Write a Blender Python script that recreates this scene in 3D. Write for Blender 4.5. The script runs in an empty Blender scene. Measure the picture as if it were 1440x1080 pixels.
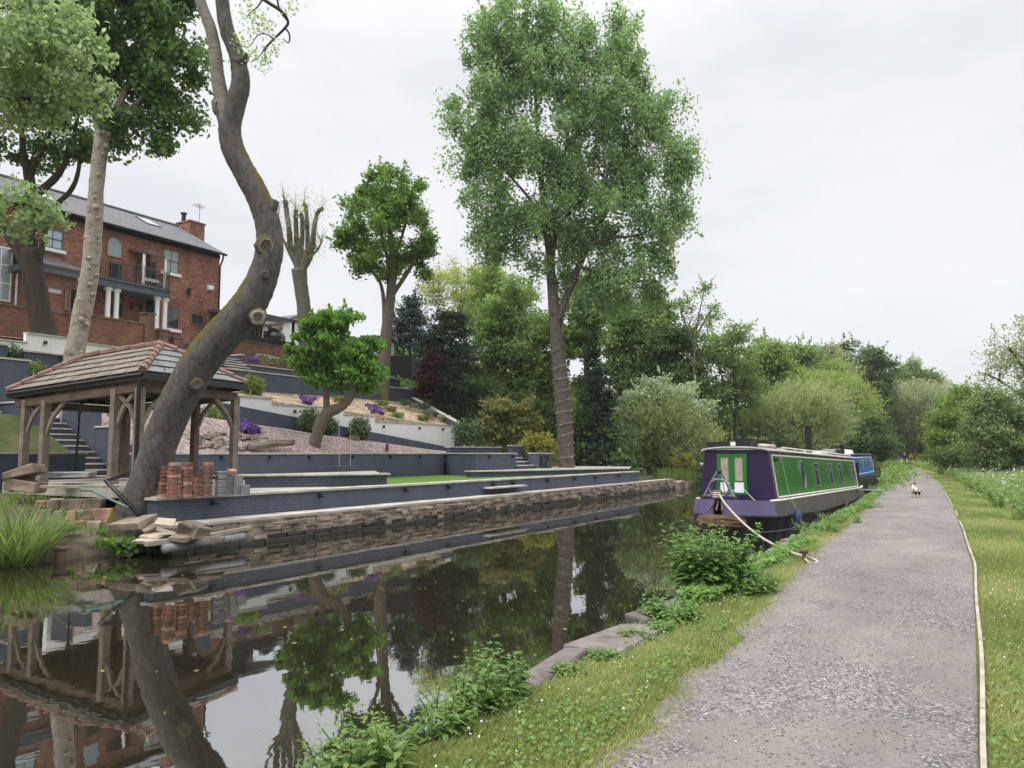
import bpy, math, random
import numpy as np
from mathutils import Vector, Matrix
R = math.radians
scene = bpy.context.scene
COL = scene.collection
rnd = random.Random(7)
rng = np.random.default_rng(11)

# ------------------------------------------------------------------ camera
FPX, YAW, HE, HOR = 1085.0, R(30.7), 2.05, 637.0
PIT = math.atan((HOR - 540) / FPX)
cd = bpy.data.cameras.new('camera')
cam = bpy.data.objects.new('camera', cd)
COL.objects.link(cam)
cam.location = (0, 0, HE)
cam.rotation_euler = (R(90) + PIT, 0, YAW)
cd.sensor_width = 36.0
cd.lens = 36.0 * FPX / 1440.0
cd.clip_start, cd.clip_end = 0.05, 5000
scene.camera = cam
# ------------------------------------------------------------------ light
SUN_EL, SUN_AZ = 52.0, 200.0     # azimuth measured from +Y clockwise (towards +X)
scene.view_settings.view_transform = 'Standard'
scene.view_settings.look = 'None'
scene.view_settings.exposure = 0.55
scene.view_settings.gamma = 1
wd = bpy.data.worlds.new('World')
scene.world = wd
wd.use_nodes = True
nt = wd.node_tree
for n in list(nt.nodes):
    nt.nodes.remove(n)
def wn(t, **k):
    n = nt.nodes.new(t)
    for a, b in k.items():
        setattr(n, a, b)
    return n
out = wn('ShaderNodeOutputWorld')
bg = wn('ShaderNodeBackground')
bg.inputs['Strength'].default_value = 0.1
sky = wn('ShaderNodeTexSky', sky_type='NISHITA', sun_disc=False)
sky.sun_elevation, sky.sun_rotation = R(SUN_EL), R(SUN_AZ)
tc = wn('ShaderNodeTexCoord')
sep = wn('ShaderNodeSeparateXYZ')
nt.links.new(tc.outputs['Generated'], sep.inputs[0])
mp = wn('ShaderNodeMapping')
mp.inputs['Scale'].default_value = (1.0, 1.0, 3.2)
nt.links.new(tc.outputs['Generated'], mp.inputs[0])
nz = wn('ShaderNodeTexNoise')
nz.inputs['Scale'].default_value = 2.3
nz.inputs['Detail'].default_value = 7
nz.inputs['Roughness'].default_value = 0.55
nt.links.new(mp.outputs[0], nz.inputs[0])
cr = wn('ShaderNodeValToRGB')
cr.color_ramp.elements[0].position = 0.36
cr.color_ramp.elements[0].color = (7.1, 7.25, 7.55, 1)
cr.color_ramp.elements[1].position = 0.60
cr.color_ramp.elements[1].color = (8.3, 8.35, 8.45, 1)
nt.links.new(nz.outputs[0], cr.inputs[0])
# an overcast sky is brighter overhead than at the horizon
mr = wn('ShaderNodeMapRange')
mr.interpolation_type = 'SMOOTHERSTEP'
mr.inputs['From Min'].default_value, mr.inputs['From Max'].default_value = 0.40, 1.0
mr.inputs['To Min'].default_value, mr.inputs['To Max'].default_value = 0.80, 3.1
nt.links.new(sep.outputs[2], mr.inputs[0])
mul = wn('ShaderNodeVectorMath', operation='SCALE')
nt.links.new(cr.outputs[0], mul.inputs[0])
nt.links.new(mr.outputs[0], mul.inputs[3])
mx = wn('ShaderNodeMix', data_type='RGBA')
mx.inputs[0].default_value = 0.94
nt.links.new(sky.outputs[0], mx.inputs[6])
nt.links.new(mul.outputs[0], mx.inputs[7])
nt.links.new(mx.outputs[2], bg.inputs['Color'])
nt.links.new(bg.outputs[0], out.inputs[0])
sd = bpy.data.lights.new('sun', 'SUN')
sd.energy, sd.angle, sd.color = 1.2, R(14), (1.0, 0.96, 0.9)
sun = bpy.data.objects.new('sun', sd)
COL.objects.link(sun)
sv = Vector((math.sin(R(SUN_AZ)) * math.cos(R(SUN_EL)), math.cos(R(SUN_AZ)) * math.cos(R(SUN_EL)), math.sin(R(SUN_EL))))
sun.rotation_euler = sv.to_track_quat('Z', 'Y').to_euler()
scene.cycles.max_bounces = 8
scene.cycles.diffuse_bounces = 3
scene.cycles.glossy_bounces = 3
scene.cycles.transmission_bounces = 3
scene.cycles.transparent_max_bounces = 4
scene.cycles.caustics_reflective = False
scene.cycles.caustics_refractive = False

# ------------------------------------------------------------------ measuring: photo pixel -> point on a known plane
_f = np.array([-math.sin(YAW) * math.cos(PIT), math.cos(YAW) * math.cos(PIT), math.sin(PIT)])
_r = np.array([math.cos(YAW), math.sin(YAW), 0.0])
_u = np.cross(_r, _f)
_C = np.array([0.0, 0.0, HE])
def ray(px, py): return _f * FPX + _r * (px - 720) + _u * (540 - py)
def AZ(px, py, z):
    d = ray(px, py); return _C + d * (z - HE) / d[2]
def AX(px, py, X):
    d = ray(px, py); return _C + d * X / d[0]
def AY(px, py, Y):
    d = ray(px, py); return _C + d * Y / d[1]
def AD(px, py, D):
    return _C + ray(px, py) * (D / FPX)
def dist(x, y): return -x * math.sin(YAW) + y * math.cos(YAW)
def bend(y): return 0.0006 * np.clip(y, 0, 140) ** 2

# ------------------------------------------------------------------ object helpers
def tag(o, label=None, cat=None, group=None, kind=None):
    if label: o['label'] = label
    if cat: o['category'] = cat
    if group: o['group'] = group
    if kind: o['kind'] = kind
    return o
def thing(name, label, cat, loc=(0, 0, 0), group=None):
    o = bpy.data.objects.new(name, None)
    o.empty_display_size = 0.2
    COL.objects.link(o)
    o.location = [float(a) for a in loc]
    return tag(o, label, cat, group)
def dup(root, loc, label=None, group=None, rz=None):
    r = root.copy(); COL.objects.link(r); r.location = [float(a) for a in loc]
    if rz is not None: r.rotation_euler = (0, 0, rz)
    if label: r['label'] = label
    if group: r['group'] = group
    for ch in list(root.children):
        c = ch.copy(); COL.objects.link(c); c.parent = r
        for g in list(ch.children):
            d = g.copy(); COL.objects.link(d); d.parent = c
    return r
def worldloc(o):
    v = Vector((0, 0, 0))
    while o is not None:
        v += o.location; o = o.parent
    return v
class MB:
    def __init__(s): s.v, s.f, s.m = [], [], []
    def add(s, vs, fs, mi=0):
        b = len(s.v)
        s.v += [tuple(float(c) for c in p) for p in vs]
        s.f += [tuple(i + b for i in q) for q in fs]
        s.m += [mi] * len(fs)
        return s
    def boxb(s, x0, x1, y0, y1, z0, z1, mi=0):
        vs = [(x0, y0, z0), (x1, y0, z0), (x1, y1, z0), (x0, y1, z0), (x0, y0, z1), (x1, y0, z1), (x1, y1, z1), (x0, y1, z1)]
        return s.add(vs, [(0, 3, 2, 1), (4, 5, 6, 7), (0, 1, 5, 4), (1, 2, 6, 5), (2, 3, 7, 6), (3, 0, 4, 7)], mi)
    def box(s, c, size, rz=0, mi=0, rot=None, jit=0):
        M = rot if rot is not None else Matrix.Rotation(rz, 3, 'Z')
        vs = []
        for dx, dy, dz in [(-1, -1, -1), (1, -1, -1), (1, 1, -1), (-1, 1, -1), (-1, -1, 1), (1, -1, 1), (1, 1, 1), (-1, 1, 1)]:
            p = Vector((dx * size[0] / 2, dy * size[1] / 2, dz * size[2] / 2))
            if jit: p += Vector((rnd.uniform(-jit, jit), rnd.uniform(-jit, jit), rnd.uniform(-jit, jit)))
            vs.append(M @ p + Vector([float(a) for a in c]))
        return s.add(vs, [(0, 3, 2, 1), (4, 5, 6, 7), (0, 1, 5, 4), (1, 2, 6, 5), (2, 3, 7, 6), (3, 0, 4, 7)], mi)
    def beam(s, a, b, w, h, mi=0):
        a, b = Vector([float(c) for c in a]), Vector([float(c) for c in b])
        d = b - a
        up = Vector((0, 0, 1)) if abs(d.normalized().z) < .95 else Vector((0, 1, 0))
        x = d.normalized(); y = up.cross(x).normalized(); z = x.cross(y)
        M = Matrix((x, y, z)).transposed()
        return s.box((a + b) / 2, (d.length, w, h), rot=M, mi=mi)
    def tube(s, pts, rad, n=8, mi=0, cap=True, lump=0):
        pts = [Vector([float(c) for c in p]) for p in pts]
        if not hasattr(rad, '__len__'): rad = [rad] * len(pts)
        t0 = (pts[1] - pts[0]).normalized()
        ref = Vector((1, 0, 0)) if abs(t0.x) < .8 else Vector((0, 1, 0))
        nrm = (ref - t0 * ref.dot(t0)).normalized()
        vs, fs = [], []
        for i, p in enumerate(pts):
            t = (pts[min(i + 1, len(pts) - 1)] - pts[max(i - 1, 0)]).normalized()
            nrm = (nrm - t * nrm.dot(t)).normalized()
            bn = t.cross(nrm)
            for k in range(n):
                a = 2 * math.pi * k / n
                r = rad[i] * (1 + (lump * (rnd.random() - .5) if lump else 0))
                vs.append(p + (nrm * math.cos(a) + bn * math.sin(a)) * r)
        for i in range(len(pts) - 1):
            for k in range(n):
                k2 = (k + 1) % n
                fs.append((i * n + k, i * n + k2, (i + 1) * n + k2, (i + 1) * n + k))
        if cap:
            fs.append(tuple(reversed(range(n))))
            fs.append(tuple((len(pts) - 1) * n + k for k in range(n)))
        return s.add(vs, fs, mi)
    def lathe(s, prof, c, n=16, mi=0):
        vs, fs = [], []
        for r, z in prof:
            for k in range(n):
                a = 2 * math.pi * k / n
                vs.append((c[0] + r * math.cos(a), c[1] + r * math.sin(a), c[2] + z))
        for i in range(len(prof) - 1):
            for k in range(n):
                k2 = (k + 1) % n
                fs.append((i * n + k, i * n + k2, (i + 1) * n + k2, (i + 1) * n + k))
        fs.append(tuple(reversed(range(n)))); fs.append(tuple((len(prof) - 1) * n + k for k in range(n)))
        return s.add(vs, fs, mi)
    def prism(s, poly, vec, mi=0):
        n = len(poly)
        P = [Vector([float(c) for c in p]) for p in poly]; V = Vector(vec)
        fs = [tuple(reversed(range(n))), tuple(range(n, 2 * n))] + [(i, (i + 1) % n, n + (i + 1) % n, n + i) for i in range(n)]
        return s.add(P + [p + V for p in P], fs, mi)
    def blob(s, c, r, n=10, m=7, jit=.08, mi=0):
        vs, fs = [], []
        for i in range(m + 1):
            th = math.pi * i / m
            for k in range(n):
                a = 2 * math.pi * k / n
                q = 1 + rnd.uniform(-jit, jit)
                vs.append((c[0] + r[0] * q * math.sin(th) * math.cos(a), c[1] + r[1] * q * math.sin(th) * math.sin(a), c[2] + r[2] * q * math.cos(th)))
        for i in range(m):
            for k in range(n):
                k2 = (k + 1) % n
                fs.append((i * n + k, (i + 1) * n + k, (i + 1) * n + k2, i * n + k2))
        return s.add(vs, fs, mi)
    def build(s, name, mats, parent=None, smooth=False, bevel=0, seg=2):
        if not isinstance(mats, (list, tuple)): mats = [mats]
        me = bpy.data.meshes.new(name)
        if parent is not None: o0 = worldloc(parent)
        else:
            a = np.array(s.v); o0 = Vector((float(a[:, 0].mean()), float(a[:, 1].mean()), float(a[:, 2].min())))
        me.from_pydata([(p[0] - o0.x, p[1] - o0.y, p[2] - o0.z) for p in s.v], [], s.f)
        for m_ in mats: me.materials.append(m_)
        me.polygons.foreach_set('material_index', s.m)
        if smooth: me.polygons.foreach_set('use_smooth', [True] * len(me.polygons))
        me.validate(); me.update()
        o = bpy.data.objects.new(name, me); COL.objects.link(o)
        if parent is None: o.location = o0
        else: o.parent = parent
        if bevel:
            b = o.modifiers.new('bevel', 'BEVEL'); b.width = bevel; b.segments = seg; b.limit_method = 'ANGLE'
        return o
def npmesh(name, V, nper, mats, parent=None, attr=None, smooth=False, F=None, matidx=None):
    """V (n*nper,3): n separate faces of nper verts, or with F (m,k) an indexed mesh."""
    me = bpy.data.meshes.new(name)
    V = np.asarray(V, np.float32)
    if parent is not None: V = V - np.array(worldloc(parent), np.float32); o0 = None
    else:
        o0 = V.mean(0); o0[2] = V[:, 2].min(); V = V - o0
    if F is None: F = np.arange(len(V), dtype=np.int32).reshape(-1, nper)
    m, k = F.shape
    me.vertices.add(len(V)); me.vertices.foreach_set('co', V.ravel())
    me.loops.add(m * k); me.loops.foreach_set('vertex_index', F.astype(np.int32).ravel())
    me.polygons.add(m)
    me.polygons.foreach_set('loop_start', np.arange(0, m * k, k, dtype=np.int32))
    for q in (mats if isinstance(mats, (list, tuple)) else [mats]): me.materials.append(q)
    if matidx is not None: me.polygons.foreach_set('material_index', np.asarray(matidx, np.int32))
    me.update(calc_edges=True)
    if smooth: me.polygons.foreach_set('use_smooth', np.ones(m, bool))
    if attr is not None:
        a = me.attributes.new('tint', 'FLOAT', 'POINT'); a.data.foreach_set('value', np.asarray(attr, np.float32))
    o = bpy.data.objects.new(name, me); COL.objects.link(o)
    if parent is None: o.location = [float(c) for c in o0]
    else: o.parent = parent
    return o

# ------------------------------------------------------------------ materials
class NT:
    def __init__(s, name):
        s.m = bpy.data.materials.new(name); s.m.use_nodes = True
        s.t = s.m.node_tree
        for n in list(s.t.nodes): s.t.nodes.remove(n)
        s.out = s.n('ShaderNodeOutputMaterial')
        s.b = s.n('ShaderNodeBsdfPrincipled')
        s.l(s.b.outputs[0], s.out.inputs[0])
    def n(s, t, **k):
        q = s.t.nodes.new(t)
        for a, b in k.items(): setattr(q, a, b)
        return q
    def l(s, a, b): s.t.links.new(a, b)
    def pos(s): return s.n('ShaderNodeNewGeometry').outputs['Position']
    def obj(s): return s.n('ShaderNodeTexCoord').outputs['Object']
    def noise(s, vec, scale, detail=5, rough=.55, dist=0):
        q = s.n('ShaderNodeTexNoise'); q.inputs['Scale'].default_value = scale
        q.inputs['Detail'].default_value = detail; q.inputs['Roughness'].default_value = rough
        q.inputs['Distortion'].default_value = dist
        s.l(vec, q.inputs['Vector']); return q.outputs[0]
    def ramp(s, fac, stops):
        q = s.n('ShaderNodeValToRGB'); e = q.color_ramp.elements
        while len(e) < len(stops): e.new(.5)
        for i, (p, c) in enumerate(stops):
            e[i].position = p; e[i].color = (c[0], c[1], c[2], 1) if hasattr(c, '__len__') else (c, c, c, 1)
        s.l(fac, q.inputs[0]); return q.outputs[0]
    def mix(s, fac, a, b, mode='MIX'):
        q = s.n('ShaderNodeMix', data_type='RGBA', blend_type=mode)
        for v, i in ((fac, 0), (a, 6), (b, 7)):
            if hasattr(v, 'is_output') or isinstance(v, bpy.types.NodeSocket): s.l(v, q.inputs[i])
            elif i == 0: q.inputs[0].default_value = v
            else: q.inputs[i].default_value = (v[0], v[1], v[2], 1)
        return q.outputs[2]
    def scalevec(s, vec, sc):
        q = s.n('ShaderNodeMapping'); q.inputs['Scale'].default_value = sc; s.l(vec, q.inputs[0]); return q.outputs[0]
    def wallvec(s, horizontal=False):
        g = s.n('ShaderNodeSeparateXYZ'); s.l(s.pos(), g.inputs[0])
        a = s.n('ShaderNodeMath', operation='ADD'); s.l(g.outputs[0], a.inputs[0]); s.l(g.outputs[1], a.inputs[1])
        c = s.n('ShaderNodeCombineXYZ'); s.l(a.outputs[0], c.inputs[0]); s.l(g.outputs[2], c.inputs[1]); return c.outputs[0]
    def bump(s, h, strength=.5, dist=.02):
        q = s.n('ShaderNodeBump'); q.inputs['Strength'].default_value = strength; q.inputs['Distance'].default_value = dist
        s.l(h, q.inputs['Height']); s.l(q.outputs[0], s.b.inputs['Normal']); return q
    def fin(s, col, rough=.7, spec=.4, metal=0):
        if isinstance(col, bpy.types.NodeSocket): s.l(col, s.b.inputs['Base Color'])
        else: s.b.inputs['Base Color'].default_value = (col[0], col[1], col[2], 1)
        if isinstance(rough, bpy.types.NodeSocket): s.l(rough, s.b.inputs['Roughness'])
        else: s.b.inputs['Roughness'].default_value = rough
        s.b.inputs['Specular IOR Level'].default_value = spec
        s.b.inputs['Metallic'].default_value = metal
        return s.m
def simple(name, c, rough=.6, var=.25, scale=6, bump=.15, spec=.4, metal=0, fine=40):
    t = NT(name); p = t.obj()
    n1 = t.noise(p, scale, 6, .6)
    col = t.mix(t.ramp(n1, [(.3, 0), (.7, 1)]), tuple(x * (1 - var) for x in c), tuple(min(1, x * (1 + var)) for x in c))
    if bump: t.bump(t.noise(p, fine, 4), bump, .01)
    return t.fin(col, rough, spec, metal)
def brick(name, c1, c2, mortar, bw=.225, bh=.075, ms=.01, bump=.5, var=.35, stain=None, rough=.8, offs=.5, vec=None, spk=0):
    t = NT(name); v = t.wallvec() if vec is None else vec(t)
    q = t.n('ShaderNodeTexBrick'); q.inputs['Scale'].default_value = 1
    q.offset = offs
    q.inputs['Brick Width'].default_value = bw; q.inputs['Row Height'].default_value = bh
    q.inputs['Mortar Size'].default_value = ms; q.inputs['Mortar Smooth'].default_value = .3
    q.inputs['Bias'].default_value = 0
    for k, c in (('Color1', c1), ('Color2', c2), ('Mortar', mortar)): q.inputs[k].default_value = (*c, 1)
    t.l(v, q.inputs['Vector'])
    p = t.pos()
    n1 = t.noise(p, 1.1, 6, .65)
    col = t.mix(.85, q.outputs[0], t.ramp(n1, [(.25, 1 - var), (.75, 1 + var * .4)]), 'MULTIPLY')
    n3 = t.noise(p, 14, 4, .6)
    col = t.mix(.5, col, t.ramp(n3, [(.3, .7), (.7, 1.15)]), 'MULTIPLY')
    if spk:
        n5 = t.noise(t.scalevec(t.wallvec(), (4.4, 13, 1)), 1.0, 2, .5)
        col = t.mix(.9, col, t.ramp(n5, [(.3, .55), (.7, 1.45)]), 'MULTIPLY')
    if stain:
        n2 = t.noise(t.scalevec(p, (1, 1, .35)), .8, 6, .7)
        col = t.mix(t.ramp(n2, [(.5, 0), (.72, stain[1])]), col, stain[0])
    h = t.n('ShaderNodeMath', operation='SUBTRACT'); h.inputs[0].default_value = 1; t.l(q.outputs['Fac'], h.inputs[1])
    hh = t.n('ShaderNodeMath', operation='MULTIPLY_ADD'); t.l(n3, hh.inputs[0]); hh.inputs[1].default_value = .5; t.l(h.outputs[0], hh.inputs[2])
    t.bump(hh.outputs[0], bump, .012)
    return t.fin(col, rough, .3)
def leafmat(name, c1, c2, c3=None, trans=.5, rough=.5, gain=1.78):
    t = NT(name)
    c1, c2, c3 = [tuple(min(.85, x * gain) for x in c) if c else None for c in (c1, c2, c3)]
    a = t.n('ShaderNodeAttribute', attribute_name='tint')
    stops = [(.05, c1), (.55, c2), (.98, c3 or tuple(min(1, x * 1.35) for x in c2))]
    col = t.ramp(a.outputs['Fac'], stops)
    t.fin(col, rough, .35)
    tr = t.n('ShaderNodeBsdfTranslucent'); t.l(t.mix(1.0, col, (1.08, 1.15, .72), 'MULTIPLY'), tr.inputs[0])
    ms = t.n('ShaderNodeMixShader'); ms.inputs[0].default_value = trans
    t.l(t.b.outputs[0], ms.inputs[1]); t.l(tr.outputs[0], ms.inputs[2]); t.l(ms.outputs[0], t.out.inputs[0])
    return t.m
def barkmat(name, c1, c2, moss=None, sc=(6, 6, 1.5), bump=.8, spots=None):
    t = NT(name); p = t.pos()
    v = t.scalevec(p, sc)
    n1 = t.noise(v, 2.2, 8, .7, .4)
    col = t.ramp(n1, [(.3, c1), (.7, c2)])
    if spots:
        n4 = t.noise(t.scalevec(p, (1, 1, 1.6)), 3.2, 4, .6)
        col = t.mix(t.ramp(n4, [(.56, 0), (.66, 1)]), col, spots)
    if moss:
        g = t.n('ShaderNodeSeparateXYZ'); t.l(t.n('ShaderNodeNewGeometry').outputs['Normal'], g.inputs[0])
        n2 = t.noise(p, 2.5, 6, .7)
        s_ = t.n('ShaderNodeMath', operation='MULTIPLY_ADD'); t.l(g.outputs[2], s_.inputs[0]); s_.inputs[1].default_value = .75; t.l(n2, s_.inputs[2])
        col = t.mix(t.ramp(s_.outputs[0], [(.63, 0), (.83, .92)]), col, moss)
    n3 = t.noise(v, 7, 6, .7, .3)
    t.bump(n3, bump, .04)
    return t.fin(col, .9, .2)

M = {}
M['grey_wall'] = brick('grey painted brick', (.074, .088, .124), (.088, .103, .142), (.052, .062, .09), bump=.55, var=.22, rough=.55, stain=((.115, .118, .125), .5))
M['white_wall'] = brick('white painted brick', (.88, .87, .85), (.91, .90, .88), (.82, .81, .79), bump=.4, var=.06, rough=.6)
M['coping'] = simple('stone coping', (.46, .42, .36), .8, .3, 1.7, .5)
M['paleflag'] = brick('pale paving', (.47, .44, .40), (.40, .37, .33), (.16, .14, .12), bw=.9, bh=.6, ms=.012, var=.3, vec=lambda t: t.pos())
M['redbrick'] = brick('old red brick', (.47, .165, .105), (.235, .085, .064), (.25, .205, .175), var=.5, spk=1, stain=((.07, .04, .035), .7))
M['gardenbrick'] = brick('garden red brick', (.36, .14, .085), (.19, .085, .065), (.17, .14, .115), var=.55, stain=((.08, .06, .045), .75))
M['slate'] = brick('roof slate', (.105, .105, .112), (.135, .13, .135), (.04, .04, .044), bw=.35, bh=.22, ms=.012, var=.35, rough=.6)
M['gazslate'] = simple('weathered stone slate', (.185, .155, .125), .75, .32, 2.2, .6, fine=22)
M['gazslate_dark'] = simple('blue grey slate', (.165, .16, .16), .6, .35, 2.4, .5, fine=22)
M['terracotta'] = simple('terracotta ridge tile', (.205, .125, .10), .8, .4, 5, .4)
M['timber'] = simple('weathered oak', (.205, .165, .13), .8, .35, 3, .6, fine=60)
M['timber_dark'] = simple('dark oak', (.105, .07, .047), .8, .4, 3, .6, fine=60)
M['blackplastic'] = simple('black plastic', (.018, .018, .02), .4, .2, 5, 0)
M['black'] = simple('black paint', (.012, .012, .014), .45, .2, 5, .05)
M['white'] = simple('white paint', (.80, .80, .79), .45, .06, 4, .05)
M['greypaint'] = simple('slate grey paint', (.085, .105, .12), .5, .15, 4, .08)
M['wood_brown'] = simple('brown stained wood', (.22, .095, .045), .6, .3, 4, .2)
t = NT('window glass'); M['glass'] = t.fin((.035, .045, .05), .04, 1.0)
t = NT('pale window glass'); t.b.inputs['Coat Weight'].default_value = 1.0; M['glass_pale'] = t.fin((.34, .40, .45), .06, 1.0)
M['dark'] = simple('dark interior', (.01, .01, .011), .9, .2, 4, 0)
M['steel'] = simple('dull metal', (.25, .26, .27), .35, .2, 4, .05, metal=.8)
M['purple'] = simple('dark purple paint', (.022, .009, .047), .28, .10, 2, .03, spec=.5)
M['lavender'] = simple('faded purple paint', (.15, .115, .235), .4, .12, 2.5, .05)
t = NT('green gloss paint'); t.b.inputs['Coat Weight'].default_value = .3; t.b.inputs['Coat Roughness'].default_value = .05
M['green'] = t.fin(t.mix(t.ramp(t.noise(t.obj(), 1.2, 4), [(.3, 0), (.7, 1)]), (.014, .14, .026), (.022, .19, .036)), .2, .5)
M['cream'] = simple('cream line paint', (.76, .73, .64), .5, .1, 4, .05)
M['hull'] = simple('black hull paint', (.014, .013, .016), .4, .3, 2, .15)
M['hullgrey'] = simple('scuffed grey brown hull', (.085, .072, .068), .5, .4, 2.5, .25)
M['rope'] = simple('pale rope', (.44, .385, .32), .85, .15, 20, .5)
M['fender'] = simple('old rope fender', (.10, .06, .035), .95, .5, 18, 1.0, fine=30)
M['curtain'] = simple('beige curtain', (.38, .31, .24), .8, .2, 6, .2)
M['blue'] = simple('bright blue paint', (.012, .13, .48), .35, .12, 2, .03)
M['fenderblue'] = simple('dark blue rubber', (.02, .045, .11), .45, .2, 4, .05)
M['roofgrit'] = simple('pale roof paint', (.34, .32, .31), .7, .2, 3, .2)
M['stone'] = simple('buff stone', (.25, .20, .155), .9, .55, 2.2, .8, fine=16)
M['stone_wet'] = simple('algae dark wet stone', (.035, .032, .024), .5, .5, 3, .9, fine=14)
M['stone_dark'] = simple('wet dark stone', (.15, .12, .095), .85, .5, 2.2, .9, fine=14)
M['stone_grey'] = simple('worn grey stone', (.155, .134, .124), .9, .5, 3.4, .9, fine=22)
M['paleslab'] = simple('pale broken paving', (.46, .39, .31), .85, .25, 3, .5)
M['brickred'] = simple('loose red brick', (.26, .115, .08), .85, .5, 5, .5)
M['brickbrown'] = simple('dull brown brick', (.19, .105, .08), .85, .5, 5, .5)
M['brickpink'] = simple('pink brick', (.42, .24, .18), .85, .35, 7, .5)
M['brickgrey'] = simple('grey concrete paver', (.25, .25, .255), .85, .25, 7, .5)
M['hose'] = simple('teal hose', (.10, .19, .17), .5, .15, 5, .05)
M['plank'] = simple('grey plank', (.36, .315, .255), .85, .3, 3, .5, fine=50)
M['lampfit'] = simple('dark lamp fitting', (.02, .02, .024), .4, .2, 4, 0)
M['rust'] = simple('rusty iron', (.10, .065, .05), .8, .4, 12, .5)

def groundmat(name, stops, scale, fine, bump=.6, rough=.95, mul=.35):
    t = NT(name); p = t.pos()
    a = t.noise(p, scale, 8, .65)
    col = t.ramp(a, stops)
    b = t.noise(p, fine, 5, .7)
    col = t.mix(1.0, col, t.ramp(b, [(.25, 1 - mul), (.75, 1 + mul)]), 'MULTIPLY')
    t.bump(b, bump, .03)
    return t.fin(col, rough, .15)
M['soil'] = groundmat('woodland soil and moss', [(.32, (.035, .05, .018)), (.5, (.06, .075, .026)), (.68, (.10, .085, .055))], .9, 26)
M['verge'] = groundmat('verge turf', [(.28, (.085, .115, .028)), (.46, (.135, .175, .04)), (.6, (.185, .20, .058)), (.74, (.20, .17, .105))], 1.3, 55, .9)
M['mud'] = groundmat('bank soil', [(.3, (.075, .06, .042)), (.5, (.13, .105, .078)), (.7, (.20, .165, .125))], 2.2, 30, .8)
M['turf'] = groundmat('artificial turf', [(.3, (.085, .16, .028)), (.7, (.11, .20, .035))], 3, 140, .4, mul=.2)
def gravelmat(name, c, size, bump=.9, patch=.25):
    t = NT(name); p = t.pos()
    v = t.n('ShaderNodeTexVoronoi'); v.inputs['Scale'].default_value = 1 / size; t.l(p, v.inputs['Vector'])
    sx = t.n('ShaderNodeSeparateColor'); t.l(v.outputs['Color'], sx.inputs[0])
    col = t.ramp(sx.outputs[0], [(.0, tuple(x * .45 for x in c)), (.45, c), (.8, tuple(min(1, x * 1.35) for x in c)), (1, tuple(min(1, x * 1.9) for x in c))])
    n1 = t.noise(p, .8, 6, .65)
    col = t.mix(1, col, t.ramp(n1, [(.3, 1 - patch), (.7, 1 + patch)]), 'MULTIPLY')
    t.bump(v.outputs['Distance'], bump, size * .6)
    t.b.inputs['Roughness'].default_value = .9
    return t.fin(col, .9, .2)
M['bedpink'] = gravelmat('plum gravel', (.25, .195, .185), .05)
M['bedtan'] = gravelmat('tan gravel', (.35, .265, .185), .07)
# towpath: compacted stone dust with loose chippings showing in patches
t = NT('towpath gravel'); p = t.pos()
v = t.n('ShaderNodeTexVoronoi'); v.inputs['Scale'].default_value = 62; t.l(p, v.inputs['Vector'])
sx = t.n('ShaderNodeSeparateColor'); t.l(v.outputs['Color'], sx.inputs[0])
chip = t.ramp(sx.outputs[0], [(0, (.06, .053, .051)), (.4, (.155, .138, .133)), (.8, (.245, .222, .214)), (1, (.38, .35, .34))])
dustc = t.mix(t.ramp(t.noise(p, 60, 4, .7), [(.3, 0), (.7, 1)]), (.178, .158, .145), (.262, .232, .214))
pm = t.ramp(t.noise(p, 1.15, 9, .68, .3), [(.44, 0), (.58, .95)])
col = t.mix(pm, dustc, chip)
col = t.mix(1, col, t.ramp(t.noise(t.scalevec(p, (1, .45, 1)), 1.0, 6, .65, .4), [(.3, .74), (.7, 1.16)]), 'MULTIPLY')
t.bump(t.noise(p, 75, 3, .6), .8, .015)
M['path'] = t.fin(col, .9, .25)
# water: dark peaty water under a mirror surface
t = NT('canal water'); p = t.pos()
for n in [t.b]: t.t.nodes.remove(n)
df = t.n('ShaderNodeBsdfDiffuse'); df.inputs[0].default_value = (.020, .017, .010, 1)
gl = t.n('ShaderNodeBsdfGlossy'); gl.inputs['Roughness'].default_value = .018; gl.inputs[0].default_value = (.93, .94, .95, 1)
bn = t.n('ShaderNodeBump'); bn.inputs['Strength'].default_value = .08; bn.inputs['Distance'].default_value = .02
t.l(t.noise(t.scalevec(p, (1, .45, 1)), 2.2, 3, .5), bn.inputs['Height'])
t.l(bn.outputs[0], gl.inputs['Normal'])
lw = t.n('ShaderNodeLayerWeight'); lw.inputs['Blend'].default_value = .5
fr = t.ramp(lw.outputs['Facing'], [(.0, .10), (.45, .30), (.62, .50), (.8, .58), (1, .62)])
ms = t.n('ShaderNodeMixShader'); t.l(fr, ms.inputs[0]); t.l(df.outputs[0], ms.inputs[1]); t.l(gl.outputs[0], ms.inputs[2])
t.l(ms.outputs[0], t.out.inputs[0]); M['water'] = t.m

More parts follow.
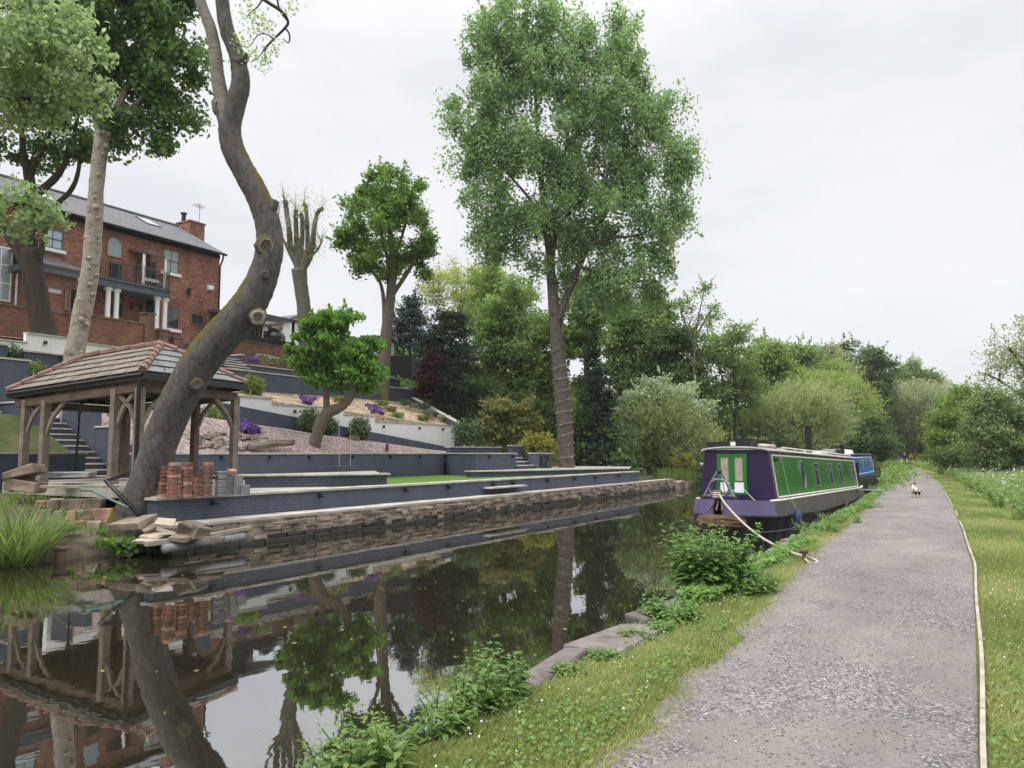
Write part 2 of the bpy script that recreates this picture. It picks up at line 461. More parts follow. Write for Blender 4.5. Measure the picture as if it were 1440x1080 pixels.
L = {}
L['poplar'] = leafmat('poplar leaf', (.085, .140, .064), (.160, .232, .115), (.29, .355, .22))
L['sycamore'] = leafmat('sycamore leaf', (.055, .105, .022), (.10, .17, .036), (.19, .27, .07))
L['darksyc'] = leafmat('dark green sycamore leaf', (.042, .075, .03), (.072, .122, .042), (.14, .205, .07))  # deeper green of the pale-barked and dark-stemmed trees' own leaves
L['chestnut'] = leafmat('chestnut leaf', (.055, .115, .022), (.10, .19, .036), (.18, .29, .07))
L['overhang'] = leafmat('lime leaf', (.135, .18, .10), (.21, .265, .155), (.32, .38, .24))
L['conifer'] = leafmat('conifer needle', (.016, .030, .016), (.029, .052, .026), (.056, .086, .042), trans=.1)
L['bluecon'] = leafmat('blue conifer needle', (.010, .022, .020), (.020, .038, .034), (.034, .056, .046), trans=.1)
L['red'] = leafmat('purple leaf', (.020, .009, .012), (.034, .013, .018), (.055, .022, .026))  # leaf colour darkened and dulled to carry the shade the shrub stands in
L['mid'] = leafmat('woodland leaf', (.072, .110, .034), (.122, .175, .056), (.215, .27, .11))
L['bright'] = leafmat('fresh leaf', (.085, .128, .03), (.135, .185, .048), (.21, .26, .085))
L['deep'] = leafmat('deep green leaf', (.038, .064, .024), (.068, .106, .037), (.115, .165, .06))
L['willow'] = leafmat('willow leaf', (.135, .16, .08), (.21, .24, .125), (.31, .335, .20))
L['willowy'] = leafmat('yellow green willow leaf', (.12, .155, .05), (.185, .225, .075), (.27, .30, .12))
L['palewillow'] = leafmat('grey willow leaf', (.13, .15, .095), (.20, .22, .14), (.29, .31, .21))
L['hedge'] = leafmat('hedge leaf', (.078, .112, .045), (.132, .172, .074), (.22, .265, .135))
L['birch'] = leafmat('pale birch leaf', (.16, .18, .055), (.25, .27, .10), (.36, .37, .17))
L['elder'] = leafmat('elder leaf', (.14, .18, .11), (.28, .33, .23), (.52, .55, .46))
L['box'] = leafmat('box leaf', (.024, .045, .018), (.046, .078, .028), (.12, .165, .075), trans=.15)
L['azalea'] = leafmat('bronze green leaf', (.075, .085, .028), (.13, .14, .048), (.22, .19, .07))
L['yellow'] = leafmat('yellow green leaf', (.12, .13, .025), (.20, .20, .042), (.30, .27, .075))
L['violet'] = leafmat('violet flower', (.12, .06, .26), (.18, .095, .36), (.28, .17, .48), gain=1)
L['nettle'] = leafmat('nettle leaf', (.062, .115, .032), (.105, .175, .05), (.18, .26, .09))
L['grass'] = leafmat('grass blade', (.110, .130, .046), (.170, .192, .074), (.275, .262, .135))
L['herb'] = leafmat('tall herb leaf', (.07, .115, .030), (.115, .17, .048), (.19, .245, .085))
L['reed'] = leafmat('reed blade', (.062, .098, .03), (.10, .145, .045), (.17, .20, .08))
L['whiteflower'] = leafmat('white flower', (.62, .62, .56), (.74, .74, .68), (.82, .82, .78), trans=.15, gain=1)
L['orangeflower'] = leafmat('yellow flower', (.55, .36, .02), (.65, .45, .03), (.70, .52, .06), trans=.1, gain=1)
L['heather'] = leafmat('grey green heath', (.12, .13, .085), (.20, .21, .15), (.34, .35, .28))
L['greybud'] = leafmat('pale bud', (.17, .18, .10), (.26, .27, .16), (.38, .38, .26))
B = {}
B['crooked'] = barkmat('smooth grey bark', (.075, .066, .062), (.215, .196, .185), moss=(.14, .12, .02), sc=(5, 5, 2), bump=1.3)
B['limb'] = barkmat('pale streaked bark', (.16, .135, .115), (.36, .32, .28), sc=(2, 2, 9), bump=.8)
B['scar'] = barkmat('pale cut wood', (.26, .225, .19), (.40, .36, .31), sc=(9, 9, 9), bump=.4)
B['pale'] = barkmat('pale scarred bark', (.25, .21, .18), (.44, .40, .35), sc=(2, 2, 2.5), bump=.6, spots=(.17, .13, .105))
B['darkbark'] = barkmat('dark bark', (.035, .028, .023), (.085, .068, .052), sc=(7, 7, 1.2), bump=1)
B['poplar'] = barkmat('fissured grey bark', (.075, .058, .05), (.185, .152, .135), sc=(7, 7, 1.0), bump=1, spots=(.05, .04, .034))
B['brown'] = barkmat('brown bark', (.09, .07, .05), (.20, .165, .125), sc=(6, 6, 1.5))
B['grey'] = barkmat('grey green bark', (.10, .095, .07), (.19, .175, .135), sc=(6, 6, 2))

# ================================================================== THE GROUND AND THE WATER
XS = np.array([-900, -500, -250, -150, -100, -80, -65, -55, -48, -44, -41, -38.5, -37, -36, -35.5, -35, -34.5, -33, -31.6, -31.2, -30.6, -30, -28.5, -27.2, -26.8, -26.4, -25, -24, -23.6, -23.2, -22.6, -22, -21, -20, -19, -18.4, -17.8, -17.2, -16.6, -16, -15.6, -15.2, -14.8, -14.5, -14.2, -8, -2.98, -2.86, -2.6, -2.3, -2, -1.5, -1, -.5, 0, .3, .7, 1.2, 1.8, 2.4, 3, 3.6, 4.3, 5, 6, 7, 8.5, 10, 12, 15, 20, 30, 45, 70, 110, 180, 300, 600, 900], float)
YS = np.concatenate([[-300, -120, -60, -30, -15, -8, -4], np.arange(-2, 16, .5), np.arange(16, 48, .8), np.arange(48, 140, 2.5), [150, 170, 200, 250, 320, 450, 700, 1200]])
P_GARDEN = ([-900, -60, -40, -35.5, -34.8, -31.2, -30.6, -27.2, -26.5, -23.6, -23.2, -15.2, -14.6, -14.2], [11, 8.6, 7.7, 7.4, 5.9, 4.6, 3.9, 2.8, 1.75, 1.5, .75, .7, .2, -1])
P_WOOD = ([-900, -60, -40, -34, -30, -26, -22.5, -20.5, -17, -15.8, -15.2, -14.5], [14, 9.4, 8.2, 7.2, 5.5, 3.6, 2.0, .9, .8, .22, -.3, -1])
P_SOIL = ([-900, -60, -40, -35, -30.6, -26.5, -23.5, -22, -18.6, -17.8, -17.2, -16, -15.2, -14.8, -14.2], [11, 8.6, 7.7, 7.0, 5.2, 3.0, 1.6, 1.05, .95, .82, .42, .30, .10, -.35, -1])
P_RIGHT = ([-2.98, -2.86, -1.8, 0, .3, 2.4, 3.6, 5, 8, 15, 60, 900], [-1, .38, .43, .45, .45, .47, .62, .95, 1.5, 2.2, 4, 10])
def ground(xs, y):
    xs, y = np.broadcast_arrays(np.asarray(xs, float), np.asarray(y, float))
    g, w, s, r = (np.interp(xs, *q) for q in (P_GARDEN, P_WOOD, P_SOIL, P_RIGHT))
    ts = np.clip((y - 10.6) / 1.2, 0, 1); tw = np.clip((y - 38.7) / 1.5, 0, 1)
    tw = np.where(xs > -16.5, np.clip((y - 43.4) / .6, 0, 1), tw)
    left = (s * (1 - ts) + g * ts) * (1 - tw) + w * tw
    nz_ = .05 * np.sin(xs * 1.7 + y * .9) * np.sin(y * 1.3 - xs * .6)
    z = np.where(xs > -2.99, r + np.where(xs > .5, nz_ * .6, nz_ * .15), np.where(xs < -14.3, left + nz_, -1.0))
    return z
def gz(x, y): return float(ground(x + bend(y), y))
gx, gy = np.meshgrid(XS, YS)
gzz = ground(gx, gy)
V = np.stack([gx - bend(gy), gy, gzz], -1).reshape(-1, 3)
nx, ny = len(XS), len(YS)
ii = (np.arange(ny - 1)[:, None] * nx + np.arange(nx - 1)[None, :]).ravel()
F = np.stack([ii, ii + 1, ii + nx + 1, ii + nx], -1)
cx = gx[:-1, :-1].ravel() + .01; cy = gy[:-1, :-1].ravel()
mi = np.where(cx > -3.2, 1, np.where((cy < 12) & (cx > -24), 2, 0))
g_ = npmesh('ground', V, 4, [M['soil'], M['verge'], M['mud']], F=F, matidx=mi, smooth=True)
tag(g_, kind='structure')
wv = [(-60, -60), (0, -60)] ; mb = MB()
ys = [-80, -20, 0, 10, 20, 30, 40, 50, 60, 70, 80, 90, 100, 110, 120, 130, 140, 200]
vs = [(-15.9 - bend(y), y, 0) for y in ys] + [(-2.7 - bend(y), y, 0) for y in ys]
n = len(ys); mb.add(vs, [(i, n + i, n + i + 1, i + 1) for i in range(n - 1)])
tag(mb.build('water', M['water']), kind='structure')
# towpath: wavering edges, widening slightly with distance, bending with the canal
py_ = np.concatenate([np.arange(-6, 20, .25), np.arange(20, 140, 1.0)])
def pl(y): return np.interp(y, [-6, 3.8, 7.4, 13.5, 36, 102, 140], [-1.62, -1.68, -1.9, -2.24, -2.75, -2.3, -2.2]) - bend(y)
def pr_(y): return np.interp(y, [-6, 5, 13, 32, 80, 140], [-.03, -.03, .03, -.25, -.4, -.4]) - bend(y)
mb = MB(); vs, fs = [], []
K = 9
for i, y in enumerate(py_):
    a, b = pl(y), pr_(y)
    a += .07 * math.sin(y * 3.1) + .05 * math.sin(y * 7.3 + 1) + .06 * math.sin(y * 1.1)
    for k in range(K):
        u = k / (K - 1); x = a + (b - a) * u
        vs.append((x, y, gz(x, y) + .006 + .022 * math.sin(math.pi * u)))
    if i:
        for k in range(K - 1):
            o = (i - 1) * K + k; fs.append((o, o + 1, o + K + 1, o + K))
mb.add(vs, fs)
tag(mb.build('gravel_path', M['path'], smooth=True), kind='structure')
# timber edging board, a run of boards
e = thing('path_edging', 'thin weathered timber edging board along right side of gravel path', 'edging board', (0, 4, .45))
y = 2.0
while y < 60:
    y2 = y + rnd.uniform(1.7, 2.3)
    if y < 16 or rnd.random() < .55:
        pts = [(pr_(q) + .03 + .008 * math.sin(q * 1.1), q, gz(0, q) + .004 + .008 * math.sin(q * 1.3)) for q in np.linspace(y, y2 - .02, 6)]
        m_ = MB()
        for a, b in zip(pts[:-1], pts[1:]): m_.beam(a, b, .028, .075)
        m_.build('board', M['plank'], e)
    y = y2
# canal edge: worn coping stones along the towpath side
e = thing('canal_edge', 'row of worn grey coping stones edging the canal beside towpath', 'canal edge', (-2.75, 8, .3))
y = -1.0
while y < 62:
    ln = rnd.uniform(.8, 1.5); vis = 4.5 < y < 9.0; w = (rnd.uniform(.17, .28) + (.26 if 5.2 < y < 6.6 else 0)) if vis else rnd.uniform(.16, .26)
    m_ = MB(); yc = y + ln / 2
    if 2.6 < y < 4.2: y += ln; continue
    m_.box((-2.99 + w / 2 - bend(yc) + rnd.uniform(-.03, .03), yc, (.27 if vis else .235) + rnd.uniform(-.02, .02)), (w, ln - .03, .30), rz=rnd.uniform(-.09, .09), jit=.045)
    o = m_.build('coping_stone', M['stone_grey'], e, bevel=.03)
    y += ln
m_ = MB()
for y in np.arange(-4, 62, 2.0):
    m_.boxb(-2.97 - bend(y), -2.8 - bend(y), y, y + 2.02, -.8, .17)
m_.build('stone_face', M['stone_dark'], e)

# ================================================================== THE TERRACED GARDEN
def wall(name, label, p0, p1, z0, z1, th=.22, mat='grey_wall', cop=True, cat='wall', group=None, lights=(), z1b=None, side=1, z0b=None, copmat='coping', over=.05):
    """side=+1: thickness grows to the left of p0->p1"""
    a, b = Vector((p0[0], p0[1], 0)), Vector((p1[0], p1[1], 0))
    d = (b - a).normalized(); nrm = Vector((-d.y, d.x, 0)) * side
    z1b = z1 if z1b is None else z1b; z0b = z0 if z0b is None else z0b
    t_ = thing(name, label, cat, (a.x, a.y, z0), group)
    m_ = MB()
    q = [a + Vector((0, 0, z0)), b + Vector((0, 0, z0b)), b + Vector((0, 0, z1b)), a + Vector((0, 0, z1))]
    m_.prism(q, nrm * th); m_.build('wall_face', M[mat], t_)
    if cop:
        m_ = MB(); n_ = max(1, int((b - a).length / .9)); h = .055
        for i in range(n_):
            s0 = -over if i == 0 else 0; s1 = over if i == n_ - 1 else 0
            A = a.lerp(b, i / n_) - d * -s0 - nrm * over; Bp = a.lerp(b, (i + 1) / n_) + d * s1 - nrm * over
            za = z1 + (z1b - z1) * i / n_; zb = z1 + (z1b - z1) * (i + 1) / n_
            dz = rnd.uniform(-.004, .004) + .002
            g = .006
            m_.prism([A + d * g + Vector((0, 0, za + dz)), Bp - d * g + Vector((0, 0, zb + dz)), Bp - d * g + Vector((0, 0, zb + h + dz)), A + d * g + Vector((0, 0, za + h + dz))], nrm * (th + 2 * over))
        m_.build('coping', M[copmat], t_)
    for s in lights:
        p = a.lerp(b, s) - nrm * .0; z = z1 + (z1b - z1) * s - .13
        m_ = MB(); c = p - nrm * .045
        m_.box((c.x, c.y, z + .02), (.07, .07, .10)); m_.box((p.x - nrm.x * .1, p.y - nrm.y * .1, z - .01), (.12, .14, .05))
        m_.build('wall_light', M['lampfit'], t_)
    return t_
def sheet(name, pts, m, kind='structure', sub=1):
    m_ = MB(); m_.add(pts, [tuple(range(len(pts)))])
    return tag(m_.build(name, M[m]), kind=kind)
def w1x(y): return -14.75 - .28 * bend(y)
# quay: rough stone wall standing in the water, pale flags on top
q_ = thing('quay_wall', 'low rubble stone quay wall standing in the canal below grey wall', 'quay wall', (-14, 10, 0))
m_ = MB()
for row, (z0, z1) in enumerate([(-.35, .08), (.08, .18), (.18, .27), (.27, .36), (.36, .44), (.44, .515)]):
    y = 10.05
    while y < 43.4:
        ln = rnd.uniform(.18, .62); y2 = min(y + ln, 43.45); yc = (y + y2) / 2
        xo = -13.95 - .75 * bend(yc) + rnd.uniform(-.03, .03) + (.05 if row == 0 else 0) - (.05 if row == 5 else 0)
        m_.box((xo - .3, yc, (z0 + z1) / 2 + rnd.uniform(-.012, .012)), (.6, y2 - y - .008, z1 - z0 + .01), jit=.017, rz=rnd.uniform(-.015, .015), mi=(2 if row == 0 or (row == 1 and rnd.random() < .6) else 1 if rnd.random() < .14 else 0))
        y = y2
m_.build('rubble_face', [M['stone'], M['stone_dark'], M['stone_wet']], q_, bevel=.018)
m_ = MB(); y = 10.0
while y < 42.6:
    y2 = y + rnd.uniform(.55, .75); yc = (y + y2) / 2
    xa = -14.0 - .75 * bend(yc); m_.boxb(w1x(yc) - .1, xa, y, y2 - .008, .52, .582 + rnd.uniform(-.004, .004))
    y = y2
m_.build('flagstone', M['coping'], q_)
m_ = MB(); y = 43.4
for k in range(9):
    m_.box((-14.9 - .2 * rnd.random(), y + .25 * k, .12 + .05 * rnd.random()), (.9, .5, .5), jit=.07, rz=rnd.uniform(-.2, .2))
m_.build('end_stone', M['stone'], q_, bevel=.02)
# wall 1 above the quay
wall('garden_wall', 'long grey painted brick wall nearest the canal, standing on the quay', (w1x(10.25), 10.25), (w1x(38.2), 38.2), .5, 1.05, .3, lights=(.05, .17, .3, .38, .48, .53, .63, .72, .8, .9), side=1)
wall('garden_wall', 'short grey end wall of the quay terrace beside the leaning tree', (-15.05, 10.35), (-17.5, 12.0), .5, 1.08, .25, side=-1, over=.03)
# ledge shelf fixed to wall 1
m_ = MB(); m_.boxb(-14.9, -14.52, 23.0, 25.6, .79, .85)
tag(m_.build('stone_shelf', M['coping'], bevel=.01), 'small projecting stone shelf on the wall above the quay', 'shelf')
sheet('terrace_paving', [(-15.0, 10.7, .985), (-15.1, 17.0, .985), (-21.95, 20, .985), (-21.95, 13.2, .985), (-17.3, 12.1, .985)], 'paleflag')
sheet('lawn', [(-15.0, 17.0, .99), (-15.15, 38.0, .99), (-16.5, 40.2, .99), (-20.2, 30.0, .99), (-21.95, 30.9, .99), (-21.95, 20.0, .99)], 'turf')
# wall 2: low planter wall by the summer house
a = AZ(337, 669, 1.36); b = AZ(544, 667, 1.36)
wall('garden_wall', 'low grey wall with broad pale coping between gazebo and artificial lawn', a[:2], b[:2], .9, 1.34, .3, side=1, over=.1)
a2 = AZ(296, 671, 1.36)
sheet('planter_floor', [(*a[:2], 1.30), (*b[:2], 1.30), (-21.97, 25.5, 1.30), (-21.97, 17.0, 1.30)], 'paleflag')
# wall 3: eye-height wall behind the lawn
wall('garden_wall', 'tall grey painted brick wall behind the artificial lawn, holding pink gravel bed', (-22, 14.4), (-22, 30.6), .7, 2.0, .25, lights=(.08, .2, .33, .45, .6, .75, .88))
wall('garden_wall', 'grey wall left of the garden steps behind the gazebo', (-22, 6.5), (-22, 12.95), .7, 2.02, .25)
wall('garden_wall', 'grey return wall facing the gazebo at far end of lawn', (-22, 30.75), (-19.75, 29.75), .7, 2.0, .25, side=1)
wall('garden_wall', 'grey raised bed wall behind poplar platform left of lettered steps', (-19.6, 29.75), (-19.5, 33.2), 1.2, 2.0, .25, lights=(.3, .9))
# poplar platform
P0, P1 = AZ(662, 663, 1.25)[:2], AZ(884, 658.6, 1.25)[:2]
wall('garden_wall', 'long low grey wall with pale top edging the poplar tree platform', P0, P1, .8, 1.22, .3, over=.08)
sheet('tree_platform', [(*P0, 1.25), (*P1, 1.25), (-17.4, 43.2, 1.25), (-21.5, 43, 1.25), (-21.9, 36, 1.25), (-19.8, 33, 1.25), (-19.8, 29.8, 1.25)], 'paleflag')
# steps with the lettered pier
s_ = thing('garden_steps', 'short flight of grey steps with pale treads beside lettered pier', 'steps', (-19.6, 33.3, 1.25))
for i in range(4):
    x0 = -19.45 - i * .34; z = 1.25 + (i + 1) * .19
    m_ = MB(); m_.boxb(-21.2, x0 - .03, 33.28, 35.0, z - .19, z - .045); m_.build('riser', M['grey_wall'], s_)
    m_ = MB(); m_.boxb(x0 - .40, x0 + .02, 33.25, 35.02, z - .045, z); m_.build('tread', M['coping'], s_)
pier = wall('pier', 'grey brick pier bearing black letters beside short steps', (-19.3, 35.05), (-19.3, 36.7), 1.2, 2.0, .5)
fc = bpy.data.curves.new('lettering', 'FONT'); fc.body = 'KP'; fc.size = .86; fc.extrude = .015; fc.offset = .018
fo = bpy.data.objects.new('tmp', fc); COL.objects.link(fo)
me = bpy.data.meshes.new_from_object(fo.evaluated_get(bpy.context.evaluated_depsgraph_get()))
bpy.data.objects.remove(fo)
lo = bpy.data.objects.new('lettering', me); COL.objects.link(lo); me.materials.append(M['black'])
lo.parent = pier; lo.rotation_euler = (R(90), 0, R(90)); lo.location = (.02, .25, .12)
wall('garden_wall', 'upper grey wall behind the clipped ball bush near poplar', (-22.05, 31.2), (-22.05, 36.0), 1.2, 2.32, .25)
wall('garden_wall', 'short grey wall above lettered steps below bronze green shrub', (-21.4, 36.05), (-21.4, 39.0), 1.2, 2.42, .25)
# gravel bed 1
sheet('gravel_bed', [(-22.2, 14.4, 2.0), (-22.2, 30.6, 2.0), (-22.2, 36, 2.1), (-25.55, 36, 2.15), (-25.55, 34.3, 2.24), (-25.55, 26.8, 2.84), (-25.55, 24.6, 3.15), (-25.55, 20.7, 3.75), (-25.55, 14.4, 3.9), (-24, 14.4, 2.9)], 'bedpink')
# sloping plinth below the white wall
wall('plinth_wall', 'dark grey sloping plinth under the stepped white wall', (-25.5, 20.3), (-25.5, 36.4), 1.7, 4.05, .3, z1b=2.33, cop=False)
wt = thing('white_wall', 'stepped white painted brick wall above the plum gravel bed', 'wall', (-26, 14, 2))
steps = [(14.3, 23.4, 4.38), (23.4, 27.85, 4.15), (27.85, 30.15, 3.88), (30.15, 38.0, 3.62), (38.0, 41.6, 3.1)]
m_ = MB(); c_ = MB()
for a, b, z in steps:
    m_.boxb(-26.2, -26, a, b, 1.5, z)
    c_.boxb(-26.26, -25.95, a - (.0), b + .04, z, z + .05)
m_.build('wall_face', M['white_wall'], wt); c_.build('coping', M['coping'], wt)
for y, z in ((26.4, 3.95), (30.8, 3.4), (33.8, 3.4), (36, 3.4), (24.7, 3.9)):
    k_ = MB(); k_.box((-25.95, y, z), (.1, .1, .12)); k_.build('wall_light', M['lampfit'], wt)
# gravel bed 2 (tan) and the sloping side wall
sheet('gravel_bed', [(-26.2, 20, 4.33), (-26.2, 23.4, 4.33), (-26.2, 23.42, 4.1), (-26.2, 27.85, 4.1), (-26.2, 27.87, 3.84), (-26.2, 30.15, 3.84), (-26.2, 30.17, 3.58), (-26.2, 37.3, 3.58), (-30, 38.3, 5.2), (-30, 26, 5.05), (-30, 20, 5.0)], 'bedtan')
wall('garden_wall', 'grey wall with pale coping sloping down beside tan gravel bed', (-25.6, 37.35), (-30.1, 38.5), 2.0, 3.74, .25, z1b=5.55, side=1, z0b=3.5)
# wall 4, bed 3, wall 5
wall('garden_wall', 'long grey wall above the tan gravel bed', (-30, 21.0), (-30, 38.6), 3.8, 5.98, .25)
sheet('upper_bed', [(-30.1, 20, 5.93), (-30.1, 38.6, 5.93), (-31.5, 38.6, 5.93), (-31.5, 20, 5.93)], 'soil')
wall('garden_wall', 'upper grey wall holding the purple and white flower bed', (-31.5, 26.4), (-31.5, 34.5), 5.5, 6.5, .22)
wall('garden_wall', 'short grey wall right of the sycamore trunk', (-30.9, 39.0), (-31.2, 41.4), 5.0, 6.2, .22)
wall('garden_wall', 'grey stub wall with pale coping in front of dark embankment', (-32.2, 37.2), (-32.2, 39.8), 5.3, 6.85, .22)
sheet('flower_bed', [(-31.7, 24.0, 6.45), (-31.7, 35, 6.45), (-34.0, 35, 6.7), (-34.0, 24.0, 6.7)], 'soil')
s_ = thing('garden_steps', 'grey steps with pale treads beside the upper flower bed', 'steps', (-30.5, 24.4, 5.95))
for i in range(5):
    x0 = -30.35 - i * .3; z = 5.95 + (i + 1) * .16
    m_ = MB(); m_.boxb(-32.3, x0 - .03, 24.6, 26.1, z - .16, z - .045); m_.build('riser', M['grey_wall'], s_)
    m_ = MB(); m_.boxb(x0 - .34, x0 + .02, 24.55, 26.15, z - .045, z); m_.build('tread', M['coping'], s_)
wall('garden_wall', 'small grey pier with pale cap left of the upper steps', (-30.9, 23.6), (-30.9, 24.5), 5.8, 7.1, .6)
wall('garden_wall', 'small grey pier with pale cap right of the upper steps', (-31.4, 26.15), (-31.4, 26.35), 5.8, 6.95, .7)
# left flight of steps behind the gazebo
s_ = thing('garden_steps', 'long flight of grey steps with pale treads behind gazebo', 'steps', (-22.2, 13, 1))
for i in range(14):
    x0 = -22.2 - i * .33; z = 1.0 + (i + 1) * .185
    m_ = MB(); m_.boxb(x0 - .9, x0 - .03, 13.0, 14.3, z - .3, z - .045); m_.build('riser', M['grey_wall'], s_)
    m_ = MB(); m_.boxb(x0 - .36, x0 + .02, 12.98, 14.32, z - .045, z); m_.build('tread', M['coping'], s_)
for k_, (xa_, xb_, z_) in enumerate(((-22.3, -23.1, 2.3), (-23.12, -24.0, 2.85), (-24.02, -25.0, 3.4), (-25.02, -25.9, 3.95))):
    wall('garden_wall', ('lowest stepped grey wall right of the long steps behind gazebo', 'second stepped grey wall right of the long steps behind gazebo', 'third stepped grey wall right of the long steps behind gazebo', 'highest stepped grey wall right of the long steps behind gazebo')[k_], (xa_, 14.4), (xb_, 14.4), .9, z_, .2, side=-1, over=.03)
wall('garden_wall', 'grey wall left of the long steps, seen between gazebo posts', (-24.4, 12.9), (-27.0, 12.9), 1.4, 3.6, .2, z1b=3.6)
wall('garden_wall', 'grey landing wall above the long steps behind gazebo', (-27, 8.0), (-27, 13.8), 2.9, 5.1, .25)
wall('garden_wall', 'grey side wall of the upper landing under the round bush', (-27.05, 13.85), (-28.9, 13.95), 3.4, 5.1, .22, side=1)
s_ = thing('garden_steps', 'grey steps with pale treads at left edge above gazebo', 'steps', (-26.2, 11, 3))
for i in range(8):
    x0 = -25.4 - i * .3; z = 3.0 + (i + 1) * .17
    m_ = MB(); m_.boxb(x0 - .5, x0 - .03, 10.4, 12.4, z - .3, z - .045); m_.build('riser', M['grey_wall'], s_)
    m_ = MB(); m_.boxb(x0 - .33, x0 + .02, 10.38, 12.42, z - .045, z); m_.build('tread', M['coping'], s_)
wall('garden_wall', 'grey wall in front of the white wall behind the gazebo roof', (-29, 14.65), (-29, 21.0), 4.0, 5.66, .25, lights=(.2,))
wall('garden_wall', 'grey wall with pale coping at left edge below the white wall', (-29, 9.0), (-29, 14.1), 4.0, 5.8, .25)
wt = thing('white_wall', 'long white painted brick wall below the brick house', 'wall', (-31, 9, 5))
m_ = MB(); c_ = MB()
for a, b, z in [(6, 15.7, 6.25), (15.7, 17.9, 6.62), (17.9, 20.4, 6.5), (20.4, 23.4, 6.72)]:
    m_.boxb(-31.2, -31, a, b, 4.0, z); c_.boxb(-31.26, -30.94, a, b + .04, z, z + .06)
m_.build('wall_face', M['white_wall'], wt); c_.build('coping', M['coping'], wt)
for y, z in ((16.4, 6.35), (21.2, 6.5)):
    k_ = MB(); k_.box((-30.95, y, z), (.1, .1, .13)); k_.build('wall_light', M['lampfit'], wt)
sheet('upper_bed', [(-31.2, 4, 6.3), (-31.2, 23.5, 6.5), (-34, 23.5, 6.9), (-34, 4, 6.7)], 'bedtan')
sheet('upper_bed', [(-29.2, 6, 5.6), (-29.2, 21, 5.6), (-31, 21, 5.62), (-31, 6, 5.6)], 'soil')
sheet('upper_bed', [(-26.2, 14.3, 4.3), (-26.2, 20.0, 4.3), (-29, 20.0, 4.9), (-29, 14.3, 4.9)], 'soil')
m_ = MB(); m_.add([(-22.3, 4, 1.9), (-22.3, 12.9, 1.9), (-25, 12.8, 3.2), (-25.3, 10.3, 3.3), (-27, 10.3, 3.6), (-27, 4, 3.6)], [(0, 1, 2, 3, 4, 5)])
tag(m_.build('grass_bank', M['soil']), kind='structure')
# brick terrace wall in front of the house, with pillars and steps
bt = thing('brick_wall', 'red brick terrace wall with stone coping in front of brick house', 'wall', (-34, 4, 6))
m_ = MB(); c_ = MB()
for a, b, z in [(4, 19.3, 8.12), (19.3, 22.9, 8.22), (22.9, 23.9, 8.0)]:
    m_.boxb(-34.25, -34, a, b, 5.9, z); c_.boxb(-34.3, -33.95, a, b + .04, z, z + .07)
m_.build('wall_face', M['gardenbrick'], bt); c_.build('coping', M['stone_dark'], bt)
for (yy, zt) in ((22.55, 8.75), (23.3, 8.05), (24.15, 7.75)):
    k_ = MB(); k_.boxb(-34.35, -33.9, yy, yy + .5, 6, zt); k_.build('pillar', M['gardenbrick'], bt)
    k_ = MB(); k_.boxb(-34.4, -33.85, yy - .05, yy + .55, zt, zt + .07); k_.build('pillar_cap', M['stone_dark'], bt)
s_ = thing('brick_steps', 'red brick steps rising to the house patio beside brick pillars', 'steps', (-33.5, 24.7, 6.6))
for i in range(6):
    x0 = -33.3 - i * .3; z = 6.6 + (i + 1) * .19
    m_ = MB(); m_.boxb(-35.4, x0 - .03, 24.7, 26.3, z - .19, z - .06); m_.build('riser', M['gardenbrick'], s_)
    m_ = MB(); m_.boxb(x0 - .33, x0 + .02, 24.7, 26.3, z - .06, z); m_.build('tread', M['stone_dark'], s_)
wall('brick_wall', 'stepped red brick wall right of brick steps', (-33.9, 26.35), (-33.9, 28.3), 6.4, 8.2, .3, mat='gardenbrick', copmat='stone_dark')
wall('brick_wall', 'red brick retaining wall under the dark open shelter', (-34.2, 28.3), (-34.2, 34.5), 6.4, 8.2, .3, mat='gardenbrick', copmat='stone_dark', z1b=8.15)
sheet('patio', [(-34.2, 4, 7.78), (-34.2, 23.9, 7.78), (-35.4, 24.2, 7.78), (-35.4, 26.4, 7.78), (-34.2, 26.5, 7.78), (-34.2, 40, 7.78), (-48, 40, 7.78), (-48, 4, 7.78)], 'paleflag')

# ================================================================== THE BRICK HOUSE
HX = -38.0
hb = thing('brick_house', 'two storey red brick house with slate roof above the garden', 'house', (HX, 20, 7.7))
EV, HY0, HY1, RIDX = 13.85, 6.0, 29.9, -42.4
RIDZ = AX(150, 293, RIDX)[2]
m_ = MB()
m_.prism([(HX, HY0, 7.0), (HX, HY1, 7.0), (HX, HY1, EV), (HX, HY0, EV)], (-.3, 0, 0))
m_.prism([(HX - .3, HY1 - .001, 7.0), (2 * RIDX - HX, HY1 - .001, 7.0), (2 * RIDX - HX, HY1 - .001, EV), (RIDX, HY1 - .001, RIDZ - .1), (HX - .3, HY1 - .001, EV)], (0, -.3, 0))
m_.prism([(2 * RIDX - HX, HY0, 7.0), (2 * RIDX - HX, HY1 - .31, 7.0), (2 * RIDX - HX, HY1 - .31, EV), (2 * RIDX - HX, HY0, EV)], (.3, 0, 0))
m_.build('wall', M['redbrick'], hb)
m_ = MB()
for sx, x1 in ((HX + .3, RIDX), (2 * RIDX - HX - .3, RIDX)):
    zl = EV - .12
    m_.prism([(sx, HY0 - .3, zl), (sx, HY1 + .22, zl), (x1, HY1 + .22, RIDZ), (x1, HY0 - .3, RIDZ)], (0, 0, .13))
roof = m_.build('roof', M['slate'], hb)
m_ = MB(); m_.tube([(RIDX, HY0 - .3, RIDZ + .13), (RIDX, HY1 + .22, RIDZ + .13)], .13, 8); m_.build('ridge_tile', M['slate'], roof)
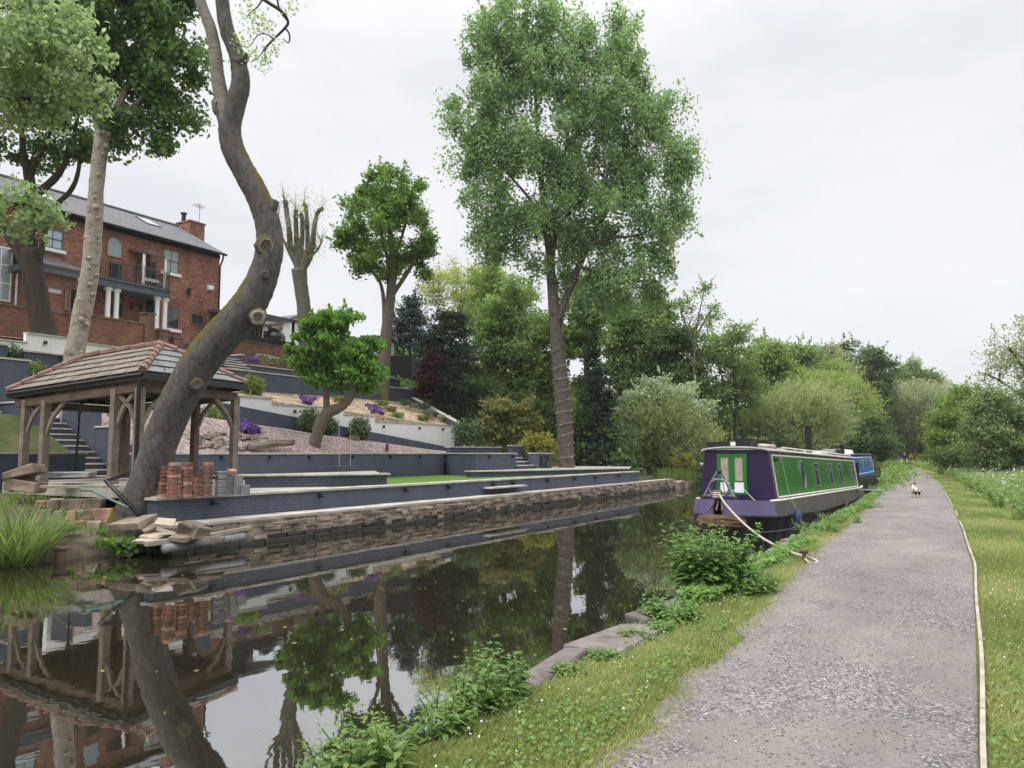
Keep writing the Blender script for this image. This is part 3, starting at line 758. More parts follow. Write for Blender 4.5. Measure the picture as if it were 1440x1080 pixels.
# chimney
m_ = MB(); cy = AX(262, 320, -42.0)[1] + .55
m_.boxb(-42.9, -41.6, cy - .6, cy + .5, RIDZ - 1.3, RIDZ + .42); m_.boxb(-42.95, -41.55, cy - .65, cy + .55, RIDZ + .42, RIDZ + .52)
ch = m_.build('chimney', M['redbrick'], roof)
m_ = MB(); m_.lathe([(.14, 0), (.13, .5), (.2, .55), (.2, .62), (.1, .64)], (-42.5, cy - .4, RIDZ + .52), 12); m_.build('chimney_pot', M['blackplastic'], hb)
m_ = MB(); ax_, az_ = -41.9, RIDZ + .52
m_.tube([(ax_, cy + .3, az_), (ax_, cy + .3, az_ + 1.3)], .02, 6)
for k in range(6): m_.tube([(ax_ - .35, cy + .1 + .1 * k - .1, az_ + 1.2 - .02 * k), (ax_ + .35, cy + .1 + .1 * k - .1, az_ + 1.2 - .02 * k)], .012, 4)
m_.tube([(ax_, cy - .1, az_ + 1.22), (ax_, cy + .6, az_ + 1.08)], .015, 4)
m_.build('aerial', M['steel'], hb)
# gutter and downpipe
m_ = MB(); m_.tube([(HX + .36, HY0, EV - .06), (HX + .36, HY1 + .2, EV - .06)], .075, 8); m_.boxb(HX + .002, HX + .05, HY0, HY1, EV - .28, EV - .09); m_.build('gutter', M['blackplastic'], hb)
m_ = MB(); m_.tube([(HX + .36, HY1 - .02, EV - .1), (HX + .3, HY1 - .02, EV - .4), (HX + .09, HY1 - .02, EV - .75), (HX + .09, HY1 - .02, 7.8)], .05, 8); m_.build('downpipe', M['blackplastic'], hb)
def skylight(px, py):
    sl = (RIDZ + .13 - (EV + .01)) / ((HX + .3) - RIDX)
    n_ = np.array([sl, 0, 1.0]); c0 = EV + .01 + (HX + .3) * sl
    d = ray(px, py); c = _C + d * ((c0 - n_ @ _C) / (n_ @ d))
    ya, yb, xa, xb = c[1] - .45, c[1] + .45, c[0] + .6, c[0] - .6
    zf = lambda x: EV + .01 + (HX + .3 - x) * sl
    m_ = MB(); m_.prism([(xa, ya, zf(xa) + .002), (xa, yb, zf(xa) + .002), (xb, yb, zf(xb) + .002), (xb, ya, zf(xb) + .002)], (0, 0, .07))
    s = m_.build('skylight', M['greypaint'], hb)
    m_ = MB(); e_ = .07
    xA, xB = xa - .0, xb
    lerp = lambda t: xa + (xb - xa) * t
    m_.add([(lerp(.07), ya + e_, zf(lerp(.07)) + .076), (lerp(.07), yb - e_, zf(lerp(.07)) + .076), (lerp(.93), yb - e_, zf(lerp(.93)) + .076), (lerp(.93), ya + e_, zf(lerp(.93)) + .076)], [(0, 1, 2, 3)])
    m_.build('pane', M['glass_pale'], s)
skylight(209, 313); skylight(61, 277)
def fy(px, py, X=HX): p = AX(px, py, X); return p[1], p[2]
def window(x0, y0, x1, y1, nv=1, nh=1, frame='wood_brown', glass='glass', sill=True, arch=False, X=HX, lintel=True, name='window', fw=.07):
    (ya, zt0), (yb, zb0) = fy(x0, y0, X), fy(x1, y1, X)
    zt = fy((x0 + x1) / 2, (y0 + fy_off(x0, x1, y0)), X)[1]; zb = fy((x0 + x1) / 2, y1 - fy_off(x0, x1, y1) * 0, X)[1]
    zt, zb = max(zt0, zt), zb0
    return winrect(ya, yb, zb, zt, nv, nh, frame, glass, sill, arch, X, lintel, name, fw)
def fy_off(x0, x1, y): return 0
def winrect(ya, yb, zb, zt, nv=1, nh=1, frame='wood_brown', glass='glass', sill=True, arch=False, X=HX, lintel=True, name='window', fw=.07):
    yc, r_ = (ya + yb) / 2, (yb - ya) / 2
    m_ = MB()
    top = zt - r_ if arch else zt
    m_.boxb(X + .003, X + .045, ya, ya + fw, zb, top); m_.boxb(X + .003, X + .045, yb - fw, yb, zb, top)
    m_.boxb(X + .003, X + .045, ya + fw, yb - fw, zb, zb + fw)
    if not arch: m_.boxb(X + .003, X + .045, ya + fw, yb - fw, top - fw, top)
    else:
        for k in range(12):
            a0, a1 = math.pi * k / 12, math.pi * (k + 1) / 12
            q = [(X + .003, yc + rr * math.cos(a), top + rr * math.sin(a)) for rr, a in ((r_, a0), (r_, a1), (r_ - fw, a1), (r_ - fw, a0))]
            m_.prism(q, (.042, 0, 0))
    for k in range(1, nv + 0 if nv > 1 else 1): m_.boxb(X + .004, X + .035, ya + (yb - ya) * k / nv - .018, ya + (yb - ya) * k / nv + .018, zb + fw, top - (0 if arch else fw))
    for k in range(1, nh): m_.boxb(X + .005, X + .04, ya + fw, yb - fw, zb + (top - zb) * k / nh - .03, zb + (top - zb) * k / nh + .03)
    f = m_.build(name, M[frame], hb)
    m_ = MB()
    if arch: m_.prism([(X + .002, yc + (r_ - .01) * math.cos(math.pi * k / 12), top + (r_ - .01) * math.sin(math.pi * k / 12)) for k in range(13)] + [(X + .002, ya + .01, zb + .01), (X + .002, yb - .01, zb + .01)], (.012, 0, 0))
    else: m_.boxb(X + .002, X + .014, ya + .01, yb - .01, zb + .01, zt - .01)
    m_.build('pane', M[glass], f)
    if sill:
        m_ = MB(); m_.boxb(X + .003, X + .12, ya - .12, yb + .12, zb - .17, zb - .005); m_.build('sill', M['white'], f)
    if lintel and not arch:
        m_ = MB(); m_.boxb(X + .001, X + .02, ya - .12, yb + .12, zt + .01, zt + .28); m_.build('lintel', M['gardenbrick'], f)
    if arch:
        m_ = MB()
        for k in range(12):
            a0, a1 = math.pi * k / 12, math.pi * (k + 1) / 12
            m_.prism([(X + .001, yc + rr * math.cos(a), top + rr * math.sin(a)) for rr, a in ((r_ + .24, a0), (r_ + .24, a1), (r_ + .005, a1), (r_ + .005, a0))], (.02, 0, 0))
        m_.build('brick_arch', M['gardenbrick'], f)
    return f
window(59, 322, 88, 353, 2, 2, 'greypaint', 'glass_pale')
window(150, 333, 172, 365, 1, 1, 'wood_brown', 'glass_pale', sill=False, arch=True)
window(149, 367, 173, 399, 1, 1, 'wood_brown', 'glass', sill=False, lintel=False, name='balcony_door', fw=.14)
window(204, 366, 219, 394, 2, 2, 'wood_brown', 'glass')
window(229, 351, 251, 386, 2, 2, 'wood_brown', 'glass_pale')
window(235, 430, 251, 464, 1, 2, 'wood_brown', 'glass')
window(268, 441, 286, 459, 2, 1, 'wood_brown', 'glass', sill=False)
window(205, 424, 219, 456, 1, 1, 'dark', 'dark', sill=False, lintel=False, name='door')
window(150, 424, 173, 448, 2, 1, 'wood_brown', 'glass', sill=False, lintel=False)
window(-14, 346, 14, 425, 2, 3, 'white', 'glass_pale', sill=False, lintel=False)
window(36, 404, 42, 432, 1, 1, 'greypaint', 'glass', sill=False, lintel=False)
# rendered panel under the first window, vertical cladding under the balcony
(ya, zt), (yb, zb) = fy(61, 363), fy(90, 375)
m_ = MB(); m_.boxb(HX + .001, HX + .02, ya, yb, zb, zt); m_.build('render_panel', M['stone'], hb)
(ya, zt), (yb, zb) = fy(174, 412), fy(204, 456)
m_ = MB(); k = ya
while k < yb: m_.boxb(HX + .001, HX + .03, k, min(k + .11, yb), 7.78, zt); k += .125
m_.build('cladding', M['wood_brown'], hb)
# white downpipe, floodlight, wall lamps
y_, z_ = fy(24, 376); m_ = MB(); m_.tube([(HX + .07, y_, z_), (HX + .07, y_, 7.8)], .06, 8); m_.build('downpipe', M['white'], hb)
y_, z_ = fy(294, 405); m_ = MB(); m_.box((HX + .1, y_, z_), (.2, .36, .26), jit=.03); m_.build('floodlight', M['white'], hb, bevel=.03)
for px, py in ((265, 411), (184, 432), (197, 434)):
    y_, z_ = fy(px, py); m_ = MB(); m_.box((HX + .07, y_, z_), (.13, .14, .3)); m_.box((HX + .08, y_, z_ + .18), (.17, .2, .05)); m_.build('wall_lamp', M['lampfit'], hb)
# bay with slate lean-to roof
BX = HX + 1.3
(ya, _z), (yb, _z2) = fy(64, 386, BX), fy(116, 398, BX)
zt = fy(90, 392, BX)[1] + .1
m_ = MB(); m_.boxb(HX + .002, BX, ya - .6, yb - .2, 7.0, zt); m_.build('bay_wall', M['gardenbrick'], hb)
m_ = MB(); m_.prism([(BX + .25, ya - 1, zt + .3), (BX + .25, yb + .2, zt + .3), (HX + .02, yb - .6, zt + 1.0), (HX + .02, ya - 1, zt + 1.0)], (0, 0, .1)); m_.build('bay_roof', M['slate'], hb)
m_ = MB(); m_.boxb(HX + .02, BX + .2, ya - 1, yb + .15, zt + .002, zt + .29); m_.build('fascia', M['greypaint'], hb)
(y0, z1), (y1, z0) = fy(66, 398, BX), fy(88, 416, BX)
winrect(y0, y1, z0, z1 - .15, 1, 1, 'wood_brown', 'glass_pale', False, X=BX, lintel=False)
(y0, z1), (y1, z0) = fy(91, 403, BX), fy(98, 437, BX)
winrect(y0, y1, z0, z1 - .1, 1, 3, 'wood_brown', 'glass', False, X=BX, lintel=False)
(y0, z1), (y1, z0) = fy(100, 404, BX), fy(113, 438, BX)
winrect(y0, y1, z0, z1 - .1, 1, 1, 'dark', 'dark', False, X=BX, lintel=False, name='door')
# balcony on ionic columns, canopy, railings
GX = HX + 1.5
(ya, zt), (yb, zb) = fy(140, 396, GX), fy(239, 420, GX)
zs = fy(190, 404, GX)[1]
bal = None
m_ = MB(); m_.boxb(HX + .002, GX, ya, yb, zs - .22, zs + .12); m_.boxb(HX + .01, GX + .08, ya - .08, yb + .08, zs + .121, zs + .2); bal = m_.build('balcony', M['greypaint'], hb)
m_ = MB(); zr = zs + 1.15
for k in np.arange(ya + .05, yb, .13): m_.tube([(GX - .06, k, zs + .2), (GX - .06, k, zr)], .012, 5)
for k in np.arange(HX + .1, GX - .1, .13): m_.tube([(k, yb - .05, zs + .2), (k, yb - .05, zr)], .012, 5)
for z in (zs + .27, zr): m_.tube([(GX - .06, ya, z), (GX - .06, yb - .05, z), (HX, yb - .05, z)], .02, 5)
for k in (ya + .05, (ya + yb) / 2, yb - .05): m_.tube([(GX - .06, k, zs + .2), (GX - .06, k, zr + .06)], .03, 6)
m_.build('railing', M['black'], bal)
for px, py in ((153, 415), (165, 417), (222, 425), (233, 427)):
    y_ = fy(px, py, GX - .2)[1 - 1]; zb_ = 7.8; zt_ = zs - .222
    m_ = MB(); m_.lathe([(.17, 0), (.17, .08), (.13, .12), (.115, zt_ - zb_ - .2), (.14, zt_ - zb_ - .16), (.19, zt_ - zb_ - .12), (.19, zt_ - zb_)], (GX - .25, y_, zb_), 14)
    m_.build('column', M['white'], hb, smooth=False)
(y0, z0), (y1, z1) = fy(180, 347.5), fy(229, 364, HX + 1.0)
ze = fy(212, 359, HX + 1.1)[1]; zh = fy(180, 349)[1]
m_ = MB(); m_.prism([(HX + 1.15, y0 + .25, ze), (HX + 1.15, y1 + .05, ze), (HX + .003, y1 - .1, zh - .1), (HX + .003, y0, zh - .1)], (0, 0, .09)); m_.build('canopy_roof', M['slate'], hb)
for px in (202, 232):
    y_ = fy(px, 380, HX + 1.05)[0]; m_ = MB(); m_.boxb(HX + 1.0, HX + 1.1, y_ - .05, y_ + .05, zs + .2, ze - .01); m_.build('canopy_post', M['white'], hb)
# ---- outbuildings to the right of the house
sh = thing('garden_shelter', 'dark open fronted garden shelter on the red brick wall', 'shelter', (-35.5, 30, 8.2))
(ya, zf_), (yb, zr_) = fy(356, 482, -34.4), fy(413, 470, -34.4)
zt = fy(390, 449, -34.4)[1]
m_ = MB(); m_.boxb(-38, -37.8, ya, yb, 8.2, zt); m_.boxb(-37.8, -34.5, ya, ya + .15, 8.2, zt); m_.build('shelter_wall', M['dark'], sh)
m_ = MB(); m_.prism([(-34.1, ya - .3, zt + .0), (-34.1, yb + .3, zt - .05), (-38.1, yb + .3, zt + .45), (-38.1, ya - .3, zt + .5)], (0, 0, .14)); m_.build('shelter_roof', M['greypaint'], sh)
for k in (ya + .02, yb - .12): m_ = MB(); m_.boxb(-34.45, -34.33, k, k + .12, 8.2, zt); m_.build('post', M['black'], sh)
m_ = MB(); m_.boxb(-34.5, -34.25, ya, yb, 8.26, 8.55); m_.build('counter', M['black'], sh)
m_ = MB()
for k in range(14): m_.boxb(-36.9 + .2 * rnd.random(), -36.6, ya + .4 + k * .3, ya + .4 + k * .3 + rnd.uniform(.05, .22), 9.0, 9.0 + rnd.uniform(.3, 1.1))
m_.build('shelf_clutter', M['wood_brown'], sh)
bbq = thing('barbecue', 'covered blue grey barbecue standing inside the dark shelter', 'barbecue', (-35.2, ya + 2.2, 8.3))
m_ = MB(); m_.blob((-35.2, ya + 2.3, 9.0), (.4, .6, .42), 12, 8, .05); m_.build('lid', M['steel'], bbq, smooth=True)
m_ = MB(); m_.boxb(-35.5, -34.9, ya + 1.8, ya + 2.8, 7.8, 8.6); m_.build('cabinet', M['greypaint'], bbq)
bg_ = thing('bungalow', 'distant white gabled bungalow with dark roof beyond the shelter', 'house', tuple(AD(410, 470, 62)))
p = AD(398, 470, 62); q = AD(425, 470, 62); zt = AD(405, 451, 62)[2]; zr = AD(404, 440, 62)[2]
m_ = MB(); m_.boxb(p[0] - 7, p[0], p[1], p[1] + 3.2, 7, zt); m_.prism([(p[0], p[1], zt), (p[0], p[1] + 3.2, zt), (p[0], p[1] + 1.6, zr)], (-7, 0, 0)); m_.build('wall', M['white'], bg_)
m_ = MB()
for s in (-1, 1): m_.prism([(p[0] + .3, p[1] + 1.6, zr + .02), (p[0] + .3, p[1] + 1.6 + s * 2.0, zt - .28), (p[0] - 7, p[1] + 1.6 + s * 2.0, zt - .28), (p[0] - 7, p[1] + 1.6, zr + .02)], (0, 0, .14))
m_.build('roof', M['slate'], bg_)
m_ = MB(); m_.boxb(p[0] - 6, p[0] - .1, p[1] + 3.21, p[1] + 9, 7, zt - .5); m_.prism([(p[0] + .2, p[1] + 3.5, zt - .5), (p[0] + .2, p[1] + 9.3, zt - .5), (p[0] - 4, p[1] + 9.3, zt + .5), (p[0] - 4, p[1] + 3.5, zt + .5)], (0, 0, .12)); m_.build('side_wing', M['slate'], bg_)
GS_ = 1
gsd = thing('garden_shed', 'small pale green shed with dark pitched roof behind sycamore trunk', 'shed', tuple(AD(548, 495, 55)))
p = AD(528, 490, 55); q = AD(562, 490, 55); z1 = AD(550, 478, 55)[2]; zr = AD(540, 472, 55)[2]; w_ = q - p
m_ = MB(); L_ = float(np.hypot(w_[0], w_[1])); m_.box(((p[0] + q[0]) / 2 - 1, (p[1] + q[1]) / 2 + .3, z1 - .6), (2.5, L_, 1.2), rz=math.atan2(w_[1], w_[0]) - R(90)); m_.build('wall', simple('pale green board', (.33, .40, .38), .6, .15), gsd)
m_ = MB(); c_ = ((p + q) / 2)
m_.box((c_[0] - 1, c_[1] + .3, z1 + .16), (3.1, L_ + .5, .12), rz=math.atan2(w_[1], w_[0]) - R(90), rot=None); m_.build('roof', M['slate'], gsd)
m_ = MB(); m_.box((c_[0] - .9, c_[1] + .9, z1 - 1.2 - 1.2), (4.2, L_ + 2.6, 2.35), rz=math.atan2(w_[1], w_[0]) - R(90)); m_.build('deck', M['dark'], gsd)

# ================================================================== GAZEBO AND GARDEN CLUTTER
FZ, EZ = 1.33, 3.88
F_ = Vector((-16.19, 10.75, EZ)); R_ = Vector(AZ(346, 541, EZ)); 
L_ = Vector(AD(10, 552.5, 19.9)); B_ = L_ + R_ - F_
gzb = thing('gazebo', 'open oak gazebo with hipped stone slate roof beside the leaning tree', 'gazebo', (-20, 13, FZ))
RA = Vector(AY(227, 486, 12.5)); RB = Vector(AD(120, 503, 20.3))
def slates(m_, e0, e1, t0, t1, rows, mi=0):
    for k in range(rows):
        u0, u1 = k / rows, (k + 1) / rows
        a0, b0 = e0.lerp(t0, u0), e1.lerp(t1, u0); a1, b1 = e0.lerp(t0, u1), e1.lerp(t1, u1)
        n_ = max(1, int((b0 - a0).length / .62))
        off = .5 if k % 2 else 0
        cuts = [0] + [min(1, max(0, (i + off + rnd.uniform(-.12, .12)) / n_)) for i in range(1 if not off else 0, n_)] + [1]
        for c0, c1 in zip(cuts[:-1], cuts[1:]):
            if c1 - c0 < .01: continue
            g = .004
            p = [a0.lerp(b0, c0 + g), a0.lerp(b0, c1 - g), a1.lerp(b1, c1 - g), a1.lerp(b1, c0 + g)]
            lift = Vector((0, 0, .028)); dz = Vector((0, 0, rnd.uniform(0, .010)))
            q = [p[0] + lift * 1.5 + dz, p[1] + lift * 1.5 + dz, p[2] + dz + lift * .3, p[3] + dz + lift * .3]
            nn = (q[1] - q[0]).cross(q[3] - q[0])
            if nn.length < 1e-6: continue
            nn.normalize(); nn = nn if nn.z > 0 else -nn
            m_.prism(q, nn * .022, mi)
m_ = MB()
slates(m_, L_, F_, RB, RA, 5); slates(m_, F_, R_, RA, RA + (RB - RA) * .0001, 5, 1)
slates(m_, B_, L_, RB, RB + Vector((.001, 0, 0)), 5); slates(m_, R_, B_, RA, RB, 5)
gr = m_.build('roof', [M['gazslate'], M['gazslate_dark']], gzb)
m_ = MB()
for a, b in ((F_, RA), (L_, RB), (R_, RA), (B_, RB), (RA, RB)):
    d = (b - a); n_ = max(2, int(d.length / .36))
    for i in range(n_):
        p, q = a.lerp(b, i / n_), a.lerp(b, (i + .96) / n_)
        up = Vector((0, 0, .055))
        m_.tube([p + up * 1.25, q + up * .9], [.092, .082], 7)
m_.build('ridge_tile', M['terracotta'], gr)
m_ = MB()
dn = Vector((0, 0, -.14))
for a, b in ((F_, L_), (F_, R_), (R_, B_), (L_, B_)):
    m_.prism([a, b, b + dn, a + dn], (b - a).cross(Vector((0, 0, 1))).normalized() * .05)
    m_.tube([a + dn * .4 + Vector((0, 0, .02)), b + dn * .4 + Vector((0, 0, .02))], .05, 6)
m_.build('gutter', M['blackplastic'], gzb)
m_ = MB()
cen = (F_ + L_ + R_ + B_) / 4
for a, b, t0, t1 in ((F_, L_, RA, RB), (F_, R_, RA, RA), (R_, B_, RA, RB), (L_, B_, RB, RB)):
    m_.prism([a + Vector((0, 0, -.01)), b + Vector((0, 0, -.01)), t1 + Vector((0, 0, -.03)), t0 + Vector((0.001, 0, -.03))], (0, 0, -.03))
    for k in range(1, 9):
        p = a.lerp(b, k / 9); q = t0.lerp(t1, k / 9); m_.beam(p + Vector((0, 0, -.09)), q + Vector((0, 0, -.1)), .06, .1)
m_.build('rafter', M['timber_dark'], gzb)
ins = .09
def inset(p): return p.lerp(cen, ins)
f_, l_, r__, b_ = inset(F_), inset(L_), inset(R_), inset(B_)
TZ = EZ - .32
m_ = MB()
for a, b in ((f_, l_), (f_, r__), (r__, b_), (l_, b_)):
    a2, b2 = Vector((a.x, a.y, min(TZ, a.z - .3))), Vector((b.x, b.y, min(TZ, b.z - .3)))
    m_.beam(a2, b2, .16, .2)
m_.build('beam', M['timber_dark'], gzb)
def post(p, dark=False, zt=TZ, dirs=()):
    m_ = MB(); h = .1
    m_.box((p[0], p[1], (FZ + zt) / 2 - .1), (.175, .175, zt - FZ + .2), jit=.006); m_.box((p[0], p[1], FZ + .08), (.215, .215, .16))
    po = m_.build('post', M['timber_dark' if dark else 'timber'], gzb, bevel=.012)
    for d in dirs:
        d = Vector(d).normalized(); k_ = MB()
        pts = [Vector((p[0], p[1], zt - .85)) + d * .08, Vector((p[0], p[1], zt - .45)) + d * .3, Vector((p[0], p[1], zt - .08)) + d * .75]
        for a, b in zip(pts[:-1], pts[1:]): k_.beam(a, b, .07, .095)
        k_.build('brace', M['timber'], po)
fl = (l_ - f_).normalized(); frd = (r__ - f_).normalized()
def onray(px, a, b):
    best = min(np.linspace(0, 1, 300), key=lambda u: abs(proj(a.lerp(b, u))[0] - px)); return a.lerp(b, best)
def proj(p):
    d = np.array(p) - _C; k = d @ _f; return 720 + FPX * (d @ _r) / k, 540 - FPX * (d @ _u) / k
zl = l_.z - .3
post(f_, dirs=(fl, frd)); post(onray(164, f_, l_), dirs=(-fl,)); p66 = onray(66, f_, l_); post(p66, dirs=(fl * -1,), zt=p66.z - .3)
post(onray(38, f_, l_) if True else l_, zt=l_.z - .2, dirs=(-fl,)); post(r__, dirs=(-frd, fl)); post(onray(276, r__, b_), True, dirs=(-fl,)); post(onray(146, r__, b_), True, dirs=(-fl, fl)); post(onray(179, r__, b_), True)
m_ = MB(); p = f_ + Vector((.16, -.14, 0)); m_.tube([(p.x, p.y, EZ - .15), (p.x, p.y, FZ + .05)], .05, 8); m_.build('downpipe', M['blackplastic'], gzb)
m_ = MB(); m_.prism([(f_.x + .25, f_.y - .25, FZ - .30), (l_.x, l_.y - .25, FZ - .30), (b_.x, b_.y + .2, FZ - .30), (r__.x + .25, r__.y + .2, FZ - .30)], (0, 0, .30)); m_.build('floor', M['paleflag'], gzb)
# short lamp post on steps behind the gazebo (black) with a little plant lamp at top
lp = thing('lamp_post', 'thin black lamp post standing between gazebo posts near the steps', 'lamp post', tuple(AX(107, 636, -22.3)))
p0, p1 = AX(106, 640, -21.7), AX(112, 580, -21.7)
m_ = MB(); m_.tube([(p0[0], p0[1], 1.0), tuple(p1)], .03, 8); m_.build('pole', M['black'], lp)
m_ = MB(); m_.lathe([(.05, 0), (.09, .12), (.1, .2), (.03, .27)], tuple(p1), 10); m_.build('lantern', M['black'], lp)
# ---- loose bricks in stacks on the wall end
def bricks(label, x, y, z0, rows, n, m, ln=.215, wd=.1, hh=.065, rz=0, group='loose bricks stacked on the grey wall', jit=.008):
    for k in range(rows):
        for i in range(n):
            b = MB(); c, s_ = math.cos(rz), math.sin(rz)
            dx, dy = (i - (n - 1) / 2) * (wd + .004), 0
            if k % 2 and n > 1: pass
            b.box((x + dx * c + rnd.uniform(-jit, jit), y + dx * s_ + rnd.uniform(-jit, jit), z0 + hh * (k + .5)), (wd - .004, ln, hh - .013), rz=rz + rnd.uniform(-.09, .09), jit=.004)
            tag(b.build('brick', m if not isinstance(m, list) else rnd.choice(m), bevel=.005, seg=1), label, 'brick', group)
WZ = 1.107
ST = [M['brickred'], M['brickred'], M['brickbrown'], M['brickbrown'], M['brickpink']]
def stackpos(px, D=16.3, dz=0):
    p = AD(px, 690, D); return p[0], p[1]
BR = .165
for px, rows, lab, D in ((214, 8, 'old brick in the dull leftmost stack on the wall end', 16.75), (229, 9, 'red brick in the tall stack left of the front corner stack', 16.55), (244, 9, 'red brick in the tallest front stack at the wall corner', 16.25), (260.5, 9, 'red brick in the tall stack right of front corner stack', 16.55), (274.5, 5, 'red brick in the low stack between two tall stacks', 16.75), (290, 9, 'red brick in the rightmost tall red stack on wall', 16.85)):
    x, y = stackpos(px, D); bricks(lab, x, y, WZ, rows, 2, ST, ln=.205, wd=.098, hh=.083, rz=R(-8))
x, y = stackpos(311, 17.2); bricks('grey paver in the leftmost grey stack on grey wall', x, y, WZ, 9, 2, M['brickgrey'], ln=.22, wd=.12, hh=.06, rz=R(-25), group='grey pavers stacked on the grey wall')
for px, h_, lab, tilt in ((325, .46, 'tall upright grey paver with brown brick on top', 0), (334, .43, 'upright grey paver between two other upright pavers', .05), (344, .22, 'short grey paver at right end of the stacks', 0)):
    x, y = stackpos(px, 17.4); b = MB(); b.box((x, y, WZ + h_ / 2), (.13, .2, h_), rz=R(-25), jit=.01); tag(b.build('paver', M['brickgrey'], bevel=.006), lab, 'paver')
x, y = stackpos(325, 17.4); b = MB(); b.box((x, y, WZ + .46 + .06), (.16, .2, .1), rot=Matrix.Rotation(.35, 3, 'Y'), jit=.01); tag(b.build('brick', M['brickpink'], bevel=.006), 'brown brick resting tilted on top of upright grey paver', 'brick')
m_ = MB(); p = AD(250, 700, 16.6); 
# pink brick stack in the soil on the left
for i, px in enumerate((58, 70, 82)):
    p = AD(px, 700, 17.3)
    bricks('pink brick in the small stack on the soil bank', p[0], p[1], .62, 5, 1, [M['brickpink'], M['brickred']], ln=.22, wd=.19, hh=.075, rz=R(-30), group='pink bricks stacked on the soil bank', jit=.012)
# tilted stone troughs
for (px, py, lab, tl, sz) in ((37, 683, 'buff stone block lying tilted under another block', .1, (.7, .5, .28)), (36, 664, 'upper tilted buff stone block at left of gazebo', -.28, (.72, .5, .2))):
    p = AD(px, py, 17.6); b = MB(); b.box(p, sz, rot=Matrix.Rotation(R(28), 3, 'Z') @ Matrix.Rotation(tl, 3, 'Y'), jit=.04); tag(b.build('stone_block', M['stone'], bevel=.03), lab, 'stone')
# dry stone retaining wall of rough blocks
dw = thing('dry_stone_wall', 'rough dry stone wall of squarish blocks on the soil bank', 'stone wall', (-17.4, 10, .3))
for row, (zc, off) in enumerate(((.44, 0), (.68, .25), (.90, .1))):
    pa, pb = AD(44 + 12 * row, 740, 17.0), AD(166 - 8 * row, 730, 17.2)
    L0 = float(np.hypot(*(pb - pa)[:2])); u = 0
    while u < L0 - .1:
        ln = rnd.uniform(.26, .46); c = pa + (pb - pa) * ((u + ln / 2) / L0)
        b = MB(); b.box((c[0] - .12 * row + rnd.uniform(-.04, .04), c[1] + .06 * row, zc), (ln - .02, .34, .235), rz=math.atan2((pb - pa)[1], (pb - pa)[0]) + rnd.uniform(-.08, .08), jit=.035)
        b.build('stone_block', M['stone'] if rnd.random() < .75 else M['brickpink'], dw, bevel=.03); u += ln
# big slabs, rubble
def slab(px, py, D, size, lab, m='paleslab', tilt=(0, 0), rz=0, name='paving_slab', cat='slab'):
    p = AD(px, py, D); b = MB()
    b.box(p, size, rot=Matrix.Rotation(rz, 3, 'Z') @ Matrix.Rotation(tilt[0], 3, 'X') @ Matrix.Rotation(tilt[1], 3, 'Y'), jit=min(size) * .25)
    return tag(b.build(name, M[m], bevel=min(size) * .12), lab, cat)
slab(186, 736, 15.7, (.72, .6, .12), 'large flat grey slab leaning beside the dry stone wall', 'stone', (.22, -.1), R(20))
slab(206, 741, 15.6, (.5, .3, .07), 'small buff slab right of the large flat slab', 'stone', (.3, .2), R(-10))
slab(222, 752, 15.4, (.5, .45, .05), 'pale broken slab lying on top of the rubble heap', 'paleslab', (.15, .1), R(10))
slab(236, 748, 15.2, (.42, .34, .05), 'pale triangular slab piece at right of rubble heap', 'paleslab', (-.1, .35), R(50))
slab(214, 760, 15.2, (.6, .4, .06), 'pale slab at the bottom of the rubble heap', 'paleslab', (.1, 0), R(30))
slab(232, 735, 15.6, (.35, .25, .06), 'small pale slab leaning on the grey wall corner', 'paleslab', (.5, .2), R(40))
slab(268, 745, 15.3, (.36, .4, .3), 'rough brown boulder beside the flagged quay', 'stone_dark', (.2, .3), R(30), 'boulder', 'boulder')
slab(282, 750, 15.2, (.34, .32, .22), 'smaller brown boulder right of the rough boulder', 'stone_dark', (.1, .2), R(70), 'boulder', 'boulder')
slab(255, 757, 15.0, (.4, .26, .1), 'flat brown rock at the water edge under rubble', 'stone', (.1, .1), R(10), 'rock', 'rock')
slab(295, 757, 15.2, (.55, .3, .09), 'flat stone at foot of the quay near the pipe', 'stone_dark', (.05, .1), R(40), 'rock', 'rock')
p = AD(17, 686, 17.5); m_ = MB(); m_.blob(tuple(p), (.13, .12, .1), 9, 6, .08); tag(m_.build('rock', M['paleslab'], smooth=True), 'small round pale stone beside the tilted blocks', 'rock')
# black bent pipe leaning from the tree, teal hose, grey planks
m_ = MB(); m_.tube([AD(196, 752 - 27, 15.9), AD(149, 676, 16.2), AD(180, 666, 16.9)], .045, 8); tag(m_.build('bent_pipe', M['blackplastic'], smooth=True), 'bent black pipe leaning beside the tree base', 'pipe')
m_ = MB(); m_.tube([AD(112, 689, 17), AD(130, 690, 16.6), AD(150, 700, 16.2), AD(166, 707, 16), AD(180, 714, 15.8)], .028, 7); tag(m_.build('garden_hose', M['hose'], smooth=True), 'teal green hose lying on the soil under the tree', 'hose')
slab(112, 684, 17.2, (1.6, .14, .05), 'thin grey plank lying in front of the gazebo floor', 'plank', (0, 0), R(40), 'plank', 'plank')
slab(102, 667.5, 18.2, (.95, .35, .12), 'dark grey coping slab lying on gazebo floor edge', 'brickgrey', (0, 0), R(32), 'stone_slab', 'slab')
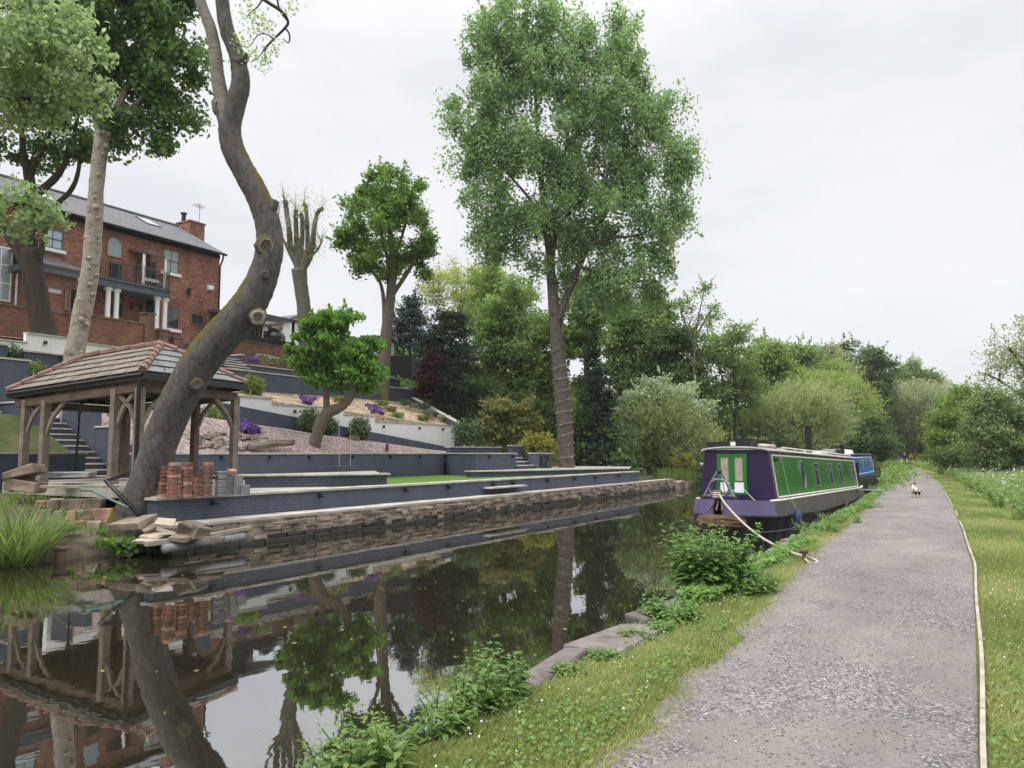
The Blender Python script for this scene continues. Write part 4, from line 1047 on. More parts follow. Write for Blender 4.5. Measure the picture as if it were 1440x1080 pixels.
# drain pipe along the waterline with timber posts
m_ = MB(); a, b = AZ(230, 772, .22), AZ(342, 755, .25); m_.tube([a, b], .085, 12); tag(m_.build('drain_pipe', M['brickgrey'], smooth=True), 'long grey drain pipe lying along the water edge', 'pipe')
m_ = MB(); m_.beam(AZ(205, 765, .33), AZ(270, 757, .36), .10, .09); m_.beam(AZ(270, 757, .36), AZ(352, 742, .42), .08, .07); tag(m_.build('timber_pole', M['plank']), 'weathered timber poles laid above the drain pipe', 'timber')
for px, py, lab in ((260, 772, 'short wooden stake holding the drain pipe'), (324, 760, 'taller wooden stake at right end of drain pipe')):
    p = AZ(px, py, .05); m_ = MB(); m_.boxb(p[0] - .06, p[0] + .06, p[1] - .06, p[1] + .06, -.4, .32 if px < 300 else .42); tag(m_.build('wooden_stake', M['plank'], bevel=.01), lab, 'stake')
# terracotta chimney pot at the water
p = AZ(84, 789, .02); m_ = MB(); m_.lathe([(.105, -.2), (.10, .17), (.10, .20), (.135, .22), (.14, .265), (.115, .27), (.09, .22), (.085, .08)], tuple(p), 18); tag(m_.build('chimney_pot', M['terracotta'], smooth=True), 'terracotta chimney pot standing at the water edge', 'pot')
# swing under the chestnut tree
sw = thing('swing', 'rope swing with wooden seat hanging before the long grey wall', 'swing', tuple(AX(485, 655, -21.4)))
a, b = AX(477, 656, -21.4), AX(493, 656, -21.4); ta, tb = AX(477, 545, -22.2), AX(493, 540, -22.2)
m_ = MB(); m_.tube([a, ta], .009, 4); m_.tube([b, tb], .009, 4); m_.build('rope', M['rope'], sw)
m_ = MB(); m_.beam(a - np.array([0, .12, 0]), b + np.array([0, .12, 0]), .22, .035); m_.build('seat', M['timber_dark'], sw)
# rockery stones and old log on gravel bed 1
for k in range(46):
    px = rnd.uniform(262, 372); py = 617 + rnd.uniform(-8, 16) + (px - 320) * .02
    if px > 352: py = rnd.uniform(618, 626)
    p = AX(px, py, -22.5 - (634 - py) * .05); b = MB()
    b.box((p[0], p[1], p[2]), (rnd.uniform(.3, .7), rnd.uniform(.2, .4), rnd.uniform(.08, .16)), rot=Matrix.Rotation(rnd.uniform(0, 3), 3, 'Z') @ Matrix.Rotation(rnd.uniform(-.3, .3), 3, 'X'), jit=.04)
    tag(b.build('rockery_stone', rnd.choice([M['stone_dark'], M['stone'], M['stone_grey']]), bevel=.02, seg=1), 'flat brown stone heaped in the rockery beside gazebo', 'stone', 'rockery stones beside the gazebo')
m_ = MB(); a, b = AX(350, 628, -22.4), AX(412, 622, -22.5); m_.tube([a, (a + b) / 2 + np.array([0, 0, .05]), b], [.13, .17, .13], 9, lump=.4); tag(m_.build('log', M['stone_dark']), 'long dark rotting log lying on the plum gravel', 'log')
p = AX(497, 622, -23.6); m_ = MB(); m_.lathe([(.34, -.2), (.3, .05), (.27, .28), (.02, .30)], tuple(p), 12); tag(m_.build('tree_stump', B['brown']), 'low cut tree stump on the plum gravel bed', 'stump')
p = AX(544, 633, -22.4); m_ = MB(); m_.box(p + np.array([0, 0, .12]), (.12, .12, .3), jit=.02); tag(m_.build('bed_light', M['rust']), 'tiny brown box light on gravel near wall', 'light')

# ================================================================== THE NARROWBOATS
BXc = -4.93
def loft(secs, mi=0, close=True):
    """secs: list of rings of points"""
    m_ = MB(); n = len(secs[0]); vs = [p for s in secs for p in s]; fs = []
    for i in range(len(secs) - 1):
        for k in range(n - 1): fs.append((i * n + k, i * n + k + 1, (i + 1) * n + k + 1, (i + 1) * n + k))
    m_.add(vs, fs, mi); return m_
nb = thing('narrowboat', 'purple and green narrowboat moored at the towpath, bow towards viewer', 'narrowboat', (BXc, 17.3, 0))
ST_ = [(0, .10), (.12, .32), (.35, .56), (.7, .77), (1.1, .91), (1.6, 1.0), (2.3, 1.04), (6, 1.05), (12, 1.05), (17, 1.05), (18.2, 1.0), (19.0, .8), (19.5, .35), (19.6, .05)]
def zst(s): return float(np.interp(s, [0, 1.3, 3, 7.5, 14, 20], [.66, .59, .53, .36, .30, .34]))   # upper rubbing strake
def zgw(s): return float(np.interp(s, [0, 1.3, 3, 17, 20], [1.02, .93, .90, .64, .66]))          # gunwale
def hullband(name, z0f, z1f, w0f, w1f, mat, s0=0, s1=19.6, both=True):
    m_ = MB(); st = [q for q in ST_ if s0 - 1e-6 <= q[0] <= s1 + 1e-6]
    st = sorted(set([(s0, float(np.interp(s0, *zip(*ST_)))), (s1, float(np.interp(s1, *zip(*ST_))))] + st))
    rows = []
    for sd_ in (-1, 1):
        b0 = len(m_.v); vs = []
        for s, w in st:
            vs += [(BXc + sd_ * w0f(s, w), 17.3 + s + (.16 * (1 - min(s, 1)) if z0f(s) < .1 else 0), z0f(s)), (BXc + sd_ * w1f(s, w), 17.3 + s, z1f(s))]
        fs = [(2 * i, 2 * i + 2, 2 * i + 3, 2 * i + 1) if sd_ > 0 else (2 * i + 1, 2 * i + 3, 2 * i + 2, 2 * i) for i in range(len(st) - 1)]
        m_.add(vs, fs)
    return m_.build(name, mat, nb)
flare = lambda s, w: w * float(np.interp(s, [0, 1, 3], [.2, .78, .97]))
hullband('lower_hull', lambda s: -.35, zst, flare, lambda s, w: w, M['hull'])
hullband('upper_hull', zst, zgw, lambda s, w: w, lambda s, w: max(.03, w - float(np.interp(s, [0, 2, 19], [.02, .07, .07]))), M['hullgrey'], 1.45)
hullband('bow_panel', zst, zgw, lambda s, w: w, lambda s, w: max(.03, w - float(np.interp(s, [0, 2, 19], [.02, .07, .07]))), M['lavender'], 0, 1.45)
def sidetube(name, zf, wf, r, mat, s0=0.0, s1=19.6):
    m_ = MB()
    for sd_ in (-1, 1):
        pts = []
        for s in np.linspace(s0, s1, 34) if s0 > 1 else np.concatenate([np.linspace(s0, 2.5, 12), np.linspace(3, s1, 22)]):
            w = float(np.interp(s, *zip(*ST_))); pts.append((BXc + sd_ * wf(s, w), 17.3 + s, zf(s)))
        m_.tube(pts, r, 6)
    return m_.build(name, mat, nb)
sidetube('rubbing_strake', zst, lambda s, w: w + .005, .028, M['hull'])
sidetube('lower_strake', lambda s: zst(s) - float(np.interp(s, [0, 3, 8], [.36, .34, .27])), lambda s, w: (flare(s, w) + w) / 2 + .015 if s < 3 else w + .005, .022, M['hullgrey'], .6)
sidetube('gunwale', lambda s: zgw(s) + .01, lambda s, w: max(.02, w - .07), .033, M['cream'], 1.3, 18.6)
m_ = MB(); st = ST_; vs = []
for s, w in st: vs += [(BXc - max(.02, w - .08), 17.3 + s, zgw(s) - .005), (BXc + max(.02, w - .08), 17.3 + s, zgw(s) - .005)]
m_.add(vs, [(2 * i, 2 * i + 1, 2 * i + 3, 2 * i + 2) for i in range(len(st) - 1)]); m_.build('deck', M['lavender'], nb)
# cabin
CY0, CY1 = 18.95, 34.4
def czb(y): return zgw(y - 17.3) - .01
def czt(y): return float(np.interp(y, [CY0, CY1], [2.12, 1.84]))
wb, wt_ = .92, .76
def cx_side(y, z, sd_=1):
    u = (z - czb(y)) / (czt(y) - czb(y)); return BXc + sd_ * (wb + (wt_ - wb) * u)
m_ = MB(); ysn = np.linspace(CY0, CY1, 12)
for sd_ in (-1, 1):
    vs = []
    for y in ysn: vs += [(BXc + sd_ * wb, y, czb(y)), (BXc + sd_ * wt_, y, czt(y))]
    m_.add(vs, [(2 * i, 2 * i + 2, 2 * i + 3, 2 * i + 1) for i in range(11)] if sd_ > 0 else [(2 * i + 1, 2 * i + 3, 2 * i + 2, 2 * i) for i in range(11)])
for y in (CY0, CY1):
    top = [(BXc + wt_ * math.cos(a), y, czt(y) + .075 * math.sin(a)) for a in np.linspace(0, math.pi, 9)]
    m_.add([(BXc - wb, y, czb(y)), (BXc + wb, y, czb(y))] + top, [tuple(range(11))])
m_.build('cabin', M['purple'], nb)
secs = []
for y in np.linspace(CY0 - .1, CY1 + .15, 6):
    secs.append([(BXc + (wt_ + .05) * math.cos(a), y, czt(y) + .004 + .09 * math.sin(a)) for a in np.linspace(0, math.pi, 11)])
m_ = loft(secs); m_.add(secs[0] , [tuple(range(11))])
secs2 = [[(p[0], p[1], p[2] - .03) for p in s] for s in secs]; m2 = loft(secs2); m_.add(m2.v, m2.f)
for sd_ in (-1, 1): m_.tube([(BXc + sd_ * (wt_ + .05), y, czt(y) - .01) for y in np.linspace(CY0 - .1, CY1 + .15, 8)], .025, 6)
m_.tube(secs2[0], .026, 6)
m_.build('cabin_roof', M['roofgrit'], nb)
def sidepatch(name, y0, y1, u0, u1, mat, off=.006, parent=nb, frame=None, th=.0, sd_=1, slant=0):
    m_ = MB(); n_ = max(2, int((y1 - y0) / 1.2)); vs = []
    for y in np.linspace(y0, y1, n_ + 1):
        for u in (u0, u1):
            z = czb(y) + (czt(y) - czb(y)) * u; vs.append((cx_side(y, z, sd_) + sd_ * off, y + slant * u, z))
    m_.add(vs, [(2 * i, 2 * i + 2, 2 * i + 3, 2 * i + 1) for i in range(n_)])
    return m_.build(name, mat, parent)
for sd_ in (1, -1):
    pn = sidepatch('side_panel', CY0 + .22, CY1 - .25, .07, .90, M['green'], .005, sd_=sd_)
    m_ = MB()
    def pt(y, u): z = czb(y) + (czt(y) - czb(y)) * u; return (cx_side(y, z, sd_) + sd_ * .008, y, z)
    ysl = np.linspace(CY0 + .22, CY1 - .25, 10)
    m_.tube([pt(y, .07) for y in ysl], .024, 5); m_.tube([pt(y, .90) for y in ysl], .022, 5)
    for y in (ysl[0], ysl[-1]): m_.tube([pt(y, .07), pt(y, .90)], .018, 5)
    m_.build('coach_line', M['cream'], pn)
    def sidewin(yc, wy, u0, u1, rnd_=False, glass='glass'):
        m_ = MB(); g_ = MB()
        if rnd_:
            cz = lambda a, r: pt(yc + r * math.cos(a), .5 + (r / .95) * math.sin(a))
            pts = [cz(a, wy) for a in np.linspace(0, 2 * math.pi, 25)]; m_.tube([(p[0] + sd_ * .012, p[1], p[2]) for p in pts], .022, 6, cap=False)
            g_.add([(p[0] + sd_ * .006, p[1], p[2]) for p in pts[:-1]], [tuple(range(24))])
        else:
            c = [pt(yc - wy / 2, u0), pt(yc + wy / 2, u0), pt(yc + wy / 2, u1), pt(yc - wy / 2, u1)]
            c = [(p[0] + sd_ * .012, p[1], p[2]) for p in c]; m_.tube(c + [c[0]], .022, 6)
            m_.tube([tuple((np.array(c[0]) * .3 + np.array(c[3]) * .7)), tuple((np.array(c[1]) * .3 + np.array(c[2]) * .7))], .012, 5)
            g_.add([(p[0] - sd_ * .004, p[1], p[2]) for p in c], [(0, 1, 2, 3)])
        w = m_.build('porthole' if rnd_ else 'window', M['steel'], nb); g_.build('pane', M[glass], w)
    sidewin(22.7, .30, 0, 0, True)
    for yc in (24.95, 27.6, 29.9, 33.0): sidewin(yc, .75 if yc < 30 else .6, .22, .78)
# headlamp, door, door glass, notices
m_ = MB(); p = pt(19.75, .8); m_ = MB(); m_.tube([(cx_side(19.6, 1.9) - .02, 19.55, 1.90), (cx_side(19.6, 1.9) + .12, 19.5, 1.90)], [.05, .06], 10); m_.build('side_lamp', M['steel'], nb)
m_ = MB(); m_.tube([(cx_side(19.2, 1.7, -1) + .02, 19.2, 1.75), (cx_side(19.2, 1.7, -1) - .14, 19.15, 1.75)], [.05, .06], 10); m_.build('side_lamp', M['steel'], nb)
DX = BXc - .10
for s in (-1, 1):
    x0, x1 = (DX - .36, DX - .003) if s < 0 else (DX + .003, DX + .36)
    m_ = MB(); m_.boxb(x0, x1, CY0 - .035, CY0 - .002, 1.05, 2.03); d_ = m_.build('door', M['green'], nb)
    xg0, xg1 = (x0 + .10, x1 - .08) if s < 0 else (x0 + .08, x1 - .10)
    m_ = MB(); m_.boxb(xg0, xg1, CY0 - .04, CY0 - .036, 1.38, 1.93); m_.build('curtained_pane', M['curtain'], d_)
    m_ = MB(); m_.boxb(xg0 - .02, xg1 + .02, CY0 - .041, CY0 - .036, 1.10, 1.34); m_.build('white_notice', M['white'], d_)
# bow: button fender, T-stud, folding frame with coiled rope, chain
m_ = MB(); m_.tube([(BXc - .47, 17.62, .50), (BXc - .36, 17.42, .51), (BXc - .17, 17.2, .51), (BXc, 17.13, .51), (BXc + .17, 17.2, .51), (BXc + .36, 17.42, .51), (BXc + .47, 17.62, .50)], [.10, .165, .19, .195, .19, .165, .10], 22, lump=.22)
m_.build('bow_fender', M['fender'], nb)
m_ = MB()
for a0, a1 in (((-.06, 17.4, 1.0), (-.2, 17.15, .74)), ((.06, 17.4, 1.0), (.14, 17.15, .76)), ((0, 17.38, 1.0), (0, 17.16, .78))): m_.tube([(BXc + a0[0], a0[1], a0[2]), (BXc + a1[0], a1[1], a1[2])], .025, 6)
m_.build('fender_chain', M['rust'], nb)
fr_ = thing('anchor_frame', 'grey triangular metal frame standing on the narrowboat bow', 'frame', (BXc, 17.7, 1.0))
m_ = MB(); ca = np.array([BXc - .1, 17.75, 1.0])
A_, B0, C0 = ca + [0, .1, .60], ca + [-.36, 0, .02], ca + [.36, 0, .02]
for a, b in ((A_ + [-.07, 0, 0], B0), (A_ + [.07, 0, 0], C0), (B0 + [0, .05, .05], C0 + [0, .05, .05]), (A_ + [-.07, 0, 0], A_ + [.07, 0, 0])): m_.tube([a, b], .028, 7)
ring = [ca + [.23 * math.cos(a), .02, .25 + .2 * math.sin(a)] for a in np.linspace(0, 2 * math.pi, 20)]; m_.tube(ring, .025, 7, cap=False)
for k in range(5): m_.tube([ca + [-.28 + .14 * k, .08, .04], A_ + [-.05 + .025 * k, 0, -.02]], .009, 4)
m_.build('metal_frame', M['steel'], fr_)
for k in (A_ + [0, 0, .02], B0, C0): m_ = MB(); m_.blob(tuple(k), (.065, .05, .06), 8, 6, 0); m_.build('rubber_corner', M['blackplastic'], fr_)
m_ = MB(); ts = ca + [.03, -.25, -.02]; m_.tube([ts, ts + [0, 0, .22]], .04, 8); m_.tube([ts + [-.11, 0, .2], ts + [.11, 0, .2]], .035, 8)
m_.build('mooring_stud', M['rust'], nb)
# mooring rope to pin
pin = AZ(1131, 790, .42)
rp = [ts + [0, 0, .15], ts + [.1, -.12, .12]]
e0, e1 = np.array(ts + [.1, -.15, .1]), np.array([pin[0], pin[1], .50])
for u in np.linspace(.08, 1, 14): rp.append(e0 * (1 - u) + e1 * u + np.array([0, 0, -.34 * 4 * u * (1 - u) * .62]))
m_ = MB(); m_.tube(rp, .021, 8)
for k in range(3): m_.tube([ts + [.075 * math.cos(a), .075 * math.sin(a), .08 + .045 * k] for a in np.linspace(0, 2 * math.pi, 12)], .027, 6, cap=False)
m_.tube([e1, e1 + [.05, .1, -.02], e1 + [.15, .10, -.06], e1 + [.19, 0, -.08], e1 + [.09, -.08, -.09], e1 + [.02, -.05, -.03]], .02, 7)
tag(m_.build('mooring_rope', M['rope'], smooth=True), 'thick pale mooring rope from the purple bow to iron pin', 'rope')
m_ = MB(); m_.tube([(pin[0], pin[1], .2), (pin[0], pin[1], .58)], [.022, .025], 8); m_.tube([(pin[0] - .06, pin[1], .575), (pin[0] + .06, pin[1], .575)], .03, 8); tag(m_.build('mooring_pin', M['rust']), 'iron mooring pin hammered into grass, rope looped round it', 'mooring pin')
m_ = MB(); m_.tube([(BXc - .0, 18.0, 1.15), (BXc + .35, 18.2, 1.22), (BXc + .58, 18.4, .92)], .012, 5); m_.build('loose_line', M['cream'], nb)
# blue fender hanging at hull side
ff = thing('boat_fender', 'dark blue plastic fender hanging on line against narrowboat side', 'fender', (-3.76, 20.0, .4))
m_ = MB(); m_.lathe([(.03, -.22), (.10, -.16), (.115, 0), (.10, .16), (.05, .2), (.035, .26)], (-3.74, 20.0, .42), 12); m_.build('body', M['fenderblue'], ff, smooth=True)
m_ = MB(); m_.tube([(-3.74, 20.0, .66), (-3.9, 20.02, .92), (cx_side(20, 2.0) + .03, 20.05, 2.1)], .007, 4); m_.build('line', M['rope'], ff)
# roof furniture
m_ = MB(); cy_ = 27.5; zc_ = czt(cy_) + .07; m_.tube([(BXc + .22, cy_, zc_), (BXc + .22, cy_, zc_ + .86)], .105, 12); m_.tube([(BXc + .22, cy_, zc_ + .86), (BXc + .22, cy_, zc_ + .92)], [.13, .13], 12); m_.build('stove_chimney', M['black'], nb)
m_ = MB()
for sd_ in (-1, 1):
    m_.tube([(BXc + sd_ * .66, y, czt(y) + .11) for y in np.linspace(21.0, 34.2, 12)], .018, 6)
    for y in np.linspace(21.2, 34, 9): m_.tube([(BXc + sd_ * .66, y, czt(y) + .03), (BXc + sd_ * .66, y, czt(y) + .11)], .014, 5)
m_.build('handrail', M['cream'], nb)
def roofbox(lab, x0, x1, y0, y1, h, name='planter_box', m='black', cat='planter'):
    z = czt(y0) + .075; t_ = MB(); t_.boxb(x0, x1, y0, y1, z, z + .02)
    for a, b, c, d in ((x0, x1, y0, y0 + .03), (x0, x1, y1 - .03, y1), (x0, x0 + .03, y0 + .03, y1 - .03), (x1 - .03, x1, y0 + .03, y1 - .03)): t_.boxb(a, b, c, d, z + .02, z + h)
    return tag(t_.build(name, M[m]), lab, cat)
roofbox('long low black trough with flowers on the boat roof front', BXc - .72, BXc - .05, 18.95, 19.3, .13)
roofbox('square black planter box on the boat roof beside the trough', BXc - .02, BXc + .34, 19.0, 19.7, .20)
roofbox('second black planter box on the boat roof behind first box', BXc + .1, BXc + .52, 20.1, 20.9, .20)
m_ = MB(); m_.boxb(BXc - .12, BXc + .0, 18.93, 18.945, czt(19) + .11, czt(19) + .2); tag(m_.build('white_label', M['white']), 'small white plate on the front of boat roof trough', 'plate')
m_ = MB(); m_.tube([(BXc + .42, 19.55, czt(19.6) + .12), (BXc + .6, 20.35, czt(20) + .11)], .055, 8); tag(m_.build('rolled_mat', M['coping'], smooth=True), 'pale rolled bundle lying on edge of narrowboat roof', 'bundle')
m_ = MB(); m_.tube([(BXc + .62, 20.5, czt(20) + .0), (BXc + .58, 20.45, czt(20) + .2), (BXc + .46, 20.4, czt(20) + .24), (BXc + .3, 20.4, czt(20) + .12)], .035, 6); tag(m_.build('rubber_tube', M['rust'], smooth=True), 'brown curved hose arched over narrowboat roof edge', 'hose')
for k, (x, y, sx, sy, h, m) in enumerate(((-.3, 24.6, .5, 1.1, .1, 'plank'), (.1, 29.5, .6, 1.6, .12, 'white'), (-.2, 31.8, .5, 1.0, .15, 'coping'), (.25, 32.6, .3, .8, .1, 'rust'))):
    m_ = MB(); m_.box((BXc + x, y, czt(y) + .085 + h / 2), (sx, sy, h), jit=.02); tag(m_.build(('plank_stack', 'folded_sheet', 'crate', 'tool_box')[k], M[m]), ('stack of grey planks lying on narrowboat roof', 'white folded sheet lying far along narrowboat roof', 'pale crate near the stern on narrowboat roof', 'rusty tool box near stern on narrowboat roof')[k], ('planks', 'sheet', 'crate', 'tool box')[k])
# stern: tiller, cushions
m_ = MB(); m_.tube([(BXc, 36.7, .6), (BXc, 36.75, 1.35), (BXc + .1, 35.6, 1.5)], .03, 7); m_.build('tiller', M['steel'], nb)
m_ = MB(); m_.boxb(BXc - .5, BXc + .75, 34.6, 35.7, zgw(17.5) + .0, zgw(17.5) + .18); m_.build('stern_cover', M['bedtan'], nb)
m_ = MB(); m_.boxb(BXc + .8, BXc + .93, 34.45, 34.55, zgw(17) + .02, 1.65); m_.build('stern_post', M['purple'], nb)
m_ = MB(); m_.box((-2.95 - bend(33), 33.3, .62), (1.3, .3, .05), rz=.2, jit=.01); tag(m_.build('gangplank', M['brickgrey']), 'grey gangplank laid from boat stern to bank', 'gangplank')
# blue boat astern
b2 = thing('narrowboat', 'bright blue narrowboat moored behind the green boat', 'narrowboat', (-5.3, 42, 0))
bx, by = -6.0, 40.6
m_ = MB(); st2 = [(0, .1), (.4, .6), (1.2, .95), (2.4, 1.03), (12, 1.03), (13, .6)]; vs = []
for sd_ in (-1, 1):
    vs = []
    for s, w in st2: vs += [(bx + sd_ * w * .95, by + s, -.3), (bx + sd_ * w, by + s, .85 - .02 * min(s, 6))]
    m_.add(vs, [(2 * i, 2 * i + 2, 2 * i + 3, 2 * i + 1) for i in range(5)])
vs = []
for s, w in st2: vs += [(bx - w, by + s, .85 - .02 * min(s, 6)), (bx + w, by + s, .85 - .02 * min(s, 6))]
m_.add(vs, [(2 * i, 2 * i + 1, 2 * i + 3, 2 * i + 2) for i in range(5)])
m_.build('hull', M['hull'], b2)
m_ = MB(); pb_, tb_ = .9, .74
def c2(y, z0=.8, z1=1.9): return [(bx - pb_, y, z0), (bx + pb_, y, z0), (bx + tb_, y, z1), (bx + .4, y, z1 + .06), (bx - .4, y, z1 + .06), (bx - tb_, y, z1)]
ra, rb = c2(by + 1.0), c2(by + 11)
m_.add(ra + rb, [(5, 4, 3, 2, 1, 0), (6, 7, 8, 9, 10, 11)] + [(i, (i + 1) % 6, 6 + (i + 1) % 6, 6 + i) for i in range(6)])
m_.build('cabin', M['blue'], b2)
m_ = MB(); m_.boxb(bx - .8, bx + .8, by + .9, by + 11.1, 1.972, 2.0); m_.build('cabin_roof', M['roofgrit'], b2)
m_ = MB()
sx = lambda z: bx + pb_ + (tb_ - pb_) * (z - .8) / 1.1 + .01
for y0, y1 in ((by + 1.5, by + 10.6),): m_.tube([(sx(.95), y0, .95), (sx(.95), y1, .95), (sx(1.8), y1, 1.8), (sx(1.8), y0, 1.8), (sx(.95), y0, .95)], .022, 5)
m_.build('coach_line', M['cream'], b2)
for k in range(5):
    y0 = by + 2 + k * 1.7; m_ = MB(); m_.add([(sx(1.2) + .006, y0, 1.2), (sx(1.2) + .006, y0 + .8, 1.2), (sx(1.7) + .006, y0 + .8, 1.7), (sx(1.7) + .006, y0, 1.7)], [(0, 1, 2, 3)]); m_.build('window', M['glass_pale'], b2)
m_ = MB(); m_.boxb(bx - .45, bx + .45, by + .97, by + .998, .9, 1.8); m_.build('door', M['black'], b2)
m_ = MB(); m_.tube([(bx + .2, by + 3, 2.0), (bx + .2, by + 3, 2.5)], .09, 9); m_.build('stove_chimney', M['black'], b2)
for k in range(3):
    m_ = MB(); m_.box((bx - .3 + .25 * k, by + 1.8 + k * 1.4, 2.12), (.5, .8, .24), jit=.05); tag(m_.build('roof_bag', M[('roofgrit', 'black', 'white')[k]]), ('pale bundle at the front of blue boat roof', 'black sack in the middle of blue boat roof', 'white bundle furthest along blue boat roof')[k], 'bundle')

# ================================================================== FOLIAGE
def leaves(P, S, up=.35, aspect=.55, droop=.0, fold=.12, out=None):
    """one folded leaf face per point; returns (4n,3)"""
    n = len(P)
    nr = rng.normal(size=(n, 3)); nr /= np.linalg.norm(nr, axis=1)[:, None]
    nr[:, 2] += up
    if out is not None: nr += out * .6
    nr /= np.linalg.norm(nr, axis=1)[:, None]
    d = rng.normal(size=(n, 3)); d[:, 2] -= droop
    d -= nr * (d * nr).sum(1)[:, None]; d /= np.linalg.norm(d, axis=1)[:, None] + 1e-9
    w = np.cross(nr, d); S = np.asarray(S)[:, None]
    b = P - d * S * .5
    V = np.stack([b, b + d * S * .45 + w * S * aspect * .5 + nr * S * fold, b + d * S, b + d * S * .45 - w * S * aspect * .5 + nr * S * fold], 1)
    return V.reshape(-1, 3)
def ellipsoid_points(c, r, n, bias=2.2, low=0):
    d = rng.normal(size=(n, 3)); d /= np.linalg.norm(d, axis=1)[:, None]
    if low: d[:, 2] = np.where(d[:, 2] < -low, -d[:, 2], d[:, 2])
    q = rng.random(n) ** (1 / bias)
    return np.asarray(c) + d * np.asarray(r) * q[:, None], d
def clumped(blobs, nclump, nleaf, cr, flat=.75, bias=3.0, low=0):
    """blobs [(c, r)] -> leaf points, clump centres, tints, outward dirs"""
    vol = np.array([r[0] * r[2] + r[0] * r[1] * .3 for c, r in blobs]); vol = vol / vol.sum()
    C, D_ = [], []
    for (c, r), f in zip(blobs, vol):
        p, d = ellipsoid_points(c, r, max(2, int(round(nclump * f))), bias, low); C.append(p); D_.append(d)
    C = np.concatenate(C); D_ = np.concatenate(D_); k = len(C)
    sz = cr * (0.6 + .8 * rng.random(k)); ct = rng.random(k)
    idx = rng.integers(0, k, nleaf)
    g = rng.normal(size=(nleaf, 3)) * .55; ln = np.linalg.norm(g, axis=1); g *= (np.minimum(ln, 1.5) / (ln + 1e-9))[:, None]
    P = C[idx] + g * sz[idx][:, None] * np.array([1, 1, flat])
    tint = np.clip(.30 + .45 * (ct[idx] - .5) + .32 * rng.normal(size=nleaf) * .6 + .18, 0, 1)
    return P, C, tint, D_[idx]
def px_blobs(bl, D):
    o = []
    for q in bl:
        px, py, rx, ry = q[:4]; dd = q[4] if len(q) > 4 else 0
        c = AD(px, py, D + dd); k = (D + dd) / FPX; o.append((c, np.array([rx * k, rx * k, ry * k])))
    return o
def limb(m_, pts, rad, n=7, lump=.1, sub=4):
    """smooth path through points"""
    P = [Vector([float(c) for c in p]) for p in pts]; Q, RR = [], []
    for i in range(len(P) - 1):
        p0 = P[max(i - 1, 0)]; p1, p2 = P[i], P[i + 1]; p3 = P[min(i + 2, len(P) - 1)]
        for k in range(sub):
            u = k / sub
            Q.append(.5 * ((2 * p1) + (p2 - p0) * u + (2 * p0 - 5 * p1 + 4 * p2 - p3) * u * u + (3 * p1 - p0 - 3 * p2 + p3) * u ** 3)); RR.append(rad[i] * (1 - u) + rad[i + 1] * u)
    Q.append(P[-1]); RR.append(rad[-1]); m_.tube(Q, RR, n, lump=lump)
def px_limb(m_, pts, D, n=8, lump=.1, sub=4):
    P, Rr = [], []
    for q in pts:
        dd = q[3] if len(q) > 3 else 0; P.append(AD(q[0], q[1], D + dd)); Rr.append(q[2] / 2 * (D + dd) / FPX)
    limb(m_, P, Rr, n, lump, sub)
